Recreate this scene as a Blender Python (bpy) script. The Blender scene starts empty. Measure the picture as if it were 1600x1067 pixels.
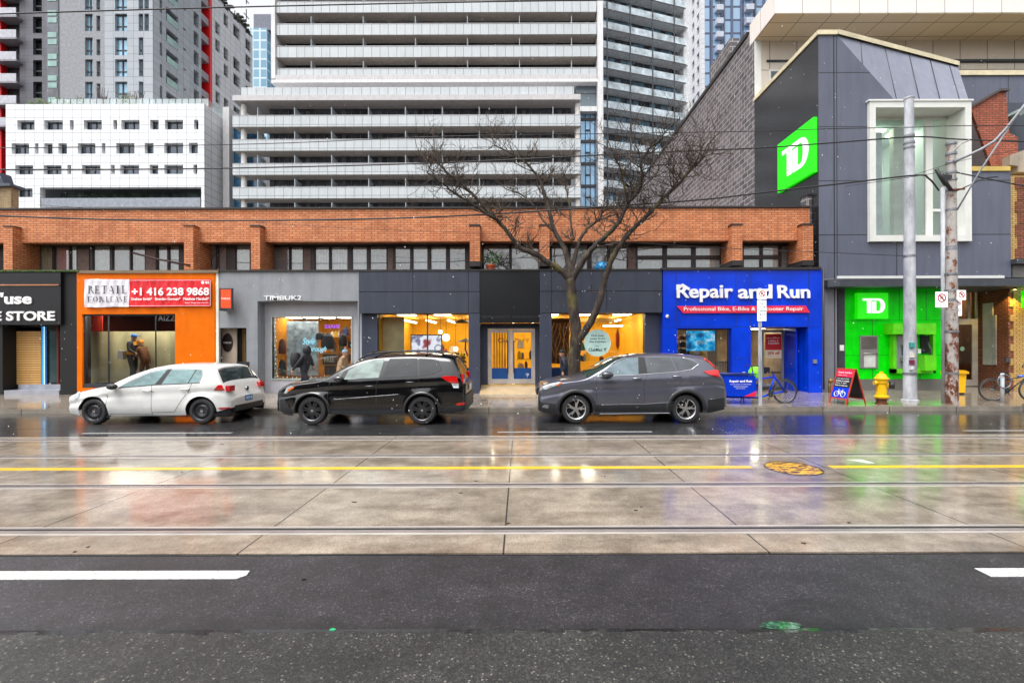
import bpy, bmesh, math, random
from mathutils import Vector, Matrix
R = math.radians
rnd = random.Random(7)
sc = bpy.context.scene
# ---------------------------------------------------------------- camera
F, CX, CY, H = 714.0, 813.0, 540.0, 1.89           # focal length in photo pixels, vanishing point, eye height
cam_d = bpy.data.cameras.new('camera'); cam = bpy.data.objects.new('camera', cam_d)
sc.collection.objects.link(cam); sc.camera = cam
cam_d.sensor_width = 36; cam_d.lens = 36 * F / 1600
cam_d.shift_x = -(CX - 800) / 1600; cam_d.shift_y = (CY - 533.5) / 1600
cam_d.clip_start = .05; cam_d.clip_end = 3000
cam.location = (0, 0, H); cam.rotation_euler = (R(90), R(0.17), 0)
# ---------------------------------------------------------------- sky and sun (wet overcast day)
w = bpy.data.worlds.new('World'); sc.world = w; w.use_nodes = True
nt = w.node_tree; bg = nt.nodes['Background']
sky = nt.nodes.new('ShaderNodeTexSky'); sky.sky_type = 'NISHITA'; sky.sun_disc = False
sky.sun_elevation = R(66); sky.sun_rotation = R(222); sky.air_density = 1; sky.dust_density = 5; sky.ozone_density = 1
hs = nt.nodes.new('ShaderNodeHueSaturation'); hs.inputs['Saturation'].default_value = .16
nt.links.new(sky.outputs[0], hs.inputs['Color']); nt.links.new(hs.outputs[0], bg.inputs['Color'])
bg.inputs['Strength'].default_value = .15
sl = bpy.data.lights.new('sun', 'SUN'); sl.energy = .8; sl.angle = R(40); sl.color = (1, .985, .96)
so = bpy.data.objects.new('sun', sl); sc.collection.objects.link(so)
so.rotation_euler = (R(24), 0, R(-42))
vs = sc.view_settings; vs.view_transform = 'Standard'; vs.look = 'None'; vs.exposure = 1.15; vs.gamma = 1
sc.render.engine = 'CYCLES'
cy = sc.cycles; cy.max_bounces = 7; cy.diffuse_bounces = 3; cy.glossy_bounces = 4; cy.transparent_max_bounces = 10
cy.caustics_reflective = False; cy.caustics_refractive = False; cy.use_denoising = True; cy.sample_clamp_indirect = 6
# ---------------------------------------------------------------- helpers
def X(px, Y): return (px - CX) * Y / F
def Z(py, Y): return H + (CY - py) * Y / F
def c(h):
    h = h.lstrip('#'); v = [int(h[i:i+2], 16) / 255 for i in (0, 2, 4)]
    return tuple(x / 12.92 if x <= .04045 else ((x + .055) / 1.055) ** 2.4 for x in v)
MATS = {}
def nn(nt, t, **k):
    n = nt.nodes.new(t)
    for a, b in k.items():
        if a in n.inputs.keys(): n.inputs[a].default_value = b
        else: setattr(n, a, b)
    return n
def pos(nt, flat=True):
    """world position -> (along wall, up, 0)"""
    g = nn(nt, 'ShaderNodeNewGeometry'); s = nn(nt, 'ShaderNodeSeparateXYZ'); nt.links.new(g.outputs['Position'], s.inputs[0])
    if not flat: return g.outputs['Position']
    a = nn(nt, 'ShaderNodeMath', operation='ADD'); nt.links.new(s.outputs[0], a.inputs[0]); nt.links.new(s.outputs[1], a.inputs[1])
    cb = nn(nt, 'ShaderNodeCombineXYZ'); nt.links.new(a.outputs[0], cb.inputs[0]); nt.links.new(s.outputs[2], cb.inputs[1])
    return cb.outputs[0]
def mk(name):
    m = bpy.data.materials.new(name); m.use_nodes = True
    nt = m.node_tree; return m, nt, nt.nodes['Principled BSDF']
def setp(b, **k):
    for a, v in k.items():
        a = a.replace('_', ' ')
        if a in b.inputs: b.inputs[a].default_value = v
def ramp(nt, src, stops):
    r = nn(nt, 'ShaderNodeValToRGB'); e = r.color_ramp.elements
    while len(e) < len(stops): e.new(.5)
    for i, (p, col) in enumerate(stops):
        e[i].position = p; e[i].color = (*col, 1) if len(col) == 3 else col
    nt.links.new(src, r.inputs[0]); return r.outputs[0]
def noise(nt, vec, scale, detail=4, rough=.55, stretch=None):
    if stretch:
        mp = nn(nt, 'ShaderNodeMapping'); mp.inputs['Scale'].default_value = stretch; nt.links.new(vec, mp.inputs[0]); vec = mp.outputs[0]
    n = nn(nt, 'ShaderNodeTexNoise', Scale=scale, Detail=detail, Roughness=rough); nt.links.new(vec, n.inputs['Vector'])
    return n.outputs['Fac']
def mixc(nt, fac, a, b, mode='MIX'):
    m = nn(nt, 'ShaderNodeMix', data_type='RGBA', blend_type=mode)
    for i, v in ((0, fac), (6, a), (7, b)):
        if hasattr(v, 'is_linked'): nt.links.new(v, m.inputs[i])
        elif isinstance(v, (int, float)): m.inputs[i].default_value = v
        else: m.inputs[i].default_value = (*v[:3], 1)
    return m.outputs[2]
def mth(nt, op, a, b=None, cc=None):
    m = nn(nt, 'ShaderNodeMath', operation=op)
    for i, v in enumerate((a, b, cc)):
        if v is None: continue
        if hasattr(v, 'is_linked'): nt.links.new(v, m.inputs[i])
        else: m.inputs[i].default_value = v
    return m.outputs[0]
def bump(nt, b, h, strength=.3, dist=.01):
    n = nn(nt, 'ShaderNodeBump', Strength=strength, Distance=dist); nt.links.new(h, n.inputs['Height']); nt.links.new(n.outputs[0], b.inputs['Normal'])
def M(name, col=None, rough=.6, metal=0, var=.12, scale=2.5, bmp=0, bs=60, coat=0, streak=0, spec=.5, croughness=.05):
    if name in MATS: return MATS[name]
    if isinstance(col, str): col = c(col)
    m, nt, b = mk(name); setp(b, Roughness=rough, Metallic=metal, Coat_Weight=coat, Coat_Roughness=croughness, Specular_IOR_Level=spec)
    P = pos(nt, False)
    f = noise(nt, P, scale, 5)
    lo = [max(0, x * (1 - var * 1.6)) for x in col]; hi = [min(1, x * (1 + var * 1.3)) for x in col]
    o = ramp(nt, f, [(.3, lo), (.7, hi)])
    if streak:
        s = noise(nt, P, 5, 5, .6, (1, 1, .09)); g = ramp(nt, s, [(.36, (1 - streak,) * 3), (.56, (1, 1, 1))])
        o = mixc(nt, 1.0, o, g, 'MULTIPLY')
    nt.links.new(o, b.inputs['Base Color'])
    if bmp: bump(nt, b, noise(nt, P, bs, 3), bmp, .01)
    MATS[name] = m; return m
def EM(name, col, s):
    if name in MATS: return MATS[name]
    if isinstance(col, str): col = c(col)
    m, nt, b = mk(name); setp(b, Emission_Strength=s, Roughness=.5); b.inputs['Emission Color'].default_value = (*col, 1); b.inputs['Base Color'].default_value = (*[min(.8, x) for x in col], 1)
    MATS[name] = m; return m
def GLASS(name, tint=(.9, .95, .95), refl=1.0, rough=.01, dens=0.0):
    """window pane: mirror-like by Fresnel, otherwise see-through, dens = share of dull tint"""
    if name in MATS: return MATS[name]
    m = bpy.data.materials.new(name); m.use_nodes = True; nt = m.node_tree; nt.nodes.clear()
    out = nn(nt, 'ShaderNodeOutputMaterial'); fr = nn(nt, 'ShaderNodeFresnel', IOR=1.52)
    k = mth(nt, 'MULTIPLY_ADD', fr.outputs[0], refl, .03)
    g = nn(nt, 'ShaderNodeBsdfGlossy', Roughness=rough); g.inputs[0].default_value = (1, 1, 1, 1)
    t = nn(nt, 'ShaderNodeBsdfTransparent'); t.inputs[0].default_value = (*tint, 1)
    src = t.outputs[0]
    if dens:
        d = nn(nt, 'ShaderNodeBsdfDiffuse'); d.inputs[0].default_value = (*tint, 1)
        mx = nn(nt, 'ShaderNodeMixShader'); mx.inputs[0].default_value = dens; nt.links.new(t.outputs[0], mx.inputs[1]); nt.links.new(d.outputs[0], mx.inputs[2]); src = mx.outputs[0]
    mx2 = nn(nt, 'ShaderNodeMixShader'); nt.links.new(k, mx2.inputs[0]); nt.links.new(src, mx2.inputs[1]); nt.links.new(g.outputs[0], mx2.inputs[2])
    nt.links.new(mx2.outputs[0], out.inputs[0]); MATS[name] = m; return m
def BRICK(name, c1, c2, mortar, bw=.22, bh=.075, ms=.008, offset=.5, rough=.75, dark=.35, bmp=.5, bias=0, joint_dark=None, coat=0, vary=.5):
    if name in MATS: return MATS[name]
    c1, c2, mortar = [c(v) if isinstance(v, str) else v for v in (c1, c2, mortar)]
    m, nt, b = mk(name); setp(b, Roughness=rough, Coat_Weight=coat, Coat_Roughness=.15)
    P = pos(nt); t = nn(nt, 'ShaderNodeTexBrick', Scale=1.0, offset=offset, squash=1.0)
    nt.links.new(P, t.inputs['Vector'])
    t.inputs['Color1'].default_value = (*c1, 1); t.inputs['Color2'].default_value = (*c2, 1); t.inputs['Mortar'].default_value = (*mortar, 1)
    t.inputs['Mortar Size'].default_value = ms; t.inputs['Brick Width'].default_value = bw; t.inputs['Row Height'].default_value = bh
    t.inputs['Mortar Smooth'].default_value = .1; t.inputs['Bias'].default_value = bias
    P3 = pos(nt, False)
    f = noise(nt, P3, .8, 5); s = noise(nt, P3, 4, 5, .6, (1, 1, .12))
    o = mixc(nt, 1.0, t.outputs['Color'], ramp(nt, f, [(.3, (1 - dark * .6,) * 3), (.7, (1, 1, 1))]), 'MULTIPLY')
    o = mixc(nt, 1.0, o, ramp(nt, s, [(.33, (1 - dark,) * 3), (.55, (1, 1, 1))]), 'MULTIPLY')
    nt.links.new(o, b.inputs['Base Color'])
    if bmp: bump(nt, b, mth(nt, 'SUBTRACT', 1.0, t.outputs['Fac']), bmp, .006)
    MATS[name] = m; return m
def each(name, boxes, m, parent, O=(0, 0, 0), U=(1, 0, 0), limit=100):
    """one part per box; past the limit the rest is one part of kind stuff"""
    for b in boxes[:limit]: MB(O, U).box(*b).build(name, m, parent)
    if len(boxes) > limit:
        mb = MB(O, U)
        for b in boxes[limit:]: mb.box(*b)
        mb.build(name, m, parent)['kind'] = 'stuff'
class MB:
    def __init__(s, O=(0, 0, 0), U=(1, 0, 0)):
        s.v = []; s.f = []; s.m = []; s.sm = []; s.frame(O, U)
    def frame(s, O=(0, 0, 0), U=(1, 0, 0)):
        s.O = Vector(O); s.U = Vector(U).normalized(); s.N = Vector((-s.U.y, s.U.x, 0)); return s
    def p(s, a): return s.O + s.U * a[0] + s.N * a[1] + Vector((0, 0, a[2]))
    def poly(s, pts, m=0, sm=False):
        i = len(s.v); s.v += [tuple(s.p(q)) for q in pts]; s.f.append(list(range(i, i + len(pts)))); s.m.append(m); s.sm.append(sm)
    def box(s, x0, x1, y0, y1, z0, z1, m=0):
        if x0 > x1: x0, x1 = x1, x0
        if y0 > y1: y0, y1 = y1, y0
        if z0 > z1: z0, z1 = z1, z0
        i = len(s.v)
        s.v += [tuple(s.p(q)) for q in ((x0,y0,z0),(x1,y0,z0),(x1,y1,z0),(x0,y1,z0),(x0,y0,z1),(x1,y0,z1),(x1,y1,z1),(x0,y1,z1))]
        for f in ((0,3,2,1),(4,5,6,7),(0,1,5,4),(1,2,6,5),(2,3,7,6),(3,0,4,7)):
            s.f.append([i + k for k in f]); s.m.append(m); s.sm.append(False)
        return s
    def prism(s, pts, y0, y1, m=0):
        """polygon of (x, z) given thickness y0..y1 (front face at y0)"""
        n = len(pts); i = len(s.v)
        A = sum(pts[k][0] * pts[(k+1) % n][1] - pts[(k+1) % n][0] * pts[k][1] for k in range(n))
        if A < 0: pts = pts[::-1]
        s.v += [tuple(s.p((a, y0, b))) for a, b in pts] + [tuple(s.p((a, y1, b))) for a, b in pts]
        fs = [list(range(n)), [n + k for k in range(n)][::-1]] + [[(k+1) % n, k, n + k, n + (k+1) % n] for k in range(n)]
        for f in fs: s.f.append([i + k for k in f]); s.m.append(m); s.sm.append(False)
        return s
    def flat(s, pts, z0, z1, m=0):
        """polygon of (x, y) given height z0..z1"""
        n = len(pts); i = len(s.v)
        A = sum(pts[k][0] * pts[(k+1) % n][1] - pts[(k+1) % n][0] * pts[k][1] for k in range(n))
        if A < 0: pts = pts[::-1]
        s.v += [tuple(s.p((a, b, z1))) for a, b in pts] + [tuple(s.p((a, b, z0))) for a, b in pts]
        fs = [list(range(n)), [n + k for k in range(n)][::-1]] + [[k, n + k, n + (k+1) % n, (k+1) % n] for k in range(n)]
        for f in fs: s.f.append([i + k for k in f]); s.m.append(m); s.sm.append(False)
        return s
    def tube(s, path, rad, n=8, m=0, cap=True, closed=False):
        pts = [Vector(q) for q in path]; k = len(pts)
        if not hasattr(rad, '__len__'): rad = [rad] * k
        i0 = len(s.v); up = None
        for j, q in enumerate(pts):
            a = pts[(j - 1) % k] if (closed or j) else q; b = pts[(j + 1) % k] if (closed or j < k - 1) else q
            t = (b - a).normalized()
            if up is None: up = Vector((0, 0, 1)) if abs(t.z) < .9 else Vector((0, 1, 0))
            e = t.cross(up)
            if e.length < 1e-5: e = t.orthogonal()
            e.normalize(); g = e.cross(t).normalized(); up = g
            for h in range(n):
                an = 2 * math.pi * h / n
                s.v.append(tuple(s.p(q + (e * math.cos(an) + g * math.sin(an)) * rad[j])))
        for j in range(k if closed else k - 1):
            a, b = i0 + j * n, i0 + ((j + 1) % k) * n
            for h in range(n):
                s.f.append([a + h, b + h, b + (h+1) % n, a + (h+1) % n]); s.m.append(m); s.sm.append(True)
        if cap and not closed:
            s.f.append([i0 + h for h in range(n)]); s.m.append(m); s.sm.append(False)
            s.f.append([i0 + (k-1) * n + h for h in range(n)][::-1]); s.m.append(m); s.sm.append(False)
        return s
    def lathe(s, prof, cx, cy, cz, axis='z', n=20, m=0, smooth=True):
        """prof = [(radius, height)]; axis z or y"""
        i0 = len(s.v); q_ = [prof[0]]
        for j in range(1, len(prof) - 1):           # sharp corners get their own rings so that long faces shade evenly
            (r0, h0), (r1, h1), (r2, h2) = prof[j-1:j+2]; q_.append(prof[j])
            if abs((math.atan2(h1 - h0, r1 - r0) - math.atan2(h2 - h1, r2 - r1) + math.pi) % (2 * math.pi) - math.pi) > .6: q_.append(prof[j])
        prof = q_ + [prof[-1]]
        for r, h in prof:
            for k in range(n):
                a = 2 * math.pi * k / n
                q = (cx + r * math.cos(a), cy + r * math.sin(a), cz + h) if axis == 'z' else (cx + r * math.cos(a), cy + h, cz + r * math.sin(a))
                s.v.append(tuple(s.p(q)))
        for j in range(len(prof) - 1):
            if prof[j] == prof[j + 1]: continue
            a, b = i0 + j * n, i0 + (j + 1) * n
            for k in range(n): s.f.append([a + k, a + (k+1) % n, b + (k+1) % n, b + k]); s.m.append(m); s.sm.append(smooth)
        return s
    def disc(s, cx, cz, r, y0, y1, n=24, m=0, rz=None):
        rz = rz or r
        return s.prism([(cx + r * math.cos(2*math.pi*k/n), cz + rz * math.sin(2*math.pi*k/n)) for k in range(n)], y0, y1, m)
    def ball(s, cx, cy, cz, r, m=0, n=10, rz=None):
        rz = rz or r
        return s.lathe([(max(1e-4, r * math.sin(math.pi * k / n)), -rz * math.cos(math.pi * k / n)) for k in range(n + 1)], cx, cy, cz, 'z', 2 * n, m)
    def wall(s, x0, x1, z0, z1, y0, y1, ops=(), m=0):
        """a wall slab with rectangular openings (x0,x1,z0,z1)"""
        zs = sorted({z0, z1} | {v for o in ops for v in (o[2], o[3]) if z0 < v < z1})
        for a, b in zip(zs, zs[1:]):
            mid = (a + b) / 2; cuts = sorted((o[0], o[1]) for o in ops if o[2] < mid < o[3]); x = x0
            for p, q in cuts:
                if p > x: s.box(x, min(p, x1), y0, y1, a, b, m)
                x = max(x, q)
            if x < x1: s.box(x, x1, y0, y1, a, b, m)
        return s
    def build(s, name, mats, parent=None):
        me = bpy.data.meshes.new(name); me.from_pydata(s.v, [], s.f)
        for q in (mats if isinstance(mats, (list, tuple)) else [mats]): me.materials.append(q)
        me.polygons.foreach_set('material_index', s.m); me.polygons.foreach_set('use_smooth', s.sm); me.update()
        o = bpy.data.objects.new(name, me); sc.collection.objects.link(o)
        if parent is not None:
            o.parent = parent; o.matrix_parent_inverse = Matrix.Translation(parent_loc(parent)).inverted()
        return o
def parent_loc(p): return Vector(p.location) if p.parent is None else Vector((0, 0, 0))
def thing(name, label, cat, loc=(0, 0, 0), group=None):
    o = bpy.data.objects.new(name, None); sc.collection.objects.link(o); o.location = loc; o.empty_display_size = .2
    o['label'] = label; o['category'] = cat
    if group: o['group'] = group
    return o
def tag(o, label, cat, group=None):
    o['label'] = label; o['category'] = cat
    if group: o['group'] = group
    return o
def struct(o): o['kind'] = 'structure'; return o
def text(name, s, x0, x1, z0, z1, y, m, parent=None, ext=.004, bold=0, O=(0, 0, 0), U=(1, 0, 0), mirror=False, shear=0, smallcaps=False):
    """lettering fitted to a box on a wall, real extruded letters"""
    cu = bpy.data.curves.new(name, 'FONT'); cu.body = s; cu.offset = bold; cu.extrude = .01; cu.resolution_u = 3; cu.shear = shear; cu.align_x = 'CENTER'
    ob = bpy.data.objects.new('tmp', cu); sc.collection.objects.link(ob)
    dg = bpy.context.evaluated_depsgraph_get(); me = bpy.data.meshes.new_from_object(ob.evaluated_get(dg))
    bpy.data.objects.remove(ob); bpy.data.curves.remove(cu)
    vs_ = [v.co.copy() for v in me.vertices]
    ax, bx = min(v.x for v in vs_), max(v.x for v in vs_); ay, by = min(v.y for v in vs_), max(v.y for v in vs_)
    fr = MB(O, U)
    for v, q in zip(me.vertices, vs_):
        u = (q.x - ax) / (bx - ax)
        if mirror: u = 1 - u
        v.co = fr.p((x0 + u * (x1 - x0), y - (ext if q.z > 0 else 0), z0 + (q.y - ay) / (by - ay) * (z1 - z0)))
    me.materials.clear(); me.materials.append(m)
    o = bpy.data.objects.new(name, me); sc.collection.objects.link(o); me.name = name
    if parent is not None: o.parent = parent; o.matrix_parent_inverse = Matrix.Translation(parent_loc(parent)).inverted()
    return o
def skin(name, chains, mats, parent, pick, sub=2, root=None):
    """chains of (x,y,z,r) joined where points coincide -> one skinned body"""
    vs_, es, rs = [], [], []; idx = {}
    for ch in chains:
        pr = None
        for q in ch:
            k = tuple(round(t, 4) for t in q[:3])
            if k not in idx: idx[k] = len(vs_); vs_.append(q[:3]); rs.append(q[3])
            if pr is not None and pr != idx[k]: es.append((pr, idx[k]))
            pr = idx[k]
    me = bpy.data.meshes.new(name); me.from_pydata(vs_, es, []); ob = bpy.data.objects.new('tmp', me); sc.collection.objects.link(ob)
    sk = ob.modifiers.new('s', 'SKIN'); sk.use_smooth_shade = True
    for i, v in enumerate(me.skin_vertices[0].data):
        r = rs[i]; v.radius = (r, r) if not hasattr(r, '__len__') else r; v.use_root = (i == (root or 0))
    ob.modifiers.new('u', 'SUBSURF').levels = sub
    dg = bpy.context.evaluated_depsgraph_get(); m2 = bpy.data.meshes.new_from_object(ob.evaluated_get(dg)); bpy.data.objects.remove(ob); m2.name = name
    m2.materials.clear()
    for q in mats: m2.materials.append(q)
    for p in m2.polygons: p.material_index = pick(p.center); p.use_smooth = True
    o = bpy.data.objects.new(name, m2); sc.collection.objects.link(o)
    if parent is not None: o.parent = parent
    return o
# ================================================================ materials of the wet ground
def wet(name, base, lo, hi, kind):
    m, nt, b = mk(name); P = pos(nt, False)
    f1 = noise(nt, P, .55, 5, .6); f2 = noise(nt, P, 3.5, 5, .6); fine = noise(nt, P, 130, 2, .5)
    o = ramp(nt, mth(nt, 'MULTIPLY_ADD', f2, .5, mth(nt, 'MULTIPLY', f1, .5)), [(.36, lo), (.62, hi)])
    sep = nn(nt, 'ShaderNodeSeparateXYZ'); nt.links.new(P, sep.inputs[0])
    if kind == 'concrete':
        br = noise(nt, P, 26, 6, .75, (4.0, .5, 1)); o = mixc(nt, 1.0, o, ramp(nt, br, [(.35, (.74,) * 3), (.62, (1.1,) * 3)]), 'MULTIPLY')
        st = noise(nt, P, 1.6, 7, .7, (.5, 1.5, 1)); o = mixc(nt, 1.0, o, ramp(nt, st, [(.34, (.6, .56, .52)), (.55, (1, 1, 1))]), 'MULTIPLY')
        q = mth(nt, 'FRACT', mth(nt, 'DIVIDE', mth(nt, 'ADD', sep.outputs[0], .16), 2.42))
        wob = mth(nt, 'ABSOLUTE', mth(nt, 'SUBTRACT', q, .5)); jt = mth(nt, 'GREATER_THAN', wob, .4965)
        o = mixc(nt, jt, o, (.02, .018, .015))
        h = mth(nt, 'ADD', mth(nt, 'MULTIPLY', br, .45), mth(nt, 'MULTIPLY', fine, .35))
        o = mixc(nt, 1.0, o, ramp(nt, noise(nt, P, 1.1, 7, .75), [(.36, (.74, .73, .71)), (.5, (1, 1, 1))]), 'MULTIPLY')
        o = mixc(nt, 1.0, o, ramp(nt, noise(nt, P, 75, 3, .7), [(.35, (.72,) * 3), (.62, (1.15,) * 3)]), 'MULTIPLY')
        rr = ramp(nt, mth(nt, 'ADD', mth(nt, 'MULTIPLY', f1, .55), mth(nt, 'MULTIPLY', st, .45)), [(.36, (.03,) * 3), (.48, (.075,) * 3), (.6, (.16,) * 3)])
        bump(nt, b, h, .09, .005)
    elif kind == 'walk':
        q = mth(nt, 'FRACT', mth(nt, 'DIVIDE', mth(nt, 'ADD', sep.outputs[0], .9), 1.9)); jt = mth(nt, 'GREATER_THAN', mth(nt, 'ABSOLUTE', mth(nt, 'SUBTRACT', q, .5)), .494)
        o = mixc(nt, jt, o, (.025, .02, .018))
        rr = ramp(nt, f1, [(.35, (.03,) * 3), (.6, (.12,) * 3)]); bump(nt, b, f2, .05, .008)
    else:
        vo = nn(nt, 'ShaderNodeTexVoronoi', Scale=82 if kind == 'coarse' else 95); nt.links.new(P, vo.inputs['Vector'])
        s2 = nn(nt, 'ShaderNodeSeparateColor'); nt.links.new(vo.outputs['Color'], s2.inputs[0])
        stone = ramp(nt, s2.outputs[0], [(.0, (.55,) * 3), (.5, (1.0,) * 3), (.94, (1.9,) * 3), (.986, (6.5, 6.2, 5.6) if kind == 'coarse' else (5.0, 4.8, 4.7))])
        o = mixc(nt, 1.0, o, ramp(nt, noise(nt, P, 2.2, 7, .7, (.6, 1.2, 1)), [(.36, (.66,) * 3), (.62, (1.2,) * 3)]), 'MULTIPLY')
        edge = ramp(nt, vo.outputs['Distance'], [(.25, (1, 1, 1)), (.6, (.45,) * 3)])
        o = mixc(nt, 1.0, o, stone, 'MULTIPLY'); o = mixc(nt, 1.0, o, edge, 'MULTIPLY')
        if kind == 'mid':
            gq = mth(nt, 'ADD', sep.outputs[1], mth(nt, 'MULTIPLY', f2, .25)); o = mixc(nt, 1.0, o, ramp(nt, mth(nt, 'SUBTRACT', gq, 3.0), [(.12, (.35,) * 3), (.34, (1, 1, 1))]), 'MULTIPLY')
        rr = ramp(nt, f1, [(.38, (.05,) * 3), (.6, (.18,) * 3)] if kind == 'smooth' else [(.35, (.28,) * 3), (.6, (.5,) * 3)])
        bump(nt, b, mth(nt, 'ADD', mth(nt, 'MULTIPLY', s2.outputs[1], .6), mth(nt, 'MULTIPLY', fine, .6)), .10 if kind == 'smooth' else .38, .004)
    nt.links.new(o, b.inputs['Base Color']); b.inputs['Roughness'].default_value = .55
    setp(b, Coat_Weight=1.0 if kind in ('concrete', 'smooth', 'walk') else .3, Coat_IOR=1.6); nt.links.new(rr, b.inputs['Coat Roughness'])
    if b.inputs['Normal'].is_linked: nt.links.new(b.inputs['Normal'].links[0].from_socket, b.inputs['Coat Normal'])
    MATS[name] = m; return m
m_far = wet('wet_asphalt', None, (.012, .012, .013), (.034, .033, .034), 'smooth')
m_near = wet('damp_asphalt', None, (.012, .011, .013), (.034, .031, .036), 'mid')
m_near2 = wet('old_asphalt', None, (.014, .014, .013), (.036, .035, .033), 'coarse')
m_conc = wet('track_concrete', None, (.20, .162, .122), (.40, .34, .265), 'concrete')
m_walk = wet('pavement_concrete', None, (.16, .13, .10), (.33, .28, .22), 'walk')
m_kerb = wet('kerb_concrete', None, (.16, .14, .115), (.34, .30, .24), 'walk')
m_rail = M('rail_steel', '#a39c99', .25, .5, .1)
m_black = M('black_gap', (.006, .006, .006), .7)
m_grout = M('rail_grout', (.40, .37, .34), .35, coat=.8)
def paint(name, col, thr=.34):
    m, nt, b = mk(name); P = pos(nt, False); setp(b, Roughness=.4, Coat_Weight=.6, Coat_Roughness=.15)
    n1 = noise(nt, P, 34, 6, .75); o = ramp(nt, n1, [(thr - .05, tuple(x * .35 for x in col)), (thr + .03, tuple(x * .85 for x in col)), (.7, col)])
    nt.links.new(o, b.inputs['Base Color']); MATS[name] = m; return m
m_yel = paint('yellow_paint', (.86, .52, .02), .40); m_whi = paint('white_paint', (.66, .66, .64), .43)
# ================================================================ ground, road, track bed
S = lambda mb, n, m: struct(mb.build(n, m))
S(MB().box(-900, 900, -300, 1500, -.6, -.02), 'ground', M('bare_ground', (.09, .085, .08), .8))
S(MB().box(-150, 150, -14, 3.03, -.015, .012), 'road', m_near2)
bm_ = MB(); bm_.box(-150, 150, 3.034, 4.13, -.015, -.002)
S(bm_, 'road', m_near)
mb = MB(); x = -60
while x < 60:                                     # ragged dark joint between concrete and asphalt
    d = rnd.uniform(.9, 1.6); mb.box(x, x + d, 4.131, 4.148 + rnd.uniform(-.01, .012), -.015, .0); x += d
S(mb, 'road_joint', m_black)
mb = MB(); x = -60
while x < 30:
    d = rnd.uniform(.05, .16)
    mb.box(x, x + d, 2.995 + rnd.uniform(-.018, .025), 3.033, -.01, .0125); x += d
S(mb, 'road_seam', M('tar', (.008, .008, .009), .25, coat=1))
S(MB().box(-150, 150, 4.16, 9.52, -.015, .006), 'track_bed', m_conc)
S(MB().box(-150, 150, 9.52, 13.0, -.015, .0), 'road', m_far)
S(MB().box(-150, 150, 9.50, 9.56, -.015, .009), 'track_bed_edge', m_grout)
S(MB().box(-150, 150, 10.55, 10.566, -.01, .002), 'road_seam', m_black)
for yy in (4.67, 6.17, 7.83, 9.25):
    mb = MB(); mb.box(-150, 150, yy - .055, yy, .0, .014, 0); mb.box(-150, 150, yy + .0, yy + .05, .0, .0075, 1); mb.box(-150, 150, yy + .05, yy + .075, 0, .012, 0)
    mb.box(-150, 150, yy - .1, yy - .055, .0, .0085, 2); mb.box(-150, 150, yy + .075, yy + .11, .0, .0085, 2)
    S(mb, 'tram_rail', [m_rail, m_black, m_grout])
mb = MB(); mb.box(-150, 3.55, 6.99, 7.12, .005, .010); mb.box(4.78, 150, 6.99, 7.12, .005, .010); S(mb, 'centre_line', m_yel)
for x0, x1 in ((-5.3, -2.27), (3.83, 6.9), (-11.5, -8.4)):
    mb = MB(); mb.flat([(x0, 3.72), (x1 - .05, 3.72), (x1, 3.78), (x1 - .02, 3.855), (x0, 3.86)], -.002, .002); S(mb, 'lane_marking', m_whi)
for x0, x1 in ((-9.6, -6.32), (-.5, 2.87), (9.7, 13), (-19, -15.6)):
    S(MB().box(x0, x1, 9.95, 10.05, -.002, .004), 'lane_marking', paint('worn_white_paint', (.42, .42, .41), .46))
S(MB().flat([(5.35, 7.50), (5.6, 7.5), (5.63, 7.25), (5.5, 7.28), (5.42, 7.40)], .005, .010), 'road_arrow_marking', m_whi)
# manhole cover smeared with yellow line paint
mh = thing('manhole_cover', 'round iron manhole cover smeared with yellow paint in the gap of the centre line', 'manhole', (4.16, 6.98, 0))
mb = MB(); mb.lathe([(.40, .004), (.40, .011), (.375, .012)], 4.16, 6.98, 0, n=32); mb.build('rim', M('iron', (.05, .04, .035), .4, .5, coat=.5), mh)
m, nt, b = mk('manhole_paint'); P = pos(nt, False); setp(b, Roughness=.4, Coat_Weight=.7, Coat_Roughness=.12)
f = noise(nt, P, 7, 4, .75, (1, 3, 1)); nt.links.new(ramp(nt, f, [(.47, (.035, .02, .02)), (.51, (.75, .42, .02))]), b.inputs['Base Color'])
mb = MB(); mb.lathe([(.375, .008), (.3, .011), (.02, .011), (.001, .011)], 4.16, 6.98, 0, n=32)
for k in range(9): mb.box(4.16 - .3, 4.16 + .3, 6.72 + k * .062, 6.74 + k * .062, .01, .014)
mb.build('lid', m, mh)
m, nt, b = mk('green_paint'); P = pos(nt, False); setp(b, Roughness=.4, Coat_Weight=1)
nt.links.new(ramp(nt, noise(nt, P, 45, 4, .7), [(.45, (.02, .02, .025)), (.54, (.0, .10, .03)), (.66, (.12, .24, .18))]), b.inputs['Base Color'])
S(MB().flat([(1.74 + .14 * math.cos(a * .5) * (1 + .15 * math.sin(a * 3)), 3.06 + .045 * math.sin(a * .5)) for a in range(13)], .011, .0150), 'utility_mark', m)
S(MB().flat([(-1.25 + .02 * math.cos(a * .5), 3.03 + .013 * math.sin(a * .5)) for a in range(13)], .011, .0155), 'utility_mark', M('green_dot', (.0, .35, .12), .3, coat=1))
mb = MB()
for k in range(26):
    a, bq = rnd.uniform(-8, 8), rnd.uniform(3.2, 9); r = rnd.uniform(.012, .03)
    mb.flat([(a + r * rnd.uniform(.6, 1.6) * math.cos(t), bq + r * rnd.uniform(.5, 1.1) * math.sin(t)) for t in (0, 1.1, 2.2, 3.2, 4.2, 5.2)], .004, .011)
o = mb.build('litter', M('wet_leaf', (.03, .018, .01), .5)); tag(o, 'dark wet leaf scraps scattered over the track concrete', 'litter'); o['kind'] = 'stuff'
S(MB().box(-150, 150, 13.0, 13.17, -.02, .125), 'kerb', m_kerb)
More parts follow.
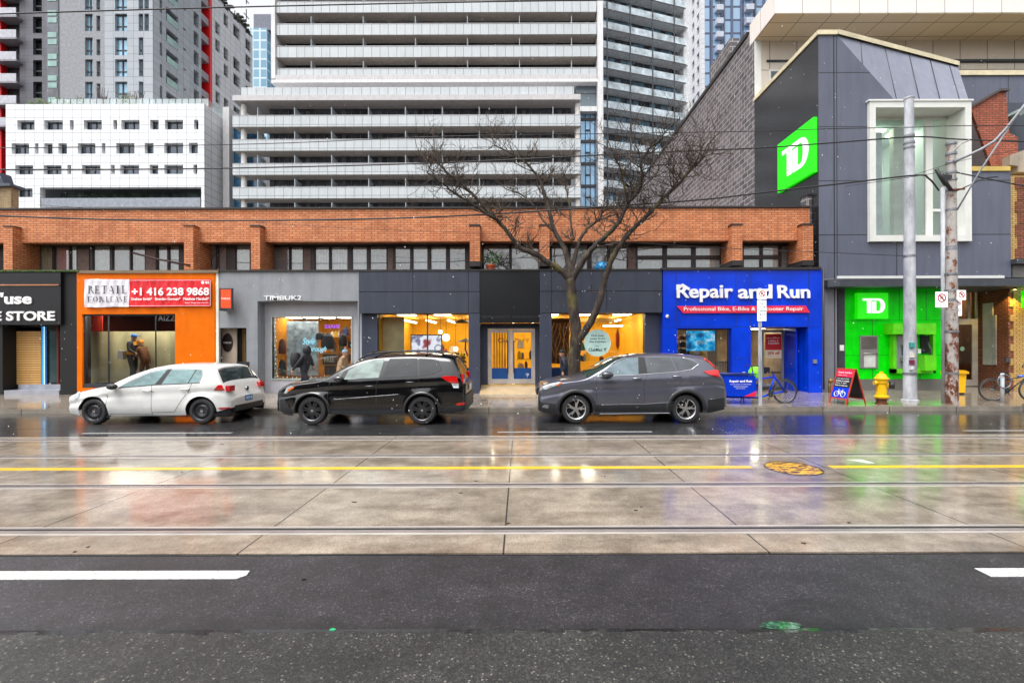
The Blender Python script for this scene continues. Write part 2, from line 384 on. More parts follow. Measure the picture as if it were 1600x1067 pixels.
mb = MB(); mb.flat([(-150, 13.17), (150, 13.17), (150, 14.0), (-150, 14.0)], 0, .13)
i = len(mb.v); mb.v += [(-150, 13.17, .132), (150, 13.17, .132), (150, 18.5, .235), (-150, 18.5, .235)]; mb.f.append([i, i+1, i+2, i+3]); mb.m.append(0); mb.sm.append(False)
S(mb, 'pavement', m_walk)
def GZ(Y): return .132 + (Y - 13.17) * .0193      # pavement height
FY = 16.3
def xs(px, Y=FY): return X(px, Y)
def zs(py, Y=FY): return Z(py, Y)
# ================================================================ upper brick storey
m_brick = BRICK('orange_brick', '#e09464', '#c8784c', '#6e402a', .24, .082, .008, dark=.24, vary=.5)
m_cap = M('dark_flashing', '#34302f', .4, .3)
m_frame_br = M('bronze_frame', '#3b3130', .45, .3)
m_wood = M('brown_panel', '#6a5148', .55, var=.2, scale=6)
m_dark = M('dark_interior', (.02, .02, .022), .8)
gl_up = GLASS('upper_glass', (.95, .97, .98), 3.0, dens=.16)  # dull pale share stands in for a veil of sky reflections
up = thing('brick_building', 'long low orange brick storey with ribbon windows above the row of shops', 'building', (0, 17, 4.6))
PF, FF, WF = 16.42, 16.72, 17.35                   # pilaster, fascia and window planes
xl, xr = -26.0, X(1266, FF)
mb = MB(); mb.box(xl, xr, FF, FF + .35, Z(377, FF), Z(326, FF)); mb.box(xl, xr - .002, FF + .35, 30, Z(360, FF), Z(327.5, FF)); mb.build('brick_fascia', m_brick, up)
mb = MB(); mb.box(xl - .03, xr + .04, FF - .05, FF + .42, Z(326, FF), Z(323.4, FF)); mb.build('coping', m_cap, up)
mb = MB(); mb.box(xl, xr + .02, FF + .1, 26, Z(323, FF) , Z(323, FF) + .01); mb.build('roof', M('roof_gravel', '#55504c', .9), up)
mb = MB(); mb.box(xl, xr, FF + .352, WF + .1, Z(377, FF) + .004, Z(377, FF) + .1); mb.build('soffit', M('soffit_dark', '#2a2523', .7), up)
mb = MB(); mb.box(xl, X(1262, WF), FF - .3, 30, 4.40, 4.595); mb.build('terrace_slab', M('terrace', '#4a4744', .8), up)
pil = [(-118, -103), (6, 20), (288, 302.5), (392.5, 407), (734.5, 750), (844, 859), (1144.5, 1160.5), (1255, 1271)]
for a, b_ in pil:
    zb = Z(416 if a > 600 else 420, PF)
    p = MB().box(X(a, PF), X(b_, PF), PF, WF, zb + (.18 if a > 600 else 0), Z(353 if a > 340 or a < 0 else 352, PF)).build('pilaster', m_brick, up)
    q = MB(); q.box(X(a, PF) - .02, X(b_, PF) + .02, PF - .02, FF, Z(353 if a > 340 or a < 0 else 352, PF), Z(353, PF) + .06)
    if a > 600: MB().box(X(a, PF) - .015, X(b_, PF) + .015, PF - .015, WF, zb, zb + .18).build('plinth', m_cap, p)
    q.build('cap', m_cap, p)
# side wall at the right end and back rooms
mb = MB(); mb.box(X(1262, WF), xr, WF, 30, 3, Z(360, FF)); mb.build('side_wall', m_brick, up)
zt, zb = Z(377, FF), 4.6
wins = [(-95,-60,'b'),(-52,-12,'c'),(22,50,'d'),(58,82,'y'),(85,108,'r'),(110,120,'b'),(145,172,'b'),(176,203,'g'),(205,227,'g'),(246,262,'c'),(264,280,'b'),(325,338,'d'),(341,354,'k'),(368,391,'b'),
 (423,452,'d'),(454,474,'b'),(492,515,'w'),(517,544,'w'),(550,574,'w'),(578,605,'g'),(617,642,'d'),(645,669,'s'),(673,698,'s'),(702,728,'g'),(755,797,'p'),(799,843,'b'),(862,889,'g'),(891,919,'b'),(924,950,'s'),(953,981,'g'),
 (996,1037,'l'),(1042,1082,'l'),(1087,1127,'l'),(1162,1189,'l'),(1192,1219,'l'),(1221,1236,'d')]
ops = []
for a, b_, k in wins:
    z1 = Z(384, WF) if 422 < a < 735 or a > 990 else Z(381, WF)
    if k == 'l': ops += [(X(a, WF), X(b_, WF), Z(401, WF), z1), (X(a, WF), X(b_, WF), zb + .04, Z(405, WF))]
    else: ops.append((X(a, WF), X(b_, WF), zb + .03, z1))
wl, wr = xl, X(1262, WF)
MB().wall(wl, wr, zb, zt + .09, WF, WF + .09, ops).build('window_wall', m_frame_br, up)
each('brown_panel', [(X(a, WF) + .02, X(b_, WF) - .02, WF - .02, WF, zb + .03, zt - .12) for a, b_ in ((122, 141), (228, 245), (474, 487), (606, 615), (981, 994))], m_wood, up)
cols = {'b': '#cdd6d1', 'g': '#8f979f', 'c': '#cfd0cc', 'w': '#f2f6f4', 's': '#e6edf2', 'r': '#d8485f', 'y': '#c0a858', 'k': '#5a4a50', 'd': None, 'p': None, 'l': '#dcebe6'}  # key s is a pale board painted as sky mirrored in the pane
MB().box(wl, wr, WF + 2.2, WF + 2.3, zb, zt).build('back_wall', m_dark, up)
n = 0
for (x0, x1, z0, z1), k in zip(ops, [k for a, b_, k in wins for _ in range(2 if k == 'l' else 1)]):
    n += 1
    f = MB(); t = .028
    f.box(x0, x0 + t, WF + .02, WF + .07, z0, z1); f.box(x1 - t, x1, WF + .02, WF + .07, z0, z1); f.box(x0 + t, x1 - t, WF + .02, WF + .07, z0, z0 + t); f.box(x0 + t, x1 - t, WF + .02, WF + .07, z1 - t, z1)
    fo = f.build('window', m_frame_br, up)
    g = MB(); g.poly([(x0 + t, WF + .045, z0 + t), (x1 - t, WF + .045, z0 + t), (x1 - t, WF + .045, z1 - t), (x0 + t, WF + .045, z1 - t)]); g.build('pane', gl_up, fo)
    if cols[k]:
        cm = MB(); cc = M('curtain_' + k, cols[k], .8, var=.1, scale=8)  # real curtain tones, except s, which imitates mirrored sky
        cm_x0, cm_x1 = x0 - .03, x1 + .03; N = 40; top = z1 + .05; bot = z0 - .05
        if k in 'sl' and rnd.random() < .3: bot = z0 + .1
        amp = .035 if k in 'cwry' else .004
        pts = [(cm_x0 + (cm_x1 - cm_x0) * j / N, WF + .13 + amp * math.sin(j * 2 * math.pi / 6.5 + n)) for j in range(N + 1)]
        for (a, bb), (a2, b2) in zip(pts, pts[1:]): cm.poly([(a, bb, bot), (a2, b2, bot), (a2, b2, top), (a, bb, top)], 0, True)
        cm.build('curtain' if amp > .01 else 'blind_or_sky_board', cc, fo)
# stored board and old lamp bar leaning on the terrace, potted plant, blue ball
o = MB().tube([(X(207, 16.9), 16.9, Z(393, 16.9)), (X(245, 16.6), 16.6, Z(403, 16.6)), (X(297, 16.4), 16.4, Z(413, 16.4))], .035).build('metal_pole', M('rust_dark', '#3a2624', .6, .4))
tag(o, 'rusty bar sticking out over the orange shopfront roof', 'pole')
pt = thing('potted_plant', 'green potted plant in a terracotta pot on the upstairs ledge', 'plant', (X(767, 16.8), 16.8, 4.6))
x0 = X(767, 16.8)
MB().lathe([(.001, 4.6), (.12, 4.6), (.16, 4.8), (.175, 4.8), (.175, 4.86), (.15, 4.86), (.14, 4.8), (.001, 4.8)], x0, 16.8, 0, n=16).build('pot', M('terracotta', '#b8552f', .7), pt)
mb = MB()
for k in range(170):
    a = rnd.uniform(0, 6.28); l = rnd.uniform(.1, .38); h = rnd.uniform(.05, .62) * (1 - l); b0 = Vector((x0 + math.cos(a) * l, 16.8 + math.sin(a) * l * .6, 4.85 + h)); d = Vector((rnd.uniform(-.08, .08), rnd.uniform(-.04, .04), rnd.uniform(-.05, .1)))
    e = Vector((rnd.uniform(-.03, .03), .01, rnd.uniform(-.03, .03))); mb.poly([b0, b0 + d * .5 + e, b0 + d, b0 + d * .5 - e])
mb.build('leaves', M('plant_green', (.05, .13, .035), .6, var=.4, scale=20), pt)
x0 = X(942, 17.1); o = MB().lathe([(.001, 0), (.14, .005), (.26, .08), (.3, .2), (.26, .33), (.16, .39), (.001, .4)], x0, 17.1, 4.6, n=20).build('covered_tub', M('blue_plastic', '#1f9be0', .35)); tag(o, 'bright blue plastic tub behind the tree on the upstairs ledge', 'tub')
# ================================================================ distant buildings
m_wpan = BRICK('white_panel', '#eef0f2', '#e6e9ec', '#9a9da2', 1.25, 1.0, .03, 0, .5, .06, 0)
m_gpan = BRICK('grey_panel', '#a9afb6', '#9da4ac', '#6c7178', 1.6, 1.2, .03, 0, .5, .08, 0)
m_gpan2 = BRICK('dark_grey_panel', '#67666e', '#5d5c64', '#45444c', 1.6, 1.2, .03, 0, .5, .08, 0)
m_lpan = BRICK('light_panel', '#d9dbde', '#cfd2d6', '#888c92', 1.6, 1.2, .03, 0, .5, .08, 0)
m_bluegl = M('blue_glass', '#46525f', .08, .2, var=.35, scale=.4, spec=1); m_dkgl = M('dark_glass', '#454c56', .1, .0, var=.5, scale=.5, spec=1)
m_ltgl = M('light_glass', '#7ea6bd', .1, .25, var=.3, scale=.5, spec=1); m_grn = M('green_glass', '#7fa39c', .12, .1, var=.2, scale=.6, spec=1)
m_soff = M('concrete_soffit', '#c6c0ba', .85, var=.08); m_slab = M('concrete_edge', '#c3c1c2', .7, var=.06, streak=.08); m_mul = M('mullion', '#2c2e33', .5)
# --- white podium block
wp = thing('office_building', 'white panelled low block with small dark windows and a planted roof', 'building', (-40, 60, 0))
Y0 = 60; x0, x1 = X(10, Y0), X(320, Y0); zt = Z(161, Y0)
ops = []
rows = [(186, 201, [(28,55),(70,99),(110,116),(132,160),(178,184),(190.5,219),(235.5,249),(258.5,287),(304,311)]),
        (222, 238.5, [(19,46.5),(55.5,61),(70,83),(92,105.5),(122.5,150),(160,165.5),(182.5,211),(227,241),(257.5,287),(296,310)]),
        (256, 270.5, [(25,52.5),(69,97),(106,112),(129,157.5),(174,180),(189,218),(234.5,248),(257.5,287),(303,309)]),
        (292, 306, [(25, 51.5)]), (326, 340, [(25, 52)])]
for a, b_, l in rows:
    for p, q in l: ops.append((X(p, Y0), X(q, Y0), Z(b_, Y0), Z(a, Y0)))
log = (X(63, Y0), x1 - .4, Z(326, Y0), Z(291, Y0))
mb = MB(); mb.wall(x0, x1, 0, zt, Y0, Y0 + .7, ops + [log]); mb.build('front_wall', m_wpan, wp)
mb = MB((x1, Y0 + .7, 0), (0, 1, 0)); mb.wall(0, 28, 0, zt, 0, .7, []); mb.build('side_wall', m_wpan, wp)
MB().box(x0 + .01, x1 - .75, Y0 + 2.5, Y0 + 28, 0, zt - .4).build('inner_volume', M('pod_inner', '#5b5f66', .7), wp)
MB().box(x0, x1, Y0 + .71, Y0 + 28, zt - .38, zt - .3).build('roof', m_soff, wp)
for p, q, r_, t in ops:
    f = MB(); f.box(p, p + .12, Y0 + .5, Y0 + .6, r_, t); f.box(q - .12, q, Y0 + .5, Y0 + .6, r_, t); f.box(p + .12, q - .12, Y0 + .5, Y0 + .6, r_, r_ + .1)
    if q - p > 1.5: f.box((p + q) / 2 - .05, (p + q) / 2 + .05, Y0 + .5, Y0 + .6, r_, t)
    f = f.build('window', m_mul, wp); g = MB(); g.poly([(p, Y0 + .58, r_), (q, Y0 + .58, r_), (q, Y0 + .58, t), (p, Y0 + .58, t)]); g.build('pane', m_bluegl, f)
lg = MB(); lg.box(log[0] + .4, log[1], Y0 + 2.3, Y0 + 2.45, log[2], log[3]); lg.build('loggia_glazing', M('loggia_glass', '#5c6f70', .15, .0, var=.5, scale=.7), wp)
bl = MB(); bl.box(log[0] + .3, log[1] - .1, Y0 - .1, Y0 - .02, Z(322, Y0), Z(308, Y0)); bl.build('balcony_railing', M('mesh_rail', '#8f949d', .4, .4), wp)
MB().box(log[0], log[1] + .38, Y0 - .14, Y0 + 2.3, Z(326.5, Y0), Z(323, Y0)).build('balcony_slab', m_slab, wp)
rl = MB()
for k in range(24): rl.box(X(70 + k * 10.4, Y0), X(70 + k * 10.4, Y0) + .05, Y0 + .8, Y0 + .86, zt, zt + 1.15)
rl.poly([(X(68, Y0), Y0 + .83, zt), (x1, Y0 + .83, zt), (x1, Y0 + .83, zt + 1.1), (X(68, Y0), Y0 + .83, zt + 1.1)], 1)
rl.poly([(x1 - .2, Y0 + .83, zt), (x1 - .2, Y0 + 28, zt), (x1 - .2, Y0 + 28, zt + 1.1), (x1 - .2, Y0 + .83, zt + 1.1)], 1)
rl.build('roof_railing', [m_mul, GLASS('rail_glass', (.75, .86, .86), 1.2, dens=.35)], wp)
def shrub(px0, px1, Yq, zb, h, name, label, cat, colr, n, twigs=0, grp=None):
    r = thing(name, label, cat, (X((px0 + px1) / 2, Yq), Yq, zb), grp); x0, x1 = X(px0, Yq), X(px1, Yq)
    mb = MB(); rr = random.Random(int(px0))
    for k in range(n):
        u = rr.random(); q = Vector((x0 + (x1 - x0) * u, Yq + rr.uniform(-.5, .5), zb + h * rr.random() * (.55 + .45 * math.sin(u * 9 + px0) ** 2)))
        s_ = rr.uniform(.08, .2); a = rr.uniform(0, 6.28); d = Vector((math.cos(a) * s_, rr.uniform(-.1, .1), math.sin(a) * s_)); e = Vector((-d.z, .03, d.x)) * .45
        mb.poly([q, q + d * .5 + e, q + d, q + d * .5 - e])
    if n: mb.build('foliage', M('shrub_' + name, colr, .7, var=.5, scale=3), r)
    if twigs:
        mb = MB()
        for k in range(twigs):
            u = rr.random(); b0 = Vector((x0 + (x1 - x0) * u, Yq + rr.uniform(-.3, .3), zb)); hh = rr.uniform(1.6, 3.4)
            for j in range(3):
                p1 = b0 + Vector((rr.uniform(-.4, .4), 0, hh * .5)); p2 = p1 + Vector((rr.uniform(-.7, .7), rr.uniform(-.2, .2), hh * .5)); mb.tube([b0, p1, p2], [.05, .035, .015], 4, cap=False)
        mb.build('twigs', M('bare_twig', '#5a4a48', .8), r)
    return r
shrub(44, 138, Y0 + 1.3, zt - .3, 1.9, 'planter_shrub', 'long green planter hedge on the white block roof', 'shrub', (.10, .17, .05), 1500)
shrub(186, 214, Y0 + 1.3, zt - .3, 2.3, 'bamboo_clump', 'bushy yellow green clump on the white block roof', 'shrub', (.16, .2, .06), 600)
shrub(150, 172, Y0 + 1.5, zt - .3, 1.9, 'bare_bush', 'thin leafless bush on the white block roof beside the long hedge', 'bush', (.1, .1, .1), 0, 16)
shrub(190, 232, Y0 + 1.8, zt - .3, 1.9, 'bare_bush', 'thin leafless bush rising out of the yellow green clump', 'bush', (.1, .1, .1), 0, 16)
shrub(100, 240, Y0 + 2.0, Z(306, Y0), 1.4, 'balcony_hedge', 'dark green plants behind the long grey balcony railing of the white block', 'plants', (.04, .07, .035), 1200)
# --- grey tower with red stripe
tw = thing('apartment_tower', 'grey panelled apartment tower with a bright red vertical stripe', 'building', (-60, 80, 0))
Y1 = 72; xa, xb = X(95, Y1), X(240, Y1); zT = 69
fl = [(-8, 14), (20, 47), (57, 85), (91, 118), (126, 152)]
ops = []
for a, b_ in fl:
    for p, q, d in ((134, 146, 0), (152, 158, 3), (181, 200, 0), (218, 225, 0)):
        ops.append((X(p, Y1), X(q, Y1), Z(b_, Y1), Z(a + d, Y1)))
    if a < 57: ops.append((X(227, Y1), X(234, Y1), Z(b_, Y1), Z(a, Y1)))
mb = MB(); mb.wall(X(165, Y1), xb, 0, zT, Y1, Y1 + .6, [o for o in ops if o[0] > X(165, Y1)], 0); mb.wall(xa, X(165, Y1), 0, zT, Y1 + .01, Y1 + .61, [o for o in ops if o[1] < X(165, Y1)], 1); mb.build('front_wall', [m_gpan, M('grey_smooth', '#8d9095', .7)], tw)
side_ops = []; SY = lambda px: -X(240, Y1) * F / (CX - px) - Y1
so_ = []
for k in range(8):                                # storeys of the receding side
    zf = Z(145, Y1) + (k - 2) * 3.45
    so_ += [(SY(261), SY(280), zf - .2, zf + 2.0, 'loggia'), (SY(251), SY(255), zf + .1, zf + 2.2, 'w'), (SY(304), SY(312), zf, zf + 2.5, 'w'), (SY(288), SY(292), zf + .9, zf + 1.2, 'v')]
mb = MB((xb, Y1 + .6, 0), (0, 1, 0)); mb.wall(-.0, SY(316) - .6, 0, zT, 0, 1.2, [(a - .6, b_ - .6, z0, z1) for a, b_, z0, z1, k in so_]); mb.build('side_wall', m_gpan, tw)
MB().box(xa + 1, xb - 1.25, Y1 + .65, SY(316) + Y1, 0, zT - 1).build('inner_volume', m_dkgl, tw)
for a, b_, z0, z1, k in so_:
    if k == 'loggia': MB((xb, Y1, 0), (0, 1, 0)).box(a + .1, b_ - .1, -.05, .0, z0, z0 + 1.15).build('balcony_railing', m_grn, tw)
for p, q, r_, t in ops:
    f = MB(); f.box(p, q, Y1 + .28, Y1 + .34, (r_ + t) / 2 - .5, (r_ + t) / 2 - .38); f.box((p + q) / 2 - .06, (p + q) / 2 + .06, Y1 + .27, Y1 + .35, r_, t); f.box(p, q, Y1 + .28, Y1 + .34, t - .1, t); f = f.build('window', m_mul, tw)
    g = MB(); g.poly([(p, Y1 + .4, r_), (q, Y1 + .4, r_), (q, Y1 + .4, t), (p, Y1 + .4, t)]); g.build('pane', m_ltgl if (p * 7) % 3 < 1.6 else m_bluegl, f)
sy1, sy2, sy3 = SY(316) + Y1, SY(332) + Y1, SY(396) + Y1
m_red = M('red_panel', '#d3141c', .5, var=.05)
MB().box(xb - 8, xb - 1.6, sy1 + .01, sy2 + 1, 0, zT).build('red_recess', m_red, tw)
MB().box(xb - 1.58, xb + .1, sy2 - .6, sy2, 0, zT + 1).build('red_fin', m_red, tw)
for k in range(12):
    zf = Z(145, Y1) + (k - 2) * 3.45; MB().box(xb - 1.5, xb - .1, sy1 + .02, sy2 - .62, zf - 1.0, zf + .25).build('balcony', M('mauve_metal', '#8d8790', .5), tw)
pn = []
for k in range(19):
    zf = Z(145, Y1) + (k - 3) * 3.3
    for p, q in ((338, 345), (351, 358), (366, 376)):
        if (k + p) % 3: pn.append((SY(p) + Y1 - sy2, SY(q) + Y1 - sy2, zf, zf + 2.3))
    pn.append((SY(385) + Y1 - sy2, SY(393) + Y1 - sy2, zf, zf + 2.2))
mb = MB((xb, sy2, 0), (0, 1, 0)); mb.wall(.01, sy3 - sy2, 0, zT - .3, 0, 1, pn); mb.build('light_side_wall', m_lpan, tw)
MB().box(xb - 14, xb - 1.02, sy2 + 1.1, sy3, 0, zT - 1).build('inner_volume_back', m_bluegl, tw)
for p, q, r_, t in pn[:60]: mb = MB((xb, sy2, 0), (0, 1, 0)); mb.box((p + q) / 2 - .1, (p + q) / 2 + .1, .3, .4, r_, t); mb.box(p, q, .29, .39, r_ + .7, r_ + .85); mb.build('window', m_mul, tw)
MB().box(xb - .4, xb + .03, sy2, sy3, zT - .3, zT).build('parapet', m_mul, tw)
mb = MB()
for k in range(60): yy = rnd.uniform(sy2 + 2, sy3 - 1); zz = zT + rnd.uniform(-.2, 1.6); mb.box(xb - .6, xb - .2 + rnd.uniform(0, .7), yy, yy + rnd.uniform(.1, .5), zz - .3, zz)
mb.build('roof_planting', M('roof_plant', (.05, .05, .045), .9), tw)
# --- dark tower at the far left
tl = thing('apartment_tower', 'dark grey apartment tower with stacked white balconies at the edge', 'building', (-85, 76, 0))
Y2 = 78
mb = MB(); lops = []
for k in range(7):
    zf = Z(148, Y2) + (k - 1) * 3.7; lops += [(X(53, Y2), X(67, Y2), zf - .4, zf + 2.4), (X(77, Y2), X(91, Y2), zf - 2.6, zf + 1.0)]
mb.wall(X(32, Y2), X(114, Y2), 0, 70, Y2, Y2 + .5, lops); mb.build('front_wall', m_gpan2, tl)
MB().box(X(32, Y2), X(114, Y2), Y2 + .8, Y2 + 20, 0, 69).build('inner_volume', M('tower_glass_dark', '#38403f', .1, .2, spec=1, var=.4, scale=.3), tl)
MB().box(X(75, Y2), X(93, Y2), Y2 - .05, Y2 - .003, 0, 70).build('dark_strip', m_dkgl, tl)
for k in range(7):
    zf = Z(148, Y2) + (k - 1) * 3.7; MB().box(X(52, Y2), X(68, Y2), Y2 + .3, Y2 + .36, zf + .6, zf + .8).build('window', m_mul, tl)
    for q in range(2): MB().box(X(77, Y2), X(91, Y2), Y2 - .12, Y2 - .06, zf - 2.4 + q * 1.2, zf - 1.5 + q * 1.2).build('green_pane', m_grn, tl)
MB().box(X(-140, Y2), X(32, Y2) - .01, Y2 + 1, Y2 + 16, 0, 70).build('recess_wall', M('recess_dark', '#2b272d', .6), tl)
MB().box(X(-30, 78), X(4, 78), 77.9, 78.9, 0, 70).build('red_panels', m_red, tl)
for k in range(8):
    zf = Z(56, 77) + (k - 4) * 3.7
    s_ = MB().box(X(-60, 77), X(27, 77), 77, Y2 + .99, zf - .3, zf).build('balcony', M('balcony_grey', '#8f8e96', .6), tl)
    q = MB(); q.box(X(-60, 77), X(26, 77), 77.02, 77.1, zf + .002, zf + 1.3); q.build('parapet', M('pale_panel', '#b9b9c2', .4), s_)
# small cream brick house seen over the roof
hs_ = thing('brick_house', 'cream brick gable end with a grey eave at the left edge', 'house', (-27, 26, 0))
MB().box(X(-80, 26), X(18, 26), 26, 26.4, 0, Z(286, 26)).build('wall', BRICK('cream_brick', '#b9a27c', '#a58c66', '#8a7658', .25, .09, .01), hs_)
MB().prism([(X(-80, 26), Z(284, 26)), (X(22, 26), Z(286, 26)), (X(22, 26), Z(290, 26)), (X(-80, 26), Z(292, 26))], 25.8, 26.6).build('eave', M('grey_eave', '#4b5260', .6), hs_)
MB().prism([(X(-60, 26), Z(286, 26)), (X(3, 26), Z(268, 26)), (X(9, 26), Z(285.5, 26))], 25.9, 26.5).build('roof', M('slate', '#3d4453', .6), hs_)
# --- central condominium
cd = thing('condominium_tower', 'wide white condominium with long rows of stacked balconies', 'building', (-8, 62, 0))
YL = 58; a0, a1 = X(368, YL), X(908, YL)
m_par = BRICK('balcony_panel', '#c3c9cc', '#bac1c4', '#6c7276', 1.12, 3.0, .03, 0, .35, .1, 0)
m_par.node_tree.nodes['Principled BSDF'].inputs['Coat Weight'].default_value = .3
tops = [180, 217.5, 255, 292, 329]
def bal(parent, x0, x1, yf, yb, ztop, zbot, gdiv, n0=0):
    s_ = MB().box(x0, x1, yf + .07, yb, zbot - .02, zbot + .22).build('balcony', m_soff, parent)
    q = MB(); q.box(x0, x1, yf, yf + .06, zbot - .05, ztop)
    q.box(x0, x0 + .06, yf + .06, yb - .5, zbot - .05, ztop); q.box(x1 - .06, x1, yf + .06, yb - .5, zbot - .05, ztop); q.build('parapet', m_par, s_)
    q = MB(); q.box(x0 - .03, x1 + .03, yf - .03, yf + .1, ztop, ztop + .06); q.build('handrail', m_slab, s_)
    x = x0 + gdiv * .65; L_ = []
    while x < x1: L_.append((x, x + .08, yf + .15, yb, zbot + .22, ztop + 1.15)); x += gdiv
    each('divider', L_, M('frost_glass', '#a9b3b8', .3), s_)
for t in tops:
    bal(cd, a0 - .3, a1, YL, YL + 2.0, Z(t, YL), Z(t + 16.5, YL), 4.7)
gz = MB(); gz.box(a0 + 3.3, a1 - 1, YL + 2.02, YL + 18, 0, Z(150, YL)); gz.build('lower_glazing', m_dkgl, cd)
fm = MB(); x = a0 + 3.4; k = 0
while x < a1 - 1.2:
    fm.box(x, x + (.5 if k % 4 == 0 else .1), YL + 1.93, YL + 2.01, 0, Z(160, YL)); x += 1.18; k += 1
fm.build('window_frames', M('frame_grey', '#555a61', .5), cd)
lit = []; r3 = random.Random(5)
for t in tops:
    x = a0 + 3.5
    while x < a1 - 2:
        if r3.random() < .55: lit.append((x + .12, x + 1.02, YL + 1.88, YL + 1.925, Z(t + 1, YL), Z(t - 7.5, YL)))
        x += 1.18
each('light_pane', lit, m_ltgl, cd)
MB().box(a0 - .2, a1, YL - .15, YL + 10, Z(157, YL), Z(148.5, YL)).build('terrace_slab', m_slab, cd)
MB().box(a0 + .7, a1 - .8, YL - .1 + .3, YL + .45, Z(148.4, YL), Z(134.5, YL)).build('terrace_parapet', m_par, cd)
for p in (373.5, 901.5):
    MB().lathe([(.34, 0), (.34, Z(158, YL))], X(p, YL) + .25, YL + .75, 0, n=18).build('column', M('white_column', '#dcd9d4', .6), cd)
YU = 61; b0, b1 = X(431, YU), X(934, YU)
m_wc = M('white_concrete', '#dcdcdd', .6, var=.05, streak=.15)
for k in range(7):
    t = 105 - 35 * k; zb_ = Z(t + 16.5, YU) if k else Z(116, YU)
    bal(cd, b0 + .05, b1, YU + .25, YU + 2.1, Z(t, YU), zb_, 7.0)
MB().box(b0 + .4, b1 + .7, YU + 2.12, YU + 20, Z(128, YU), 82).build('upper_glazing', M('indigo_glass', '#242838', .08, .1, spec=1, var=.4), cd)
MB().box(X(425, YU), X(431, YU), YU, YU + 9, Z(122, YU), 84).build('side_frame', m_wc, cd)
MB().box(X(425, YU), X(934, YU) + .8, YU - .02, YU + 9, Z(128.5, YU), Z(124, YU)).build('bottom_beam', m_wc, cd)
MB().box(X(431, YU), X(934, YU), YU + .02, YU + 3, Z(123.9, YU), Z(116.4, YU)).build('bottom_band', m_slab, cd)
MB().box(X(935, YU), X(943.5, YU), YU - .1, YU + 12, 0, 84).build('corner_column', m_wc, cd)
MB().box(X(903, YU), X(935, YU) - .01, YU + 1.0, YU + 6, Z(164, YU), Z(119, YU)).build('spandrel_glass', BRICK('spandrel', '#6f7c84', '#66747c', '#3a4248', 2.9, 2.0, .1, 0, .1, .05, 0), cd)
MB().box(X(903, YU), X(935, YU) - .01, YU + .4, YU + 6, Z(172, YU), Z(164.3, YU)).build('spandrel_ledge', m_wc, cd)
gg = MB(); gg.box(X(908, YU), X(935, YU) - .01, YU + 1.2, YU + 6, 0, Z(172.3, YU)); gg.build('stair_glazing', M('pale_blue_glass', '#86b4d8', .08, .2, var=.25, scale=.4, spec=1), cd)
fm = MB()
for p in (909, 917, 924.5, 932): fm.box(X(p, YU), X(p + 1.2, YU), YU + 1.1, YU + 1.19, 0, Z(173, YU))
for k in range(6): fm.box(X(908, YU), X(934, YU), YU + 1.08, YU + 1.18, Z(178 + k * 35.5, YU) - .4, Z(178 + k * 35.5, YU)); fm.box(X(917, YU), X(925, YU), YU + 1.05, YU + 1.2, Z(199 + k * 35.5, YU), Z(197 + k * 35.5, YU))
fm.build('stair_mullions', m_mul, cd)
ls = MB(); ls.box(X(349, YU + 2), X(359, YU + 2), YU + 2, YU + 8, 0, Z(166, YU + 2)); ls.build('side_wing_wall', m_slab, cd)
ls = MB(); ls.box(X(359, YU + 2) + .01, X(376, YU + 2), YU + 3, YU + 8, 0, Z(178, YU + 2)); ls.build('side_wing_glass', M('deep_blue_glass', '#3c6a8c', .06, .3, var=.4, spec=1), cd)
fm = MB()
for k in range(6): fm.box(X(359, YU + 2) + .01, X(372, YU + 2), YU + 2.9, YU + 2.99, Z(180 + 36 * k, YU), Z(176 + 36 * k, YU))
fm.build('side_wing_bands', m_mul, cd)
# --- angled tower with dense balconies
ct = thing('curved_tower', 'grey tower with dense slanting rows of glass balconies', 'building', (18, 75, 0))
YC = 70; d = Vector((3.34, 1, 0)).normalized(); O = (X(938, YC), YC, 0); L = 15.5
m_rg = M('rail_glass_pale', '#c5d3da', .2, 0, var=.3, scale=.8, spec=.8); m_sl2 = M('pale_slab', '#dfe2e5', .6)
MB(O, d).box(0, L - .5, 1.8, 16, 0, 84).build('core_glazing', m_dkgl, ct)
fm = MB(O, d); x = .3
while x < L - .6: fm.box(x, x + .1, 1.7, 1.79, 0, 83); x += 1.05
fm.build('window_frames', M('frame_mid', '#6b7178', .5), ct)
lp = []
for k in range(24):
    for j in range(14):
        if r3.random() < .6: lp.append((.42 + j * 1.05, 1.3 + j * 1.05, 1.62, 1.69, 8.2 + k * 3.05 + .4, 8.2 + k * 3.05 + 2.5))
each('light_pane', lp[::-1], m_ltgl, ct, tuple(O), tuple(d))
for k in range(24):
    zf = 8 + k * 3.05; s_ = MB(O, d); s_.box(0, L + (.5 if k % 2 else 0), 0, 1.79, zf - .12, zf); s_ = s_.build('balcony', m_sl2, ct)
    MB(O, d).box(0, L, -.04, -.005, zf - .22, zf - .05).build('slab_edge', M('dark_edge', '#43464c', .6), s_)
    q = MB(O, d); q.box(0, L - .2, .03, .07, zf + .002, zf + 1.05); q.build('railing', m_rg, s_)
for k in range(4):
    MB(O, d).box(1.2 + k * 4.0, 1.38 + k * 4.0, -.12, -.045, 0, 83).build('fin', M('fin_grey', '#4d5056', .5), ct)
MB(O, d).box(L + .02, L + 1.2, .6, 10, 0, 84).build('end_wall', M('end_white', '#e6e8ea', .6), ct)
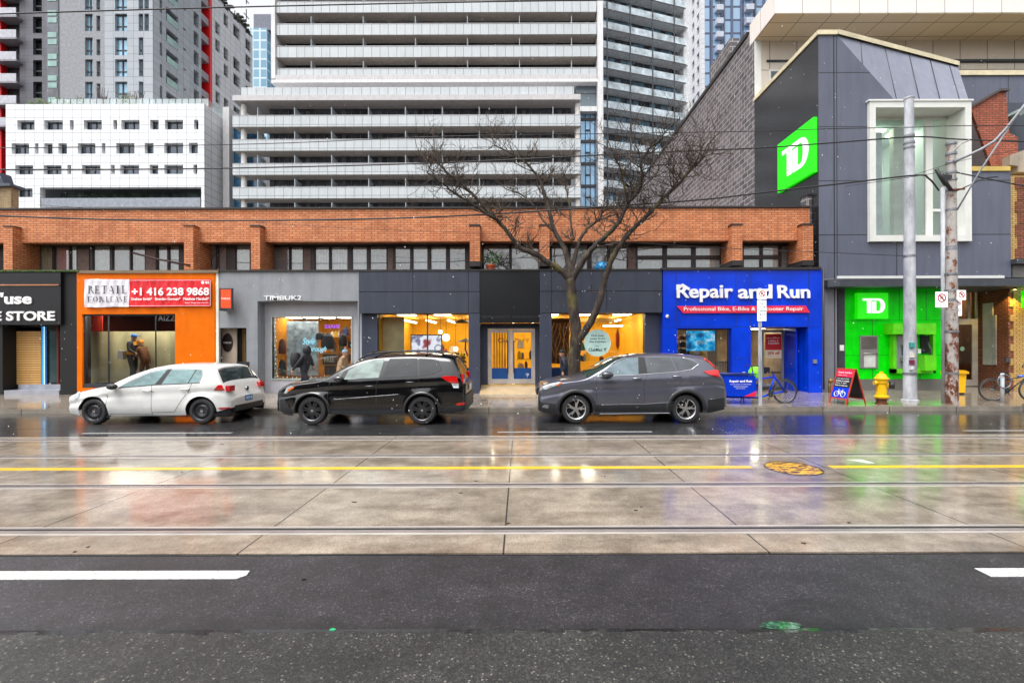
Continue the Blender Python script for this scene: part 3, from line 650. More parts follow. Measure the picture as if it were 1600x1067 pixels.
# --- far blue towers
bt = thing('glass_tower', 'pale blue glass tower with white balcony columns behind the dark brick wall', 'building', (50, 115, 0))
YB = 110; x0 = X(1103, YB); fz = MB(); 
fz.box(x0, X(1260, YB), YB, YB + 14, 0, 130); fz.build('glazing', BRICK('tower_glazing', '#9db9d4', '#7f9cbd', '#4d5870', 2.6, 3.2, .28, 0, .12, .05, 0), bt)
for k in range(22):
    zf = 40 + k * 3.2; MB().box(X(1118, YB), X(1128.5, YB), YB - 1.3, YB - .01, zf, zf + 1.3).build('balcony', M('pale_balcony', '#b9bfcc', .5), bt); MB().box(X(1164, YB), X(1176, YB), YB - 1.3, YB - .01, zf + .1, zf + 1.4).build('balcony', MATS['pale_balcony'], bt)
for p in (1112, 1131, 1143, 1158, 1180, 1193): MB().box(X(p, YB), X(p + 2.4, YB), YB - .3, YB - .005, 0, 130).build('pier', M('slate_pier', '#56617a', .5), bt)
sp = []
for k in range(26): sp += [(1.2 + j * 3.1, 2.6 + j * 3.1, 30 + k * 3.2, 31.9 + k * 3.2) for j in range(4)]
MB((x0 - .01, YB, 0), (0, -1, 0)).frame((x0 - .8, YB + 13.5, 0), (0, -1, 0)).wall(0, 13.4, 0, 130, 0, .78, sp).build('side_wall', m_lpan, bt)
gt = thing('glass_tower', 'slim glass office tower with a dark top beside the white condominium', 'building', (-85, 150, 0))
YG = 150
MB().box(X(392, YG), X(418, YG), YG, YG + 14, 0, Z(43, YG)).build('glazing', BRICK('sky_glazing', '#8fb6cb', '#6f9cb8', '#c9dbe4', 2.4, 3.1, .3, 0, .12, .05, 0), gt)
MB().box(X(395, YG), X(440, YG), YG + 1, YG + 15, Z(43, YG), Z(18, YG)).build('plant_room', M('plant_grey', '#6a6e7d', .6), gt)
MB().box(X(418, YG) + .01, X(445, YG), YG + 3, YG + 15, 0, Z(43.5, YG)).build('rear_glazing', MATS['sky_glazing'], gt)
# ================================================================ shopfronts (plane FY)
TOP = Z(422.5, FY)
gl_shop = GLASS('shop_glass', (.92, .95, .96), 1.0)
def shop(name, label, px, cat='shopfront'): return thing(name, label, cat, (X(px, FY), FY, .2))
def room(parent, x0, x1, y0, y1, z0, z1, mw, mf, lampc, watts, nl=3, mc=None, ls=.3):
    mc = mc or mw; t = .06
    MB().box(x0, x1, y1, y1 + t, z0, z1).build('room_wall', mw, parent)
    MB().box(x0 - t, x0 - .001, y0, y1 + t, z0, z1).build('room_wall', mw, parent); MB().box(x1 + .001, x1 + t, y0, y1 + t, z0, z1).build('room_wall', mw, parent)
    MB().box(x0 - t, x1 + t, y0, y1 + t, z0 - t, z0 - .002).build('room_floor', mf, parent); MB().box(x0 - t, x1 + t, y0, y1 + t, z1 + .002, z1 + t).build('room_ceiling', mc, parent)
    for k in range(nl):
        xx = x0 + (x1 - x0) * (k + .5) / nl
        MB().box(xx - ls, xx + ls, y0 + .9, y0 + .9 + 2 * ls, z1 - .05, z1 - .002).build('ceiling_lamp', EM('lamp_%s' % round(watts), lampc, watts), parent)
def pane(x0, x1, z0, z1, y, parent, m=None, name='pane'):
    g = MB(); g.poly([(x0, y, z0), (x1, y, z0), (x1, y, z1), (x0, y, z1)]); return g.build(name, m or gl_shop, parent)
def B(mb, p0, p1, q0, q1, y0, y1, m=0, Y=None):
    """box by photo columns p0..p1, rows q0(top)..q1(bottom) seen at depth Y"""
    Y = Y or y0; mb.box(X(p0, Y), X(p1, Y), y0, y1, Z(q1, Y), Z(q0, Y), m); return mb
G0 = GZ(FY) - .08
# --- 1 black grooming store
m_blk = M('black_render', '#050609', .6, bmp=.15, streak=.3, var=.3); m_blk2 = M('black_sign_panel', '#0f1015', .45, var=.2, streak=.2)
s1 = shop('shopfront', 'black shopfront with a white lettered sign and steps up to a wooden panel door', 40)
mb = MB(); mb.wall(X(-130, FY), X(121.6, FY), G0, TOP, FY, FY + .5, [(X(4, FY), X(94, FY), G0 + .01, Z(505, FY))]); mb.build('wall', m_blk, s1)
B(MB(), -100, 95, 424, 505, FY - .1, FY - .003).build('sign_panel', m_blk2, s1)
mb = MB(); B(mb, -100, 92, 442, 444, FY - .13, FY - .102); mb.build('copper_strip', M('copper', '#c58868', .3, .7), s1)
B(MB(), -130, 122, 419.5, 422.3, FY - .12, FY + .5).build('ledge', M('mossy_ledge', (.05, .09, .02), .9, var=.6, scale=12), s1)
sg = thing('shop_sign', 'white lettered sign on the black shopfront at the left edge', 'sign', (X(40, FY), FY - .1, Z(480, FY)))
m_lit = M('white_letters', '#f4f5f7', .3)
text('lettering', "'use", X(2, FY-.1), X(51, FY-.1), Z(473, FY-.1), Z(455, FY-.1), FY - .103, m_lit, sg, .03, .03)
text('lettering', "E STORE", X(-8, FY-.1), X(87, FY-.1), Z(499, FY-.1), Z(484, FY-.1), FY - .103, m_lit, sg, .03, .03)
for i, (a, b_) in enumerate(((.2, .38), (.38, .55))): MB().box(X(6 + i * 7, FY), X(92, FY), FY - .0 + i * .35, FY + .8, G0, a + .15 + .0).build('step', M('grey_step', '#9a9da8', .35, coat=.4), s1)
Yd = FY + .45
m_plank = BRICK('wood_slats', '#dcae6c', '#d09c58', '#6d4a26', 4, .085, .01, .5, .5, .12, .4)
B(MB(), 15, 64, 509, 598, Yd, Yd + .06).build('wooden_door', m_plank, s1)
B(MB(), 64.5, 74, 507, 599, Yd, Yd + .05).build('glass_strip', m_dark, s1)
for k, cc_ in enumerate(('#3fa9ff', '#bfe6ff', '#1d5fa8')):
    q = MB(); q.box(X(66 + k * 3, Yd), X(67.3 + k * 3, Yd), Yd - .02, Yd - .002, Z(598, Yd), Z(508, Yd)); q.build('reflection_bar', EM('tube%d' % k, cc_, (.2, .4, .12)[k]), s1)  # glowing bars stand in for vertical reflections in the glass strip
B(MB(), 75, 94, 515, 596, Yd + .04, Yd + .1).build('glass_door', M('teal_glass', '#1f3d42', .08, spec=.8), s1)
B(MB(), 5, 95, 505, 515, Yd + .0, Yd + .12).build('door_head', m_blk, s1)
mb = MB(); mb.box(X(74, Yd), X(96, Yd), Yd + .12, Yd + .2, G0, 3.2); mb.box(X(0, Yd), X(15.2, Yd), Yd - .02, Yd + .2, G0, 3.2); mb.build('recess', m_blk, s1)
# --- 2 orange vacant shop
m_or = M('orange_panel', '#e66e00', .5, var=.05, streak=.06, spec=.15); m_or2 = M('coping_brown', '#7a6a55', .6)
s2 = shop('shopfront', 'bright orange vacant shopfront with a papered window under a lease banner', 232)
wx0, wx1, wz0, wz1 = X(130, FY), X(275, FY), Z(604, FY), Z(489, FY)
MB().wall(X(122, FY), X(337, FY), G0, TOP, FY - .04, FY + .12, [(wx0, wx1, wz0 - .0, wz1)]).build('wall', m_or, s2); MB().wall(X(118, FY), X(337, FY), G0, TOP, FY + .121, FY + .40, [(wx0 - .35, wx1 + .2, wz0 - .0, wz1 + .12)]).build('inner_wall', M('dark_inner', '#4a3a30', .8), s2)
B(MB(), 121, 341, 420.5, 425, FY - .09, FY + .45).build('coping', m_or2, s2)
B(MB(), 337.2, 341.6, 425, 614, FY - .02, FY + .1).build('white_trim', M('cream_trim', '#e8e2d0', .5), s2)
B(MB(), 130, 275, 598, 603.8, FY - .02, FY + .3).build('bulkhead', M('bulkhead', '#2c3036', .5), s2)
m_paper = M('tan_paper', '#bdb58a', .8, var=.12, scale=1.2, bmp=.6, bs=3)
PY = FY + .95
mb = MB(); N = 60
for k in range(N):
    u0, u1 = k / N, (k + 1) / N; a, b_ = wx0 - 1.2 + (wx1 - wx0 + 1.5) * u0, wx0 - 1.2 + (wx1 - wx0 + 1.5) * u1
    f = lambda u: PY + .04 * math.sin(u * 21) + .02 * math.sin(u * 57)
    mb.poly([(a, f(u0), wz0 - .4), (b_, f(u1), wz0 - .4), (b_, f(u1), Z(516, PY)), (a, f(u0), Z(516, PY))], 0, True)
mb.build('window_paper', m_paper, s2)
MB().box(wx0 + .1, wx1 - .1, FY + .45, FY + .88, wz1 + .08, wz1 + .11).build('added_fill_light', EM('added_fill_light', (1, .93, .8), 8), s2)  # added glowing panel to brighten the paper, no known fitting
room(s2, wx0 - 1.3, wx1 + .5, FY + .41, FY + 5, wz0 - .1, wz1 + .15, M('maroon_room', '#6a2a1c', .8), m_dark, (1, .7, .5), 2.5, 2)
for p in (167, 241): MB().box(X(p, FY) - .012, X(p, FY) + .012, FY + .05, FY + .09, wz0, wz1).build('mullion', m_mul, s2)
mb = MB(); mb.box(wx0, wx1, FY + .03, FY + .11, wz1 - .05, wz1); mb.box(wx0, wx0 + .04, FY + .03, FY + .11, wz0, wz1 - .05); mb.box(wx1 - .04, wx1, FY + .03, FY + .11, wz0, wz1 - .05); mb.build('window_frame', m_mul, s2)
pane(wx0, wx1, wz0, wz1, FY + .07, s2)
text('yellow_lettering', 'AIZZI.', X(243, FY), X(275, FY), Z(499.5, FY), Z(491, FY), FY + .12, EM('yellow_emissive', '#e8d23a', .35), s2, .004, .0)  # yellow letters, slightly emissive
mb = MB(); B(mb, 130, 160, 486, 516, FY + .7, FY + .72); mb.build('red_cloth', M('red_cloth', '#b02c14', .8), s2)
bn = thing('lease_banner', 'white and red retail for lease banner stretched over the orange shopfront', 'banner', (X(231, FY), FY - .1, Z(457, FY)))
def banner(x0, x1, z0, z1, y, m, name):
    mb = MB(); N, K = 30, 8
    f = lambda u, v: y - .02 - .018 * math.sin(u * 9 + v * 5) - .012 * math.sin(u * 23 - v * 7)
    for i in range(N):
        for j in range(K):
            q = [(i / N, j / K), ((i+1) / N, j / K), ((i+1) / N, (j+1) / K), (i / N, (j+1) / K)]
            mb.poly([(x0 + (x1 - x0) * u, f(x0 + (x1 - x0) * u, v), z0 + (z1 - z0) * v + .02 * math.sin(u * 3.14 * 2) * (v - .5)) for u, v in q], 0, True)
    return mb.build(name, m, bn)
BY = FY - .08
banner(X(133, BY), X(203, BY), Z(478, BY), Z(434.5, BY), BY, M('banner_white', '#e9e7ee', .5), 'white_panel'); banner(X(202.8, BY), X(330, BY), Z(477.5, BY), Z(434.5, BY), BY, M('banner_red', '#e3202c', .45), 'red_panel')
mb = MB()
for a, b_, p, q in ((135, 329, 436, 436.6), (135, 329, 475.8, 476.4), (328.4, 329, 436, 476.4), (135, 135.6, 436, 476.4)): B(mb, a, b_, p, q, BY - .07, BY - .06)
mb.build('banner_border', M('banner_line', '#e6dfe4', .5), bn)
TY = BY - .075
def serif(s, px0, px1, q0, q1):
    """high contrast serif capitals"""
    m_ = M('ink', '#2a2a33', .5); mb = MB(); n_ = len(s); w_ = (px1 - px0) / n_; g = {
     'R': [('v',.12,.32,0,1),('h',.05,.4,0),('h',.05,.4,1),('bowl',.3,.85,.5,1),('d',.45,.95,.5,0)], 'E': [('v',.12,.32,0,1),('h',.05,.85,0),('h',.05,.8,1),('h',.3,.65,.5),('t',.8,0),('t',.76,.8)],
     'T': [('v',.4,.6,0,1),('h',.05,.95,1),('h',.3,.7,0),('t',.05,.8),('t',.9,.8)], 'A': [('d',.48,.9,1,0),('l',.5,.12,1,0),('h',.25,.7,.33),('h',.02,.26,0),('h',.68,1,0)], 'I': [('v',.36,.6,0,1),('h',.22,.74,0),('h',.22,.74,1)],
     'L': [('v',.15,.35,0,1),('h',.05,.85,0),('h',.05,.5,1),('t',.8,0)], 'F': [('v',.12,.32,0,1),('h',.05,.45,0),('h',.05,.82,1),('h',.3,.65,.5),('t',.78,.8)], 'O': [('o',)], 'S': [('s',)], ' ': []}
    for i, ch in enumerate(s):
        ox = px0 + i * w_; PX = lambda u: X(ox + (u * .88 + .06) * w_, TY); PZ = lambda v: Z(q1 - v * (q1 - q0), TY); th = (q1 - q0) * TY / F * .075
        for e in g[ch]:
            if e[0] == 'v': mb.box(PX(e[1]), PX(e[2]), TY - .004, TY, PZ(e[3]) , PZ(e[4]))
            if e[0] == 'h': mb.box(PX(e[1]), PX(e[2]), TY - .006, TY - .0041, PZ(e[3]) - (th if e[3] > .4 else 0), PZ(e[3]) + (0 if e[3] > .4 else th))
            if e[0] == 't': mb.box(PX(e[1]), PX(e[1] + .06), TY - .008, TY - .0061, PZ(e[2]), PZ(e[2] + .2))
            if e[0] in 'dl': k_ = .18 if e[0] == 'd' else .05; mb.prism([(PX(e[1]), PZ(e[3])), (PX(e[1] + k_), PZ(e[3])), (PX(e[2] + k_), PZ(e[4])), (PX(e[2]), PZ(e[4]))], TY - .0095, TY - .0081)
            if e[0] in ('bowl', 'o', 's'):
                if e[0] == 'bowl': ar = [(e[1] + .3 * math.sin(t), .75 + .22 * math.cos(t), .03 + .09 * math.sin(t)) for t in [k * math.pi / 8 for k in range(9)]]
                elif e[0] == 'o': ar = [(.5 + .38 * math.sin(t), .5 + .46 * math.cos(t), .03 + .09 * abs(math.sin(t))) for t in [k * math.pi / 10 for k in range(21)]]
                else: ar = [(.75, .8, .03), (.6, .94, .04), (.35, .9, .08), (.25, .75, .1), (.4, .58, .1), (.65, .42, .1), (.75, .25, .1), (.6, .08, .06), (.35, .06, .03), (.2, .2, .03)]
                for (a, b_, t1), (a2, b2, t2) in zip(ar, ar[1:]): mb.prism([(PX(a - t1), PZ(b_)), (PX(a + t1), PZ(b_ + .02)), (PX(a2 + t2), PZ(b2 + .0)), (PX(a2 - t2), PZ(b2 - .02))], TY - .0115, TY - .0101)
    return mb.build('serif_lettering', m_, bn)
serif('RETAIL', 137, 200, 444.5, 457); serif('FOR', 136.5, 163, 461.5, 470); serif('LEASE', 165, 200, 461.5, 470)
m_wt = M('banner_text', '#fbf3f4', .4)
text('phone_number', '+1 416 238 9868', X(206, TY), X(327, TY), Z(460.5, TY), Z(447.5, TY), TY, m_wt, bn, .004, .035)
text('small_print', 'Graham Smith*   Brendan Gorman*   Matthew Marshall*', X(205, TY), X(327, TY), Z(467.5, TY), Z(463, TY), TY, m_wt, bn, .004, .02)
text('small_print', 'Sales Representative', X(289, TY), X(326, TY), Z(473, TY), Z(470.5, TY), TY, m_wt, bn, .003, .0)
text('logo', 'as', X(321, TY), X(327, TY), Z(442, TY), Z(438, TY), TY, m_wt, bn, .003, .02); MB().disc(X(317, TY), Z(440, TY), .055, TY - .004, TY).build('logo_disc', m_wt, bn)
# --- 3 grey bag shop
m_gr = M('grey_render', '#8b8f95', .6, var=.06, streak=.13, bmp=.1); m_gr2 = M('pale_render', '#b3b4bc', .6, var=.05, streak=.08)
s3 = shop('shopfront', 'plain grey shopfront with a recessed display window framed by string lights', 450)
RY = FY + .45
MB().wall(X(341.8, FY), X(561, FY), G0, TOP, FY, FY + .08, [(X(343, FY), X(385, FY), G0 - 1, Z(511, FY)), (X(402.5, FY), X(559, FY), G0 - 1, Z(469.5, FY))]).build('wall', m_gr, s3)
B(MB(), 340, 1036, 420.5, 423.2, FY - .05, FY + .5).build('coping', m_cap, s3)
MB().box(X(385, FY), X(402.5, FY), FY + .08, RY + .3, G0, Z(469.5, FY)).build('pier', m_gr, s3); MB().box(X(402.5, FY), X(561, FY), FY + .08, RY + .3, Z(469.5, FY), TOP).build('lintel', m_gr, s3)
w0, w1, v0, v1 = X(425.5, RY), X(549, RY), Z(590, RY), Z(494.5, RY)
MB().wall(X(402.6, FY), X(561, FY) - .003, G0, Z(469.6, FY), RY, RY + .25, [(w0, w1, v0, v1)]).build('recessed_wall', m_gr2, s3)
mb = MB(); t = .05; fY = RY - .03
mb.box(w0 - t, w0, fY, RY + .1, v0 - t, v1 + t); mb.box(w1, w1 + t, fY, RY + .1, v0 - t, v1 + t); mb.box(w0, w1, fY, RY + .1, v1, v1 + t); mb.box(w0, w1, fY, RY + .1, v0 - t, v0); mb.build('window_frame', M('greenish_frame', '#b9bfb4', .4, .2), s3)
pane(w0, w1, v0, v1, RY + .05, s3)
m_oi = M('orange_interior', '#d08a1c', .7, var=.2, scale=1.5); m_wf = M('wood_floor', '#7a4a22', .5, var=.2)
room(s3, w0 - .25, w1 + .25, RY + .26, RY + 3.2, v0 - .12, v1 + .1, m_oi, m_wf, (1, .88, .66), 7, 5, M('brown_ceiling', '#4b3424', .7), .22)
m_prod = [M('prod%d' % k, h, .6) for k, h in enumerate(('#1d2026', '#5a2f2a', '#3c4b52', '#c9b49a', '#7a7f86', '#2c3f6d', '#b5641c', '#e9e4da', '#e7b21c', '#31572b'))]
r5 = random.Random(11)
def shelving(parent, x0, x1, y, z0, z1, rows, name='shelf', prods=None, dens=.75, mt=None):
    for k in range(rows):
        z = z0 + (z1 - z0) * k / rows
        MB().box(x0, x1, y - .3, y, z, z + .03).build(name, mt or M('shelf_wood', '#8a5a2c', .5), parent)
        mb = MB(); x = x0 + .05
        while x < x1 - .12:
            w_ = r5.uniform(.1, .3); h = (z1 - z0) / rows * r5.uniform(.4, .85)
            if r5.random() < dens:
                m_ = r5.randrange(len(m_prod)); mb.box(x, min(x + w_ * .9, x1), y - .26, y - .04, z + .031, z + .031 + h * .8, m_)
                mb.box(x + w_ * .2, min(x + w_ * .7, x1), y - .24, y - .08, z + .0315 + h * .8, z + .03 + h, m_)
            x += w_
        mb.build('goods', m_prod, parent)
shelving(s3, w0 + .1, w0 + .75, RY + 1.6, v0 + .1, v1 - .1, 4); shelving(s3, w1 - 1.1, w1 - .1, RY + 1.8, v0 + .1, v1 - .2, 4); shelving(s3, w0 + 1.0, w1 - 1.2, RY + 2.9, v0 + .3, v1 - .1, 3)
mb = MB(); B(mb, 448, 497, 501, 586, RY + .5, RY + .53); mb.build('display_panel', M('ice_panel', '#cddde0', .6, var=.35, scale=5), s3)
def bagm(mb, px, q0, q1, wd, y, m): mb.lathe([(.02, 0), (wd, .03), (wd * 1.05, .3), (wd * .9, .75), (wd * .4, .97), (.01, 1)], X(px, y), y, 0, n=10, m=m)
for px, q0, q1, wd, k in ((441, 528, 552, .13, 1), (441, 560, 586, .12, 0), (512, 519, 545, .22, 0), (536, 520, 540, .14, 0), (539, 545, 565, .15, 4), (516, 552, 585, .2, 2), (430, 540, 590, .08, 7), (500, 518, 530, .15, 0)):
    yy = RY + .45 + (k % 3) * .2; zz0, zz1 = Z(q1, yy), Z(q0, yy); mb = MB(); pr = [(.02, 0), (wd, .02), (wd * 1.05, .35), (wd * .85, .8), (wd * .35, .97), (.01, 1)]
    mb.lathe([(r_, zz0 + h * (zz1 - zz0)) for r_, h in pr], X(px, yy), yy, 0, n=12); mb.build('display_bag', m_prod[k], s3)
mb = MB(); mb.box(X(497, RY), X(523, RY), RY + .3, RY + .33, Z(571, RY), Z(551, RY), 0); mb.box(X(499, RY), X(521, RY), RY + .27, RY + .299, Z(569, RY), Z(553, RY), 1); mb.build('framed_card', [M('frame_tan', '#b98f55', .5), M('card_brown', '#5f432c', .6)], s3)
text('card_lettering', 'FREE', X(502, RY), X(518, RY), Z(565, RY), Z(557, RY), RY + .265, M('cream_ink', '#e8dcc0', .5), s3, .003, .02)
m_neon = EM('cyan_neon', '#9fe8ff', .55)
MB().box(w0 + .1, w1 - .1, RY + .28, RY + .5, v1 + .06, v1 + .09).build('added_fill_light', EM('added_fill_glow', (1, .95, .88), 4), s3)  # added glowing panel to lift the pale display panel, no known fitting
text('neon_script', 'Style', X(470, RY), X(490, RY), Z(540, RY), Z(527, RY), RY + .12, m_neon, s3, .004, .0, shear=.4); text('neon_script', 'through', X(478, RY), X(508, RY), Z(551, RY), Z(540, RY), RY + .12, m_neon, s3, .004, 0, shear=.4)
text('purple_neon', 'SNAKE', X(505, RY), X(529, RY), Z(512, RY), Z(506, RY), RY + .12, EM('purple_neon', '#b45cff', .6), s3, .004, .0, mirror=True)
mb = MB(); r_ = random.Random(3); m_ = 0
for k in range(60):
    u = k / 60 * 2 * (w1 - w0 + v1 - v0); W_, H_ = w1 - w0, v1 - v0
    if u < W_: q = (w0 + u, v1 - .06)
    elif u < W_ + H_: q = (w1 - .05, v1 - (u - W_))
    elif u < 2 * W_ + H_: q = (w1 - (u - W_ - H_), v0 + .05)
    else: q = (w0 + .05, v0 + (u - 2 * W_ - H_))
    mb.ball(q[0] + r_.uniform(-.03, .03), RY + .12, q[1] + r_.uniform(-.03, .03), .015, k % 2, 4)
mb.build('string_lights', [EM('bulb_warm', '#ffe6b0', 1.2), EM('bulb_cool', '#c9f0ff', .9)], s3)
text('mirror_sign', 'TIMBUK2', X(413.5, FY), X(472, FY), Z(468, FY), Z(461.2, FY), FY - .003, m_lit, tag(MB().box(X(412, FY), X(473, FY), FY - .018, FY - .004, Z(469.2, FY), Z(468.6, FY)).build('shop_sign', M('sign_rail', '#9a9ca0', .4, .5)), 'small white bag shop name sign on the plain grey wall', 'sign'), .045, .012).name = 'lettering'
# door recess
MB().box(X(343, FY) - .0, X(385, FY), FY + .7, FY + .8, G0, Z(505, FY)).build('recess_wall', M('recess_grey', '#3c3a38', .7), s3)  # back of the recess in plain dark grey
B(MB(), 345, 370, 512, 592, FY + .35, FY + .4).build('door', M('beige_door', '#b9aa9a', .5), s3)
mb = MB(); mb.disc(X(354.5, FY + .3), Z(534, FY + .3), .19, FY + .32, FY + .349, 28, 0, .34); mb.build('oval_sign', M('dark_brown_oval', '#2a1d1a', .4), s3)
text('oval_lettering', 'TIMBUK2', X(348, FY + .3), X(361, FY + .3), Z(535.5, FY + .3), Z(532.5, FY + .3), FY + .319, m_lit, s3, .003, .01)
mb = MB(); B(mb, 371, 376, 512, 585, FY + .5, FY + .56); B(mb, 376, 384, 513, 585, FY + .6, FY + .64, 1); mb.build('side_panel', [m_mul, M('wood_inner', '#8d6a3e', .5)], s3)
hsn = thing('hanging_sign', 'small orange square sign hanging from the grey wall beside the banner', 'sign', (X(354, FY - .3), FY - .4, Z(466, FY)))
O3, U3 = (X(345.5, FY - .02), FY - .02, 0), (.45, -.9, 0)
mb = MB(); yb = FY - .32
mb.box(X(346, yb), X(362, yb), yb - .04, yb + .04, Z(480, yb), Z(451, yb)); mb.build('panel', M('sign_orange', '#f0501e', .4), hsn)
mb = MB(); mb.box(X(344.5, yb), X(346, yb), yb - .05, FY, Z(484, yb), Z(449, yb)); mb.box(X(346, yb), X(364.5, yb), yb - .035, yb + .035, Z(451, yb), Z(449.3, yb)); mb.box(X(346, yb), X(364.5, yb), yb - .035, yb + .035, Z(483, yb), Z(480.2, yb)); mb.box(X(362.1, yb), X(364, yb), yb - .035, yb + .035, Z(480, yb), Z(451.1, yb)); mb.build('bracket', M('sign_frame', '#45484c', .4, .5), hsn)
text('lettering', 'TIMBUK2', X(347, yb), X(361, yb), Z(467, yb), Z(464, yb), yb - .041, m_lit, hsn, .004, .01)
ab = thing('chalkboard', 'small black sandwich board half hidden behind the white hatchback', 'sign', (X(380, 15.9), 15.9, GZ(15.9)))
mb = MB(); z0 = GZ(15.9); mb.box(X(370, 15.9), X(389, 15.9), 15.88, 15.93, z0 + .1, Z(564, 15.9)); mb.build('board', M('black_frame', '#23262b', .5), ab)
mb = MB(); mb.box(X(373, 15.9), X(386, 15.9), 15.868, 15.879, z0 + .3, Z(567, 15.9)); mb.build('slate', M('slate_board', '#43484e', .5), ab)
for sx in (371, 387): MB().box(X(sx, 15.9), X(sx + 1.2, 15.9), 15.9, 16.1, z0 - .01, z0 + .1).build('leg', M('black_frame'), ab)
text('lettering', 'T2', X(376, 15.9), X(383, 15.9), Z(578, 15.9), Z(570, 15.9), 15.867, m_lit, ab, .003, .02)
# --- 4 charcoal travel shop
m_ch = M('charcoal_panel', '#343a48', .5, var=.06, streak=.22); m_ch2 = M('charcoal_pier', '#3a4052', .5, var=.06, streak=.12); m_ch3 = M('black_fascia', '#07090d', .35, var=.1, streak=.2)
s4 = shop('shopfront', 'charcoal travel shop with bright yellow windows either side of double glass doors', 797)
for a, b_ in ((561.3, 645), (645.6, 731.6), (732.2, 749.6), (843.6, 862), (862.6, 948), (948.6, 1034.6)):
    B(MB(), a, b_, 423.5, 455, FY - .03, FY + .3).build('fascia_panel', m_ch, s4); B(MB(), a, b_, 455.8, 488.8, FY - .03, FY + .3).build('fascia_panel', m_ch, s4)
MB().box(X(561, FY), X(1035, FY), FY + .301, FY + .5, Z(489, FY), TOP).build('backing_wall', m_dark, s4)
B(MB(), 750, 843, 424, 504, FY + .0, FY + .3).build('entrance_sign_panel', m_ch3, s4)
text('ghost_lettering', 'RETROSPECT  DANFORTH', X(753, FY), X(840, FY), Z(497, FY), Z(493, FY), FY - .001, M('faint_letters', '#33353a', .4), s4, .003, 0)
for a, b_ in ((732.2, 749.6), (843.6, 862)): B(MB(), a, b_, 489.5, 615, FY - .02, FY + .8).build('pier', m_ch2, s4)
for a, b_, yy in ((561.5, 586, FY + .25), (1011, 1035, FY + .25)): B(MB(), a, b_, 489.5, 616, yy, yy + .3, 0, FY).build('pier', m_ch2, s4)
GYs = FY + .35
m_yw = M('yellow_wall', '#f3c12c', .7, var=.12, scale=.9); m_cream = M('cream_wall', '#f0dda8', .7); m_yc = M('yellow_ceiling', '#e2b23a', .7)
wz0, wz1 = Z(592, FY), Z(490, FY)
def yroom(x0, x1, y0, nl):
    room(s4, x0, x1, y0, FY + 5.6, .45, wz1 + .1, m_yw, M('pale_floor', '#c9a25a', .3), (1, .93, .74), 6.5, nl, m_yc)
    for k in range(nl * 2):
        MB().box(x0 + .3 + k * .9, x0 + .38 + k * .9, y0 + 2.4, y0 + 4.4, wz1 - .1, wz1 - .04).build('strip_light', EM('strip', (1, .9, .65), 5), s4)
xa1, xb1, xc1, xd1 = X(586.5, FY), X(741, FY), X(852, FY), X(1010.5, FY)
yroom(xa1 + .01, xd1 + .2, GYs + .1, 7)
for a, b_ in ((586.5, 732), (862.3, 1010.8)):
    A, Bq = X(a, FY), X(b_, FY); mb = MB(); t = .045; mb.box(A, Bq, GYs - .03, GYs + .05, wz1, wz1 + .05); mb.box(A, Bq, GYs - .03, GYs + .05, wz0 - .08, wz0)
    if a < 700: mb.box(X(665, FY) - .02, X(665, FY) + .02, GYs - .03, GYs + .05, wz0, wz1)
    mb.build('window_frame', m_mul, s4); pane(A, Bq, wz0, wz1, GYs, s4); MB().box(A - .05, Bq + .05, GYs - .02, GYs + .08, G0, wz0 - .081).build('bulkhead', m_ch2, s4)
m_bb = M('blue_band', '#144a8c', .4)
for a, b_ in ((700, 732), (862.3, 902)): MB().box(X(a, FY), X(b_, FY), GYs + .01, GYs + .02, wz0, Z(575, FY)).build('blue_film', m_bb, s4)
MB().box(X(586, FY), X(622, FY), GYs + .5, GYs + .54, .5, wz1 - .05).build('cream_partition', m_cream, s4)
scn = MB(); B(scn, 639, 689, 522, 566, GYs + .25, GYs + .31, 0, GYs); scn.build('screen', m_mul, s4)
m, nt, b = mk('screen_picture'); P = pos(nt); n_ = noise(nt, P, 1.7, 2, .4); cx_ = ramp(nt, n_, [(.42, (.35, .05, .06)), (.46, (.75, .76, .85)), (.56, (.85, .86, .92)), (.6, (.12, .12, .25)), (.64, (.8, .8, .86))])
nt.links.new(cx_, b.inputs['Emission Color']); setp(b, Emission_Strength=.5); b.inputs['Base Color'].default_value = (0, 0, 0, 1)
mb = MB(); B(mb, 640.5, 687.5, 523.5, 565, GYs + .24, GYs + .249, 0, GYs); mb.build('screen_image', m, s4)
for px, py, r_ in ((697, 527, .11), (688, 518, .06), (712, 545, .07)):
    yy = FY + 1.6; mb = MB(); mb.ball(X(px, yy), yy, Z(py, yy), r_ * 1.3, 0, 8); mb.tube([(X(px, yy), yy, Z(py, yy)), (X(px, yy), yy, wz1)], .008, 4, 1, False); mb.build('globe_lamp', [EM('globe', (1, .92, .7), 3), m_mul], s4)
for px, py in ((722, 504), (728, 534)):
    yy = FY + 1.2; mb = MB(); mb.lathe([(.33, 0), (.3, .04), (.08, .12), (.01, .14)], X(px, yy), yy, Z(py, yy), n=18); mb.tube([(X(px, yy), yy, Z(py, yy)), (X(px, yy), yy, wz1)], .008, 4, 0, False); mb.build('pendant_shade', M('grey_shade', '#6d675c', .5), s4)
mb = MB(); mb.tube([(X(728, FY+1), FY+1, Z(530, FY+1)), (X(727, FY+1), FY+1, Z(545, FY+1)), (X(731, FY+1), FY+1, Z(556, FY+1))], .03, 6); mb.build('hat_stand', m_mul, s4)
mb = MB(); r_ = random.Random(8); yy = FY + 1.5
for k in range(60): mb.ball(X(r_.uniform(700, 728), yy), yy + r_.uniform(-.2, .2), Z(r_.uniform(550, 574), yy), r_.uniform(.04, .08), r_.randrange(3), 4)
mb.build('plant_display', [M('leaf_dark', (.03, .05, .02), .6), M('yellow_thing', '#e8c81e', .6), M('ochre', '#8a6a10', .6)], s4)
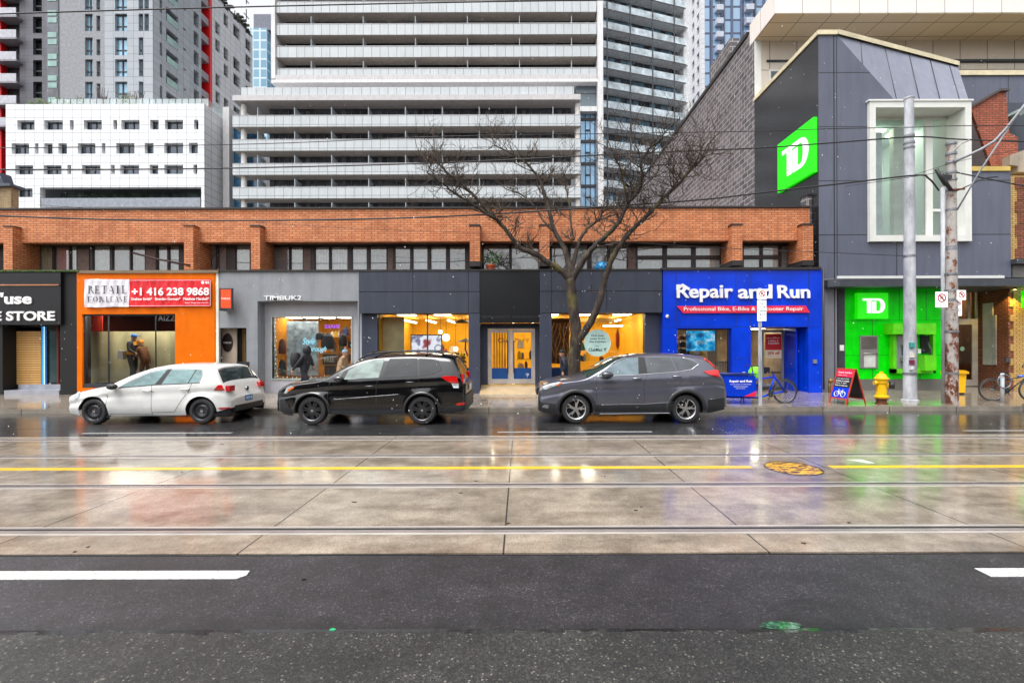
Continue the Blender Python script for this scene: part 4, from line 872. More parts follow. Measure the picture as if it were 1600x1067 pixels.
shelving(s4, X(905, FY), X(985, FY), FY + 3.0, 1.2, 2.1, 2, dens=.6, mt=m_yw); shelving(s4, X(600, FY) + .2, X(690, FY), FY + 4.5, .9, 2.6, 3, dens=.35, mt=m_yw)
mb = MB()
for k in range(16):
    a = X(866 + (k % 8) * 3, FY + .9); mb.tube([(a + .1 * math.sin(k + j * .9), FY + .9, 1.2 + j * .22) for j in range(8)], .012, 4, k % 2)
mb.build('rope_art', [M('rope', '#d9a050', .7), M('dark_rope', '#4a2b10', .7)], s4)
MB().box(X(864, FY), X(895, FY), FY + 1.2, FY + 1.25, 1.2, wz1 - .1).build('dark_partition', M('brown_partition', '#6b4216', .6), s4)
MB().box(X(871, FY), X(978, FY), FY + 1.9, FY + 2.3, Z(504, FY+2), Z(498, FY+2)).build('ceiling_duct', M('duct', '#8f6a20', .6), s4)
MB().box(X(952, FY), X(985, FY), FY + 1.2, FY + 1.24, wz1 - .42, wz1 - .37).build('strip_light', EM('strip', (1, .9, .65), 5), s4)
mb = MB(); mb.lathe([(.02, 0), (.07, .15), (.07, .55), (.02, .75)], X(965, FY + .9), FY + .9, Z(546, FY + .9), n=10); mb.build('red_buoy', M('buoy_red', '#d6401c', .5), s4)
dc = MB(); dc.disc(X(936, FY), Z(536, FY), .49, GYs - .008, GYs - .004, 40); tag(dc.build('window_decal', M('mint_decal', '#bfe0d8', .5)), 'round mint green sticker with dark lettering in the travel shop window', 'sticker')
dcal = bpy.data.objects['window_decal']; ink = M('navy_ink', '#1d2c46', .5)
for i, (s_, a, b_) in enumerate((('One step', 926, 946), ('away from', 924.5, 948), ('the holidays', 923, 949.5))): text('lettering', s_, X(a, FY), X(b_, FY), Z(526.5 + i * 4.9, FY), Z(522.6 + i * 4.9, FY), GYs - .009, ink, dcal, .002, .02)
MB().box(X(932.5, FY), X(938.5, FY), GYs - .011, GYs - .009, Z(541.4, FY), Z(540.8, FY)).build('rule', ink, dcal)
text('lettering', 'ClubMed', X(922, FY), X(943.5, FY), Z(549.5, FY), Z(544.3, FY), GYs - .009, ink, dcal, .002, .02)
def trident(px, q0, q1, y, m_, par, Y=FY):
    mb = MB(); w_ = (q1 - q0) * .28
    pts = lambda L: [(X(px + a * w_, Y), y, Z(q0 + b_ * (q1 - q0), Y)) for a, b_ in L]
    for L in ([(0, 0), (0, 1)], [(-1, .05), (-.95, .35), (-.5, .5), (0, .55)], [(1, .05), (.95, .35), (.5, .5), (0, .55)]): mb.tube(pts(L), .009, 5)
    return mb.build('emblem', m_, par)
trident(948, 543.5, 549.5, GYs - .012, ink, dcal)
# double doors
DY = FY + .55; m_al = M('aluminium', '#c9c6c4', .35, .4)
MB().wall(X(749, FY), X(844, FY), .3, Z(504, FY), DY, DY + .1, [(X(762, DY), X(836, DY), .3, Z(513, DY))]).build('door_surround', m_ch2, s4)
mb = MB(); mb.wall(X(762, DY), X(836, DY), Z(600, DY), Z(513, DY), DY + .01, DY + .09, [(X(764, DY), X(834, DY), Z(600, DY) - .1, Z(515, DY))]); mb.build('door_frame', m_al, s4)
for a, b_, hx in ((764.5, 798.3, 793), (799, 833.8, 803)):
    dz0, dz1 = Z(600, DY) + .02, Z(515.5, DY); d_ = MB(); d_.wall(X(a, DY), X(b_, DY), dz0, dz1, DY + .02, DY + .07, [(X(a + 3.8, DY), X(b_ - 4.8, DY) if a < 790 else X(b_ - 3.8, DY), Z(592, DY), Z(519.5, DY))]); d_ = d_.build('door', m_al, s4)
    q = X(a + 3.8, DY), X(b_ - 3.8, DY)
    pane(q[0], q[1], Z(592, DY), Z(519.5, DY), DY + .045, d_); MB().box(q[0], q[1], DY + .035, DY + .042, Z(592, DY), Z(575, DY)).build('blue_film', m_bb, d_)
    MB().tube([(X(hx, DY), DY - .03, Z(583, DY)), (X(hx, DY), DY - .03, Z(532, DY))], .022, 8).build('handle', m_mul, d_)
text('door_lettering', 'Clu', X(778, DY), X(792, DY), Z(535, DY), Z(528, DY), DY + .034, ink, s4, .003, .0); text('door_lettering', 'Med', X(804.5, DY), X(819, DY), Z(535, DY), Z(528, DY), DY + .034, ink, s4, .003, 0)
trident(824, 528, 536, DY + .03, ink, s4, DY); trident(824, 583, 590, DY + .03, m_lit, s4, DY)
mb = MB()
for k in range(6): mb.box(X(771 + k * 4.2, DY + 1), X(773.2 + k * 4.2, DY + 1), DY + 1, DY + 1.05, .4, 3)
mb.build('slat_screen', M('ochre_slat', '#c98f1e', .6), s4); shelving(s4, X(806, DY), X(838, DY), DY + 1.4, .9, 2.2, 3, dens=.8, mt=m_yw)
mb = MB(); a, b_ = X(750, FY), X(843, FY); i = len(mb.v); mb.v += [(a, FY - .35, GZ(FY) - .02), (b_, FY - .35, GZ(FY) - .02), (b_, DY + .1, Z(599.5, DY)), (a, DY + .1, Z(599.5, DY)), (a, DY + .1, .0), (b_, DY + .1, 0)]
for f in ((0, 1, 2, 3), (0, 3, 4), (1, 5, 2)): mb.f.append([i + k for k in f]); mb.m.append(0); mb.sm.append(False)
mb.build('entrance_ramp', M('ramp_concrete', '#b39c78', .35, coat=.5, var=.1), s4)
# --- 5 blue cycle shop
m_bl = M('blue_panel', '#043cd2', .25, var=.15, scale=1.1, streak=.08, spec=.35); m_blj = M('blue_joint', '#04206a', .5)
s5 = shop('shopfront', 'royal blue cycle repair shopfront with a bold white name and red ribbon', 1160)
def zq(p): return Z(p, FY)
win = (X(1057, FY), X(1142, FY), Z(604, FY), Z(514, FY)); ent = (X(1172, FY), X(1262, FY), G0 - .1, Z(512.5, FY))
MB().wall(X(1035.5, FY), X(1283, FY), G0, TOP - .001, FY - .06, FY + .3, [win, ent]).build('wall', m_bl, s5)
B(MB(), 1034.5, 1284, 418.6, 422.6, FY - .12, FY + .35).build('coping', m_cap, s5)
mb = MB()
for p in (1056, 1149, 1171, 1262): mb.box(X(p, FY) - .008, X(p, FY) + .008, FY - .063, FY - .0602, Z(511, FY), TOP - .05)
mb.box(X(1036, FY), X(1282, FY), FY - .0635, FY - .0605, Z(512, FY) , Z(511.4, FY)); mb.box(X(1143, FY), X(1171, FY), FY - .0635, FY - .0605, Z(561.4, FY), Z(560.8, FY)); mb.build('panel_joints', m_blj, s5)
pane(win[0], win[1], win[2], win[3], FY + .08, s5)
mb = MB(); t = .04; mb.box(win[0], win[1], FY + .05, FY + .11, win[3] - t, win[3]); mb.box(X(1139, FY), win[1], FY + .05, FY + .11, win[2], win[3] - t); mb.build('window_frame', m_blj, s5)
m_ti = M('tan_interior', '#b09a78', .7, var=.2); room(s5, win[0] - .6, X(1232, FY + 1), FY + 1.07, FY + 4.6, .3, win[3] + .1, m_ti, M('grey_floor', '#77716a', .4), (1, .9, .75), 8, 4, M('grey_ceiling', '#6c6a66', .7))
m, nt, b = mk('poster_picture'); P = pos(nt); n_ = noise(nt, P, 2.6, 4, .6); nt.links.new(ramp(nt, n_, [(.38, (.0, .03, .10)), (.47, (.0, .20, .42)), (.54, (.03, .38, .62)), (.64, (.5, .62, .7))]), b.inputs['Emission Color']); setp(b, Emission_Strength=.5); b.inputs['Base Color'].default_value = (0, .1, .3, 1)
mb = MB(); B(mb, 1075.5, 1120, 517.5, 549, FY + .16, FY + .2, 0, FY); sc_ = mb.build('screen', m, s5)
text('screen_lettering', 'SERVICE', X(1077, FY), X(1088, FY), Z(524.6, FY), Z(521.6, FY), FY + .157, m_lit, sc_, .002, .02); text('screen_lettering', 'REPAIR', X(1092, FY), X(1104, FY), Z(538, FY), Z(533, FY), FY + .157, m_lit, sc_, .002, .04)
shelving(s5, X(1058, FY), X(1078, FY), FY + 1.5, .6, 2.5, 5, dens=.95); shelving(s5, X(1080, FY) , X(1124, FY), FY + 1.6, .6, 2.4, 6, dens=.95); shelving(s5, X(1062, FY), X(1112, FY), FY + .8, .5, 1.15, 1, dens=.9); shelving(s5, X(1172, FY) + .1, X(1190, FY), FY + 2.0, .6, 2.4, 5, dens=.9)
rk = MB(); yy = FY + .4
for k in range(9): rk.tube([(X(1119 + k * 2.4, yy), yy, Z(566, yy)), (X(1119 + k * 2.4, yy), yy, Z(592, yy))], .014, 5)
rk.tube([(X(1117, yy), yy, Z(566, yy)), (X(1140, yy), yy, Z(566, yy))], .016, 5); rk.build('bike_rack', M('chrome', '#a9adb0', .25, .8), s5)
MB().box(X(1122.5, FY), X(1137, FY), FY + .9, FY + .93, .8, 2.5).build('inner_door', M('peach_panel', '#c8a070', .6), s5)
# entrance recess
EY = FY + 1.0
MB().box(X(1226, EY), X(1226, EY) + .06, FY + .302, EY + .1, G0, ent[3]).build('recess_wall', m_bl, s5)
mb = MB(); i = 0; mb.v = [(X(1226, EY), EY - .02, G0), (X(1262, FY), FY + .3, G0), (X(1262, FY), FY + .3, ent[3]), (X(1226, EY), EY - .02, ent[3])]; mb.f = [[0, 1, 2, 3]]; mb.m = [0]; mb.sm = [False]; mb.build('angled_wall', m_bl, s5)
MB().box(X(1172, FY), X(1262, FY), FY + .302, EY + .3, ent[3], ent[3] + .06).build('recess_ceiling', m_blj, s5)
mb = MB(); d0, d1 = X(1190, EY), X(1225, EY); mb.wall(d0, d1, .32, Z(517, EY), EY, EY + .06, [(d0 + .08, d1 - .08, .42, Z(517, EY) - .08)]); dr = mb.build('door', M('door_frame_grey', '#8d8f98', .4, .3), s5)
pane(d0 + .08, d1 - .08, .42, Z(517, EY) - .08, EY + .03, dr); pane(X(1172, EY) - .2, d0 - .02, .42, Z(514, EY), EY + .03, s5)
MB().box(X(1170, EY) - .3, d0 - .03, EY, EY + .07, .3, .42).build('recess_sill', m_blj, s5)
po = MB().box(X(1195.5, EY), X(1221, EY), EY - .012, EY - .004, Z(548, EY), Z(523, EY)).build('poster', M('poster_red', '#cf1f22', .5)); tag(po, 'red and cream discount poster on the glass door of the blue shop', 'poster')
MB().box(X(1195.5, EY), X(1221, EY), EY - .012, EY - .004, Z(560.5, EY), Z(548.1, EY)).build('cream_base', M('poster_cream', '#ead9bd', .5), po)
for i, (s_, a, b_) in enumerate((('Up to 20% on', 1198, 1218), ('e-bikes &', 1200, 1216), ('e-scooters', 1200, 1217))): text('lettering', s_, X(a, EY), X(b_, EY), Z(531 + i * 4, EY), Z(528 + i * 4, EY), EY - .013, m_lit, po, .002, .01)
text('lettering', '25% off', X(1199, EY), X(1217.5, EY), Z(555, EY), Z(550.5, EY), EY - .013, M('poster_redink', '#b02020', .5), po, .002, .03); text('lettering', 'on all tune-ups', X(1199, EY), X(1217, EY), Z(558.6, EY), Z(556.8, EY), EY - .013, MATS['poster_redink'], po, .002, 0)
MB().box(X(1189, EY), X(1214, EY), EY + .5, EY + .9, Z(586, EY), Z(576, EY)).build('counter', M('navy_counter', '#1c2850', .5), s5)
mb = MB(); mb.disc(X(1206, EY), 0, .1, 0, .1); 
sg = thing('shop_sign', 'large white raised name lettering across the royal blue wall', 'sign', (X(1160, FY), FY - .1, Z(460, FY)))
SYq = FY - .07
text('lettering', 'Repair', X(1057, SYq), X(1145, SYq), Z(473, SYq), Z(445.5, SYq), SYq, m_lit, sg, .05, .022)
text('lettering', 'and', X(1153, SYq), X(1206, SYq), Z(467.8, SYq), Z(446, SYq), SYq, m_lit, sg, .05, .022); text('lettering', 'Run', X(1214.5, SYq), X(1265, SYq), Z(467.5, SYq), Z(447, SYq), SYq, m_lit, sg, .05, .022)
mb = MB(); RX = lambda p: X(p, SYq); RZ = lambda p: Z(p, SYq)
mb.prism([(RX(1056), RZ(453)), (RX(1066), RZ(444)), (RX(1078), RZ(451.5)), (RX(1076), RZ(455)), (RX(1066), RZ(448.5)), (RX(1058), RZ(456))], SYq - .052, SYq - .002); mb.build('roof_mark', m_lit, sg)
rb = MB(); rb.prism([(X(1057, SYq), Z(479, SYq)), (X(1258, SYq), Z(479, SYq)), (X(1264.5, SYq), Z(489.8, SYq)), (X(1067, SYq), Z(490.2, SYq))], SYq - .04, SYq - .002); rb = tag(rb.build('ribbon_sign', M('crimson', '#e0244a', .4)), 'slanted crimson ribbon sign under the large white name', 'sign')
text('lettering', 'Professional Bike, E-Bike & E-Scooter Repair', X(1068, SYq), X(1254, SYq), Z(488.4, SYq), Z(480.8, SYq), SYq - .041, m_lit, rb, .01, .004)
cm = thing('security_camera', 'white dome camera on the blue wall near the charcoal shop', 'camera', (X(1041, FY), FY - .1, Z(495, FY))); mb = MB(); mb.ball(X(1041, FY), FY - .13, Z(495.5, FY), .06, 0, 8); mb.build('dome', m_lit, cm); MB().ball(X(1042, FY), FY - .175, Z(495.5, FY), .025, 0, 6).build('lens', m_dark, cm)
o = B(MB(), 1271.5, 1276.5, 563, 569, FY - .12, FY - .06).build('meter_box', M('box_grey', '#7c7f84', .5)); tag(o, 'small grey metal box low on the right blue wall', 'box')
# ================================================================ bank building
TY0 = 16.5; XC = X(1280, TY0); YBK = XC * F / (1180 - CX)
m_bk = BRICK('slate_panel', '#5f6374', '#5a5e6e', '#2a2c33', 2.15, 1.95, .018, 0, .42, .16, .15); m_bk2 = M('slate_plain', '#60626e', .45, var=.06, streak=.1)
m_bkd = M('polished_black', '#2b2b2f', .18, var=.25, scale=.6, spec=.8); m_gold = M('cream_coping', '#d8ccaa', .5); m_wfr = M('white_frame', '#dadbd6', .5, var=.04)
bk = thing('bank_building', 'dark slate corner bank with a tall white framed window and folded roof', 'building', (14, 18, 0))
zt = Z(57, TY0)
wA, wB, wC, wD = X(1356, TY0), X(1514, TY0), Z(380, TY0), Z(163, TY0)
# front wall with window opening and folded top
mb = MB(); mb.wall(XC, X(1580, TY0), Z(436, TY0), Z(163, TY0), TY0, TY0 + .35, [(wA + .1, wB - .1, wC + .1, wD - .1), (wB + .02, X(1600, TY0), Z(270, TY0), 20)])
mb.prism([(XC, wD), (X(1403, TY0), wD), (X(1309, TY0), zt + .0), (X(1280, TY0), zt)], TY0, TY0 + .35); mb.build('front_wall', m_bk, bk)
S_u = .37; A = (X(1309, TY0), TY0, zt); Bq = (X(1403, TY0), TY0, wD); C_ = (X(1516, TY0), TY0, wD); YD = 18.84 * 16.5 / 16.9; D_ = (X(1498, YD), YD, zt)
mb = MB(); S_ = tuple(Vector(A).lerp(Vector(D_), S_u)); mb.v = [A, Bq, S_]; mb.f = [[0, 1, 2]]; mb.m = [0]; mb.sm = [True]
for k in range(1, 9): mb.v += [tuple(Vector(Bq).lerp(Vector(C_), k / 8)), tuple(Vector(S_).lerp(Vector(D_), k / 8))]; j = len(mb.v); mb.f.append([(1 if k == 1 else j - 4), j - 2, j - 1, (2 if k == 1 else j - 3)]); mb.m.append(0); mb.sm.append(True)
E_ = (C_[0], YD + 6, wD); mb.poly([C_, E_, (D_[0], YD + 6, zt), D_]); mb.poly([A, D_, (D_[0], YD + 6, zt), (A[0], YD + 6, zt)])
mb.build('folded_roof', M('folded_panel', '#7b7f8e', .4, var=.05, streak=.1), bk)
mb = MB()
for u in (.18, .37, .57, .75, .92):
    a = Vector(A).lerp(Vector(D_), u); b_ = Vector(Bq).lerp(Vector(C_), (u - .37) / .63) if u >= .37 else Vector(A).lerp(Vector(Bq), .42); mb.tube([a + Vector((0, -.006, 0)), b_ + Vector((0, -.006, 0))], .012, 4)
mb.build('roof_seams', m_mul, bk)
mb = MB(); dv = Vector(D_) - Vector(A); q = [Vector(A), Vector(D_)]
mb.box(XC - .06, A[0], TY0 - .06, TY0 + .4, zt, zt + .16)
n0 = Vector((0, -.08, 0)); i = len(mb.v); mb.v += [tuple(v) for v in (q[0] + n0, q[1] + n0, q[1] + n0 + Vector((0, 0, .17)), q[0] + n0 + Vector((0, 0, .17)), q[0] + Vector((0, .3, 0)), q[1] + Vector((0, .3, 0)), q[1] + Vector((0, .3, .17)), q[0] + Vector((0, .3, .17)))]
for f in ((0,1,2,3), (3,2,6,7), (1,5,6,2), (4,7,6,5)): mb.f.append([i + k for k in f]); mb.m.append(0); mb.sm.append(False)
mb.build('roof_coping', m_gold, bk)
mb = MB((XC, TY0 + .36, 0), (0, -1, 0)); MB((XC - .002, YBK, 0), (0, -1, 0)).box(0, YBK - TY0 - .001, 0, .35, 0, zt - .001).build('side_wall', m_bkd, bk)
MB((XC - .06, YBK, 0), (0, -1, 0)).box(0, YBK - TY0 - .41, 0, .4, zt, zt + .16).build('side_coping', m_gold, bk)
mb = MB(); mb.box(X(1303.5, TY0), X(1304.8, TY0), TY0 - .006, TY0 - .002, Z(612, TY0), zt); mb.build('wall_groove', m_black, bk)
MB().box(XC, X(1308, TY0), TY0 + .0, TY0 + .8, 0, Z(436.2, TY0)).build('corner_pier', M('pier_slate', '#787a84', .4, var=.06, streak=.16), bk)
# tall window
mb = MB(); t = .22; fy = TY0 - .12
mb.box(wA, wA + t, fy, TY0 + .9, wC, wD); mb.box(wB - t, wB, fy, TY0 + .9, wC, wD); mb.box(wA + t, wB - t, fy, TY0 + .9, wD - t, wD); mb.box(wA + t, wB - t, fy, TY0 + .9, wC, wC + t); wf_ = mb.build('window_surround', m_wfr, bk)
MB().box(wA - .05, wB + .05, fy - .03, TY0 + .2, wD, wD + .06).build('window_cap', m_wfr, bk)
gy = TY0 + .6; mb = MB()
mb.box(wA + t, wB - t, gy - .04, gy + .04, wD - t - .1, wD - t); mb.box(X(1446, gy), X(1456, gy), gy - .06, gy + .06, wC + t, wD - t - .1); mb.box(X(1456, gy), wB - t, gy - .04, gy + .04, Z(333, gy), Z(329, gy)); mb.box(X(1480.5, gy) + .2, wB - t, gy - .03, gy + .03, wC + t, wC + t + .06); mb.box(wA + t, wA + t + .06, gy - .03, gy + .03, wC + t, wD - t - .1)
mb.build('window_frame', m_wfr, wf_); pane(wA + t, wB - t, wC + t, wD - t, gy, wf_, GLASS('pale_glass', (.88, .95, .94), 1.0, dens=.12))
m_aq = M('aqua_room', '#c6dcd8', .7, var=.05, scale=.6); room(bk, wA + .2, wB - .2, TY0 + .92, TY0 + 3.6, wC + .1, wD - .1, m_aq, m_aq, (1, .97, .9), 6, 3)
mb = MB(); mb.box(X(1381, gy), X(1404, gy), gy + 1.4, gy + 1.43, Z(305, gy), Z(266, gy)); mb.build('lit_panel', EM('warm_panel', '#f3ecc0', .5), bk)
mb = MB(); mb.box(X(1398, gy), X(1412, gy), gy + 1.0, gy + 1.3, wC + .3, wD - .3); mb.box(X(1428, gy), X(1447, gy), gy + .9, gy + 1.1, wC + .2, wD - .2, 1); mb.build('inner_columns', [M('pale_col', '#c3dbd8', .6), M('sage_panel', '#b6c7ae', .6)], bk)
# lower front under canopy
CYp = TY0 - .45
mb = MB(); mb.flat([(X(1312, CYp), CYp), (X(1620, CYp), CYp), (X(1620, CYp), TY0 + 1.6), (X(1312, CYp) - .25, TY0 + .1), (X(1312, CYp) - .25, TY0 - .2)], Z(449, CYp), Z(437, CYp)); mb.build('canopy', M('canopy_slate', '#3f434a', .4, streak=.1), bk)
mb = MB(); mb.box(X(1312, TY0) - .1, X(1568, TY0), TY0 - .04, TY0 - .002, Z(437, TY0), Z(433, TY0)); mb.build('white_flashing', m_wfr, bk)
GY = TY0 + .35; m_gn = M('bank_green', '#00ea08', .33, var=.09, streak=.10, spec=.25); m_gj = M('green_joint', '#0b6a06', .5)
MB().box(X(1319, GY), X(1474, GY), GY, GY + .3, Z(594, GY), Z(447, GY)).build('green_wall', m_gn, bk)
mb = MB()
for q in (502, 556.5): mb.box(X(1319, GY), X(1474, GY), GY - .006, GY - .002, Z(q + .5, GY), Z(q, GY))
for p, q0, q1 in ((1405, 449, 501.8), (1447, 449, 501.8), (1363, 502.6, 556), (1363, 557.2, 594), (1437, 557.2, 594)): mb.box(X(p, GY), X(p + .6, GY), GY - .0062, GY - .0022, Z(q1, GY), Z(q0, GY))
mb.build('panel_joints', m_gj, bk)
MB().box(X(1308, GY), X(1319, GY) - .003, GY - .05, GY + .3, 0, Z(449, GY)).build('dark_jamb', M('jamb_dark', '#3b3e45', .5), bk)
MB().box(X(1308, GY), X(1474, GY), GY - .02, GY + .4, 0, Z(594.2, GY)).build('stone_plinth', M('granite', '#6c6b68', .5, var=.3, scale=30), bk)
MB().box(X(1474, GY) + .001, X(1478, GY), GY - .05, GY + 1.2, 0, Z(447, GY)).build('green_return', m_gn, bk)
B(MB(), 1312.5, 1319, 540.5, 549.5, GY - .08, GY - .052).build('notice', m_lit, bk)
def bank_sign(name, label, O, U, w_, z0, h, parent=None, th=.14, emit=True):
    r = thing(name, label, 'sign', (O[0], O[1], z0)); fr = MB(O, U); fr.box(0, w_, -th, -.003, z0, z0 + h)
    fr.build('panel', EM('sign_green', '#1fdc08', .3), r)
    mb = MB(O, U); y0, y1 = -th - .025, -th - .003; ax, az, W_, H_ = w_ * .16, z0 + h * .22, w_ * .72, h * .56
    P_ = lambda u, v: (ax + u * W_, az + v * H_)
    mb.prism([P_(0, 1), P_(.72, 1), P_(.72, .86), P_(0, .86)], y0, y1); mb.prism([P_(.2, .855), P_(.38, .855), P_(.38, 0), P_(.2, 0)], y0, y1); mb.prism([P_(.43, .78), P_(.60, .78), P_(.60, 0), P_(.43, 0)], y0, y1); mb.prism([P_(.605, .14), P_(.72, .14), P_(.72, 0), P_(.605, 0)], y0, y1)
    N = 14
    for k in range(N):
        a0, a1 = math.pi / 2 - math.pi * k / N, math.pi / 2 - math.pi * (k + 1) / N
        mb.prism([P_(.72 + .28 * math.cos(a0), .5 + .5 * math.sin(a0)), P_(.72 + .28 * math.cos(a1), .5 + .5 * math.sin(a1)), P_(.72 + .10 * math.cos(a1), .5 + .36 * math.sin(a1)), P_(.72 + .10 * math.cos(a0), .5 + .36 * math.sin(a0))], y0, y1)
    mb.build('letters', EM('sign_white', '#ffffff', .4), r); return r
bank_sign('bank_sign', 'large square green bank sign high on the polished black side wall', (XC, X(1280, TY0) * F / (1221 - CX), 0), (0, -1, 0), XC * F / (1221 - CX) - XC * F / (1278 - CX), Z(269, TY0), Z(183, TY0) - Z(269, TY0))
bank_sign('bank_sign', 'green bank sign with white letters beside the hydrant on the green wall', (X(1335.5, GY), GY - .01, 0), (1, 0, 0), X(1383, GY) - X(1335.5, GY), Z(500, GY), Z(460, GY) - Z(500, GY))
# cash machine and night deposit
m_st = M('brushed_steel', '#a7a3a3', .35, .6); m_gn2 = M('lime_plastic', '#5fd21a', .35)
at = thing('cash_machine', 'lime green cash machine surround with a screen set into the bank wall', 'cash machine', (X(1430, GY), GY, 1))
B(MB(), 1396, 1463, 507, 524, GY - .42, GY - .003, 0, GY - .42).build('hood', m_gn2, at)
mb = MB(); B(mb, 1396, 1401, 524.4, 585, GY - .2, GY - .003); B(mb, 1458, 1462, 524.4, 585, GY - .2, GY - .003); B(mb, 1396, 1462, 578, 585, GY - .2, GY - .003); mb.build('surround', m_gn2, at)
B(MB(), 1401, 1434, 526, 577.5, GY - .1, GY - .003).build('fascia', M('atm_grey', '#9aa2a6', .35, .2), at)
B(MB(), 1402, 1432, 526.5, 533.5, GY - .14, GY - .101).build('header', m_st, at)
B(MB(), 1410, 1424, 541, 557, GY - .13, GY - .101).build('screen', M('screen_dark', '#3a4c5c', .1, spec=.8), at)
mb = MB(); B(mb, 1411, 1426, 560, 566, GY - .25, GY - .101); B(mb, 1411, 1428, 568, 573, GY - .18, GY - .101); mb.build('keypad', m_st, at)
for p in (1406, 1442): MB().tube([(X(p - 2, GY), GY - .25, Z(535, GY)), (X(p, GY), GY - .32, Z(550, GY)), (X(p, GY), GY - .3, Z(572, GY)), (X(p - .5, GY), GY - .22, Z(575, GY))], .03, 6).build('privacy_fin', m_mul, at)
B(MB(), 1440, 1452, 526, 554, GY - .08, GY - .003).build('side_window', m_bkd, at)
B(MB(), 1445, 1463, 557, 581, GY - .38, GY - .003, 0, GY - .38).build('bin', m_gn2, at)
B(MB(), 1434, 1440, 547, 554, GY - .06, GY - .003).build('sticker', m_lit, at)
nd = thing('deposit_box', 'stainless steel night deposit chute left of the cash machine', 'deposit box', (X(1358, GY), GY, 1))
B(MB(), 1344, 1372, 526, 577, GY - .05, GY - .003).build('plate', m_st, nd); mb = MB(); B(mb, 1346, 1370, 528, 547, GY - .056, GY - .0505); mb.build('upper_panel', M('steel_dark', '#857e7a', .3, .6), nd)
B(MB(), 1350, 1368, 556, 575, GY - .056, GY - .0505).build('chute', M('chute_pale', '#d3d8d2', .4), nd); MB().tube([(X(1347, GY), GY - .09, Z(554, GY)), (X(1369, GY), GY - .09, Z(554, GY))], .022, 6).build('handle', m_st, nd)
# entrance and old brick part
m_rb = BRICK('red_brown_brick', '#9a5a40', '#84492f', '#4a3328', .23, .078, .012, dark=.25); m_yb = BRICK('yellow_brick', '#d2b070', '#c29c58', '#8a6a3c', .23, .078, .012, dark=.2)
ob = thing('old_brick_building', 'old red and cream brick building with stone trim at the right edge', 'building', (18.5, 17, 0))
YE = GY + 1.1
mb = MB(); XS = X(1531, YE); mb.wall(X(1478, YE), XS, 0, Z(446, YE), YE, YE + .3, [(X(1488, YE), X(1530, YE), 0, Z(452, YE))]); mb.build('entrance_wall', m_rb, ob)
YQ = GY + .05
mb = MB(); mb.box(XS + .001, X(1950, YQ), YQ, YE + .3, 0, Z(446, YQ)); mb.build('wall', m_rb, ob)
MB().box(X(1583, YQ), X(1950, YQ), YQ - .03, YQ - .003, 0, Z(446, YQ)).build('yellow_brick_panel', m_yb, ob)
for k in range(14):
    if k % 2: MB().box(X(1577, YQ), X(1583, YQ) - .002, YQ - .03, YQ - .003, .3 + k * .27, .3 + k * .27 + .25).build('quoin', m_yb, ob)
dz = Z(452, YE); mb = MB(); mb.wall(X(1488, YE), X(1530, YE), .25, dz, YE + .05, YE + .12, [(X(1490, YE), X(1515, YE), Z(500, YE), Z(455, YE)), (X(1518, YE), X(1528, YE), Z(500, YE), Z(455, YE)), (X(1490, YE), X(1527, YE), .3, Z(505, YE))]); ef = mb.build('door_frame', m_al, ob)
mb = MB(); mb.wall(X(1490, YE), X(1527, YE), .28, Z(505, YE), YE + .06, YE + .11, [(X(1493.5, YE), X(1521.5, YE), .5, Z(509, YE))]); dd = mb.build('door', m_al, ob); pane(X(1493, YE), X(1522, YE), .5, Z(509, YE), YE + .085, dd); pane(X(1490, YE), X(1528, YE), Z(500, YE), Z(455, YE), YE + .085, ef)
MB().disc(X(1505, YE), Z(547, YE), .09, YE + .04, YE + .05, 20).build('door_sticker', M('pale_ring', '#7fae9a', .5), dd)
room(ob, X(1484, YE), X(1562, YE), YE + .31, YE + 3.4, .3, dz, M('vest_brick', '#8a5630', .7), m_wf, (1, .85, .6), 3, 2)
MB().box(X(1490, YE) + .05, X(1503, YE), YE + .6, YE + .66, .35, 3).build('inner_door', M('grey_door', '#93a09c', .5), ob)
MB().box(X(1500, YE), X(1518, YE), YE + .7, YE + .74, 2.6, 3.6).build('green_banner', EM('lime_lit', '#7fc21c', .35), ob)
mb = MB((XS, YE, 0), (0, -1, 0)); mb.box(.14, .52, -.03, -.004, Z(572, YE - .3), Z(476, YE - .3), 0); mb.box(.525, .64, -.04, -.004, Z(572, YE - .5), Z(495, YE - .5), 1); mb.build('side_window', [M('panel_grey', '#b3b0a8', .5), m_al], ob)
o = B(MB(), 1572, 1579, 561, 568, YQ - .1, YQ - .035).build('meter_box', M('box_dark', '#3f4144', .5)); tag(o, 'small dark box on the brick wall above the leaning bicycle', 'box')
bank_sign('bank_sign', 'small green bank sign on the yellow brick cut by the frame edge', (X(1589, YQ - .1), YQ - .25, 0), (1, 0, 0), 1.0, Z(483, YQ - .2), Z(457, YQ - .2) - Z(483, YQ - .2))
wl_ = thing('wall_lamp', 'small downlight under the canopy casting a yellow glow on brick', 'lamp', (X(1586, YQ - .3), YQ - .3, Z(452, YQ)))
MB().lathe([(.05, 0), (.06, .1), (.001, .1)], X(1586, YQ - .3), YQ - .3, Z(455, YQ - .3), n=12).build('housing', m_mul, wl_)
MB().lathe([(.001, 0), (.045, .001)], X(1586, YQ - .3), YQ - .3, Z(455, YQ - .3) - .002, n=12).build('bulb', EM('bulb_yellow', (1, .75, .2), 15), wl_)
ld = bpy.data.lights.new('wall_lamp_light', 'SPOT'); ld.energy = 60; ld.color = (1, .7, .15); ld.spot_size = R(100); ld.shadow_soft_size = .05; lo = bpy.data.objects.new('wall_lamp_light', ld); sc.collection.objects.link(lo); lo.location = (X(1586, YQ - .3), YQ - .3, Z(456, YQ - .3)); lo.rotation_euler = (R(8), 0, 0)
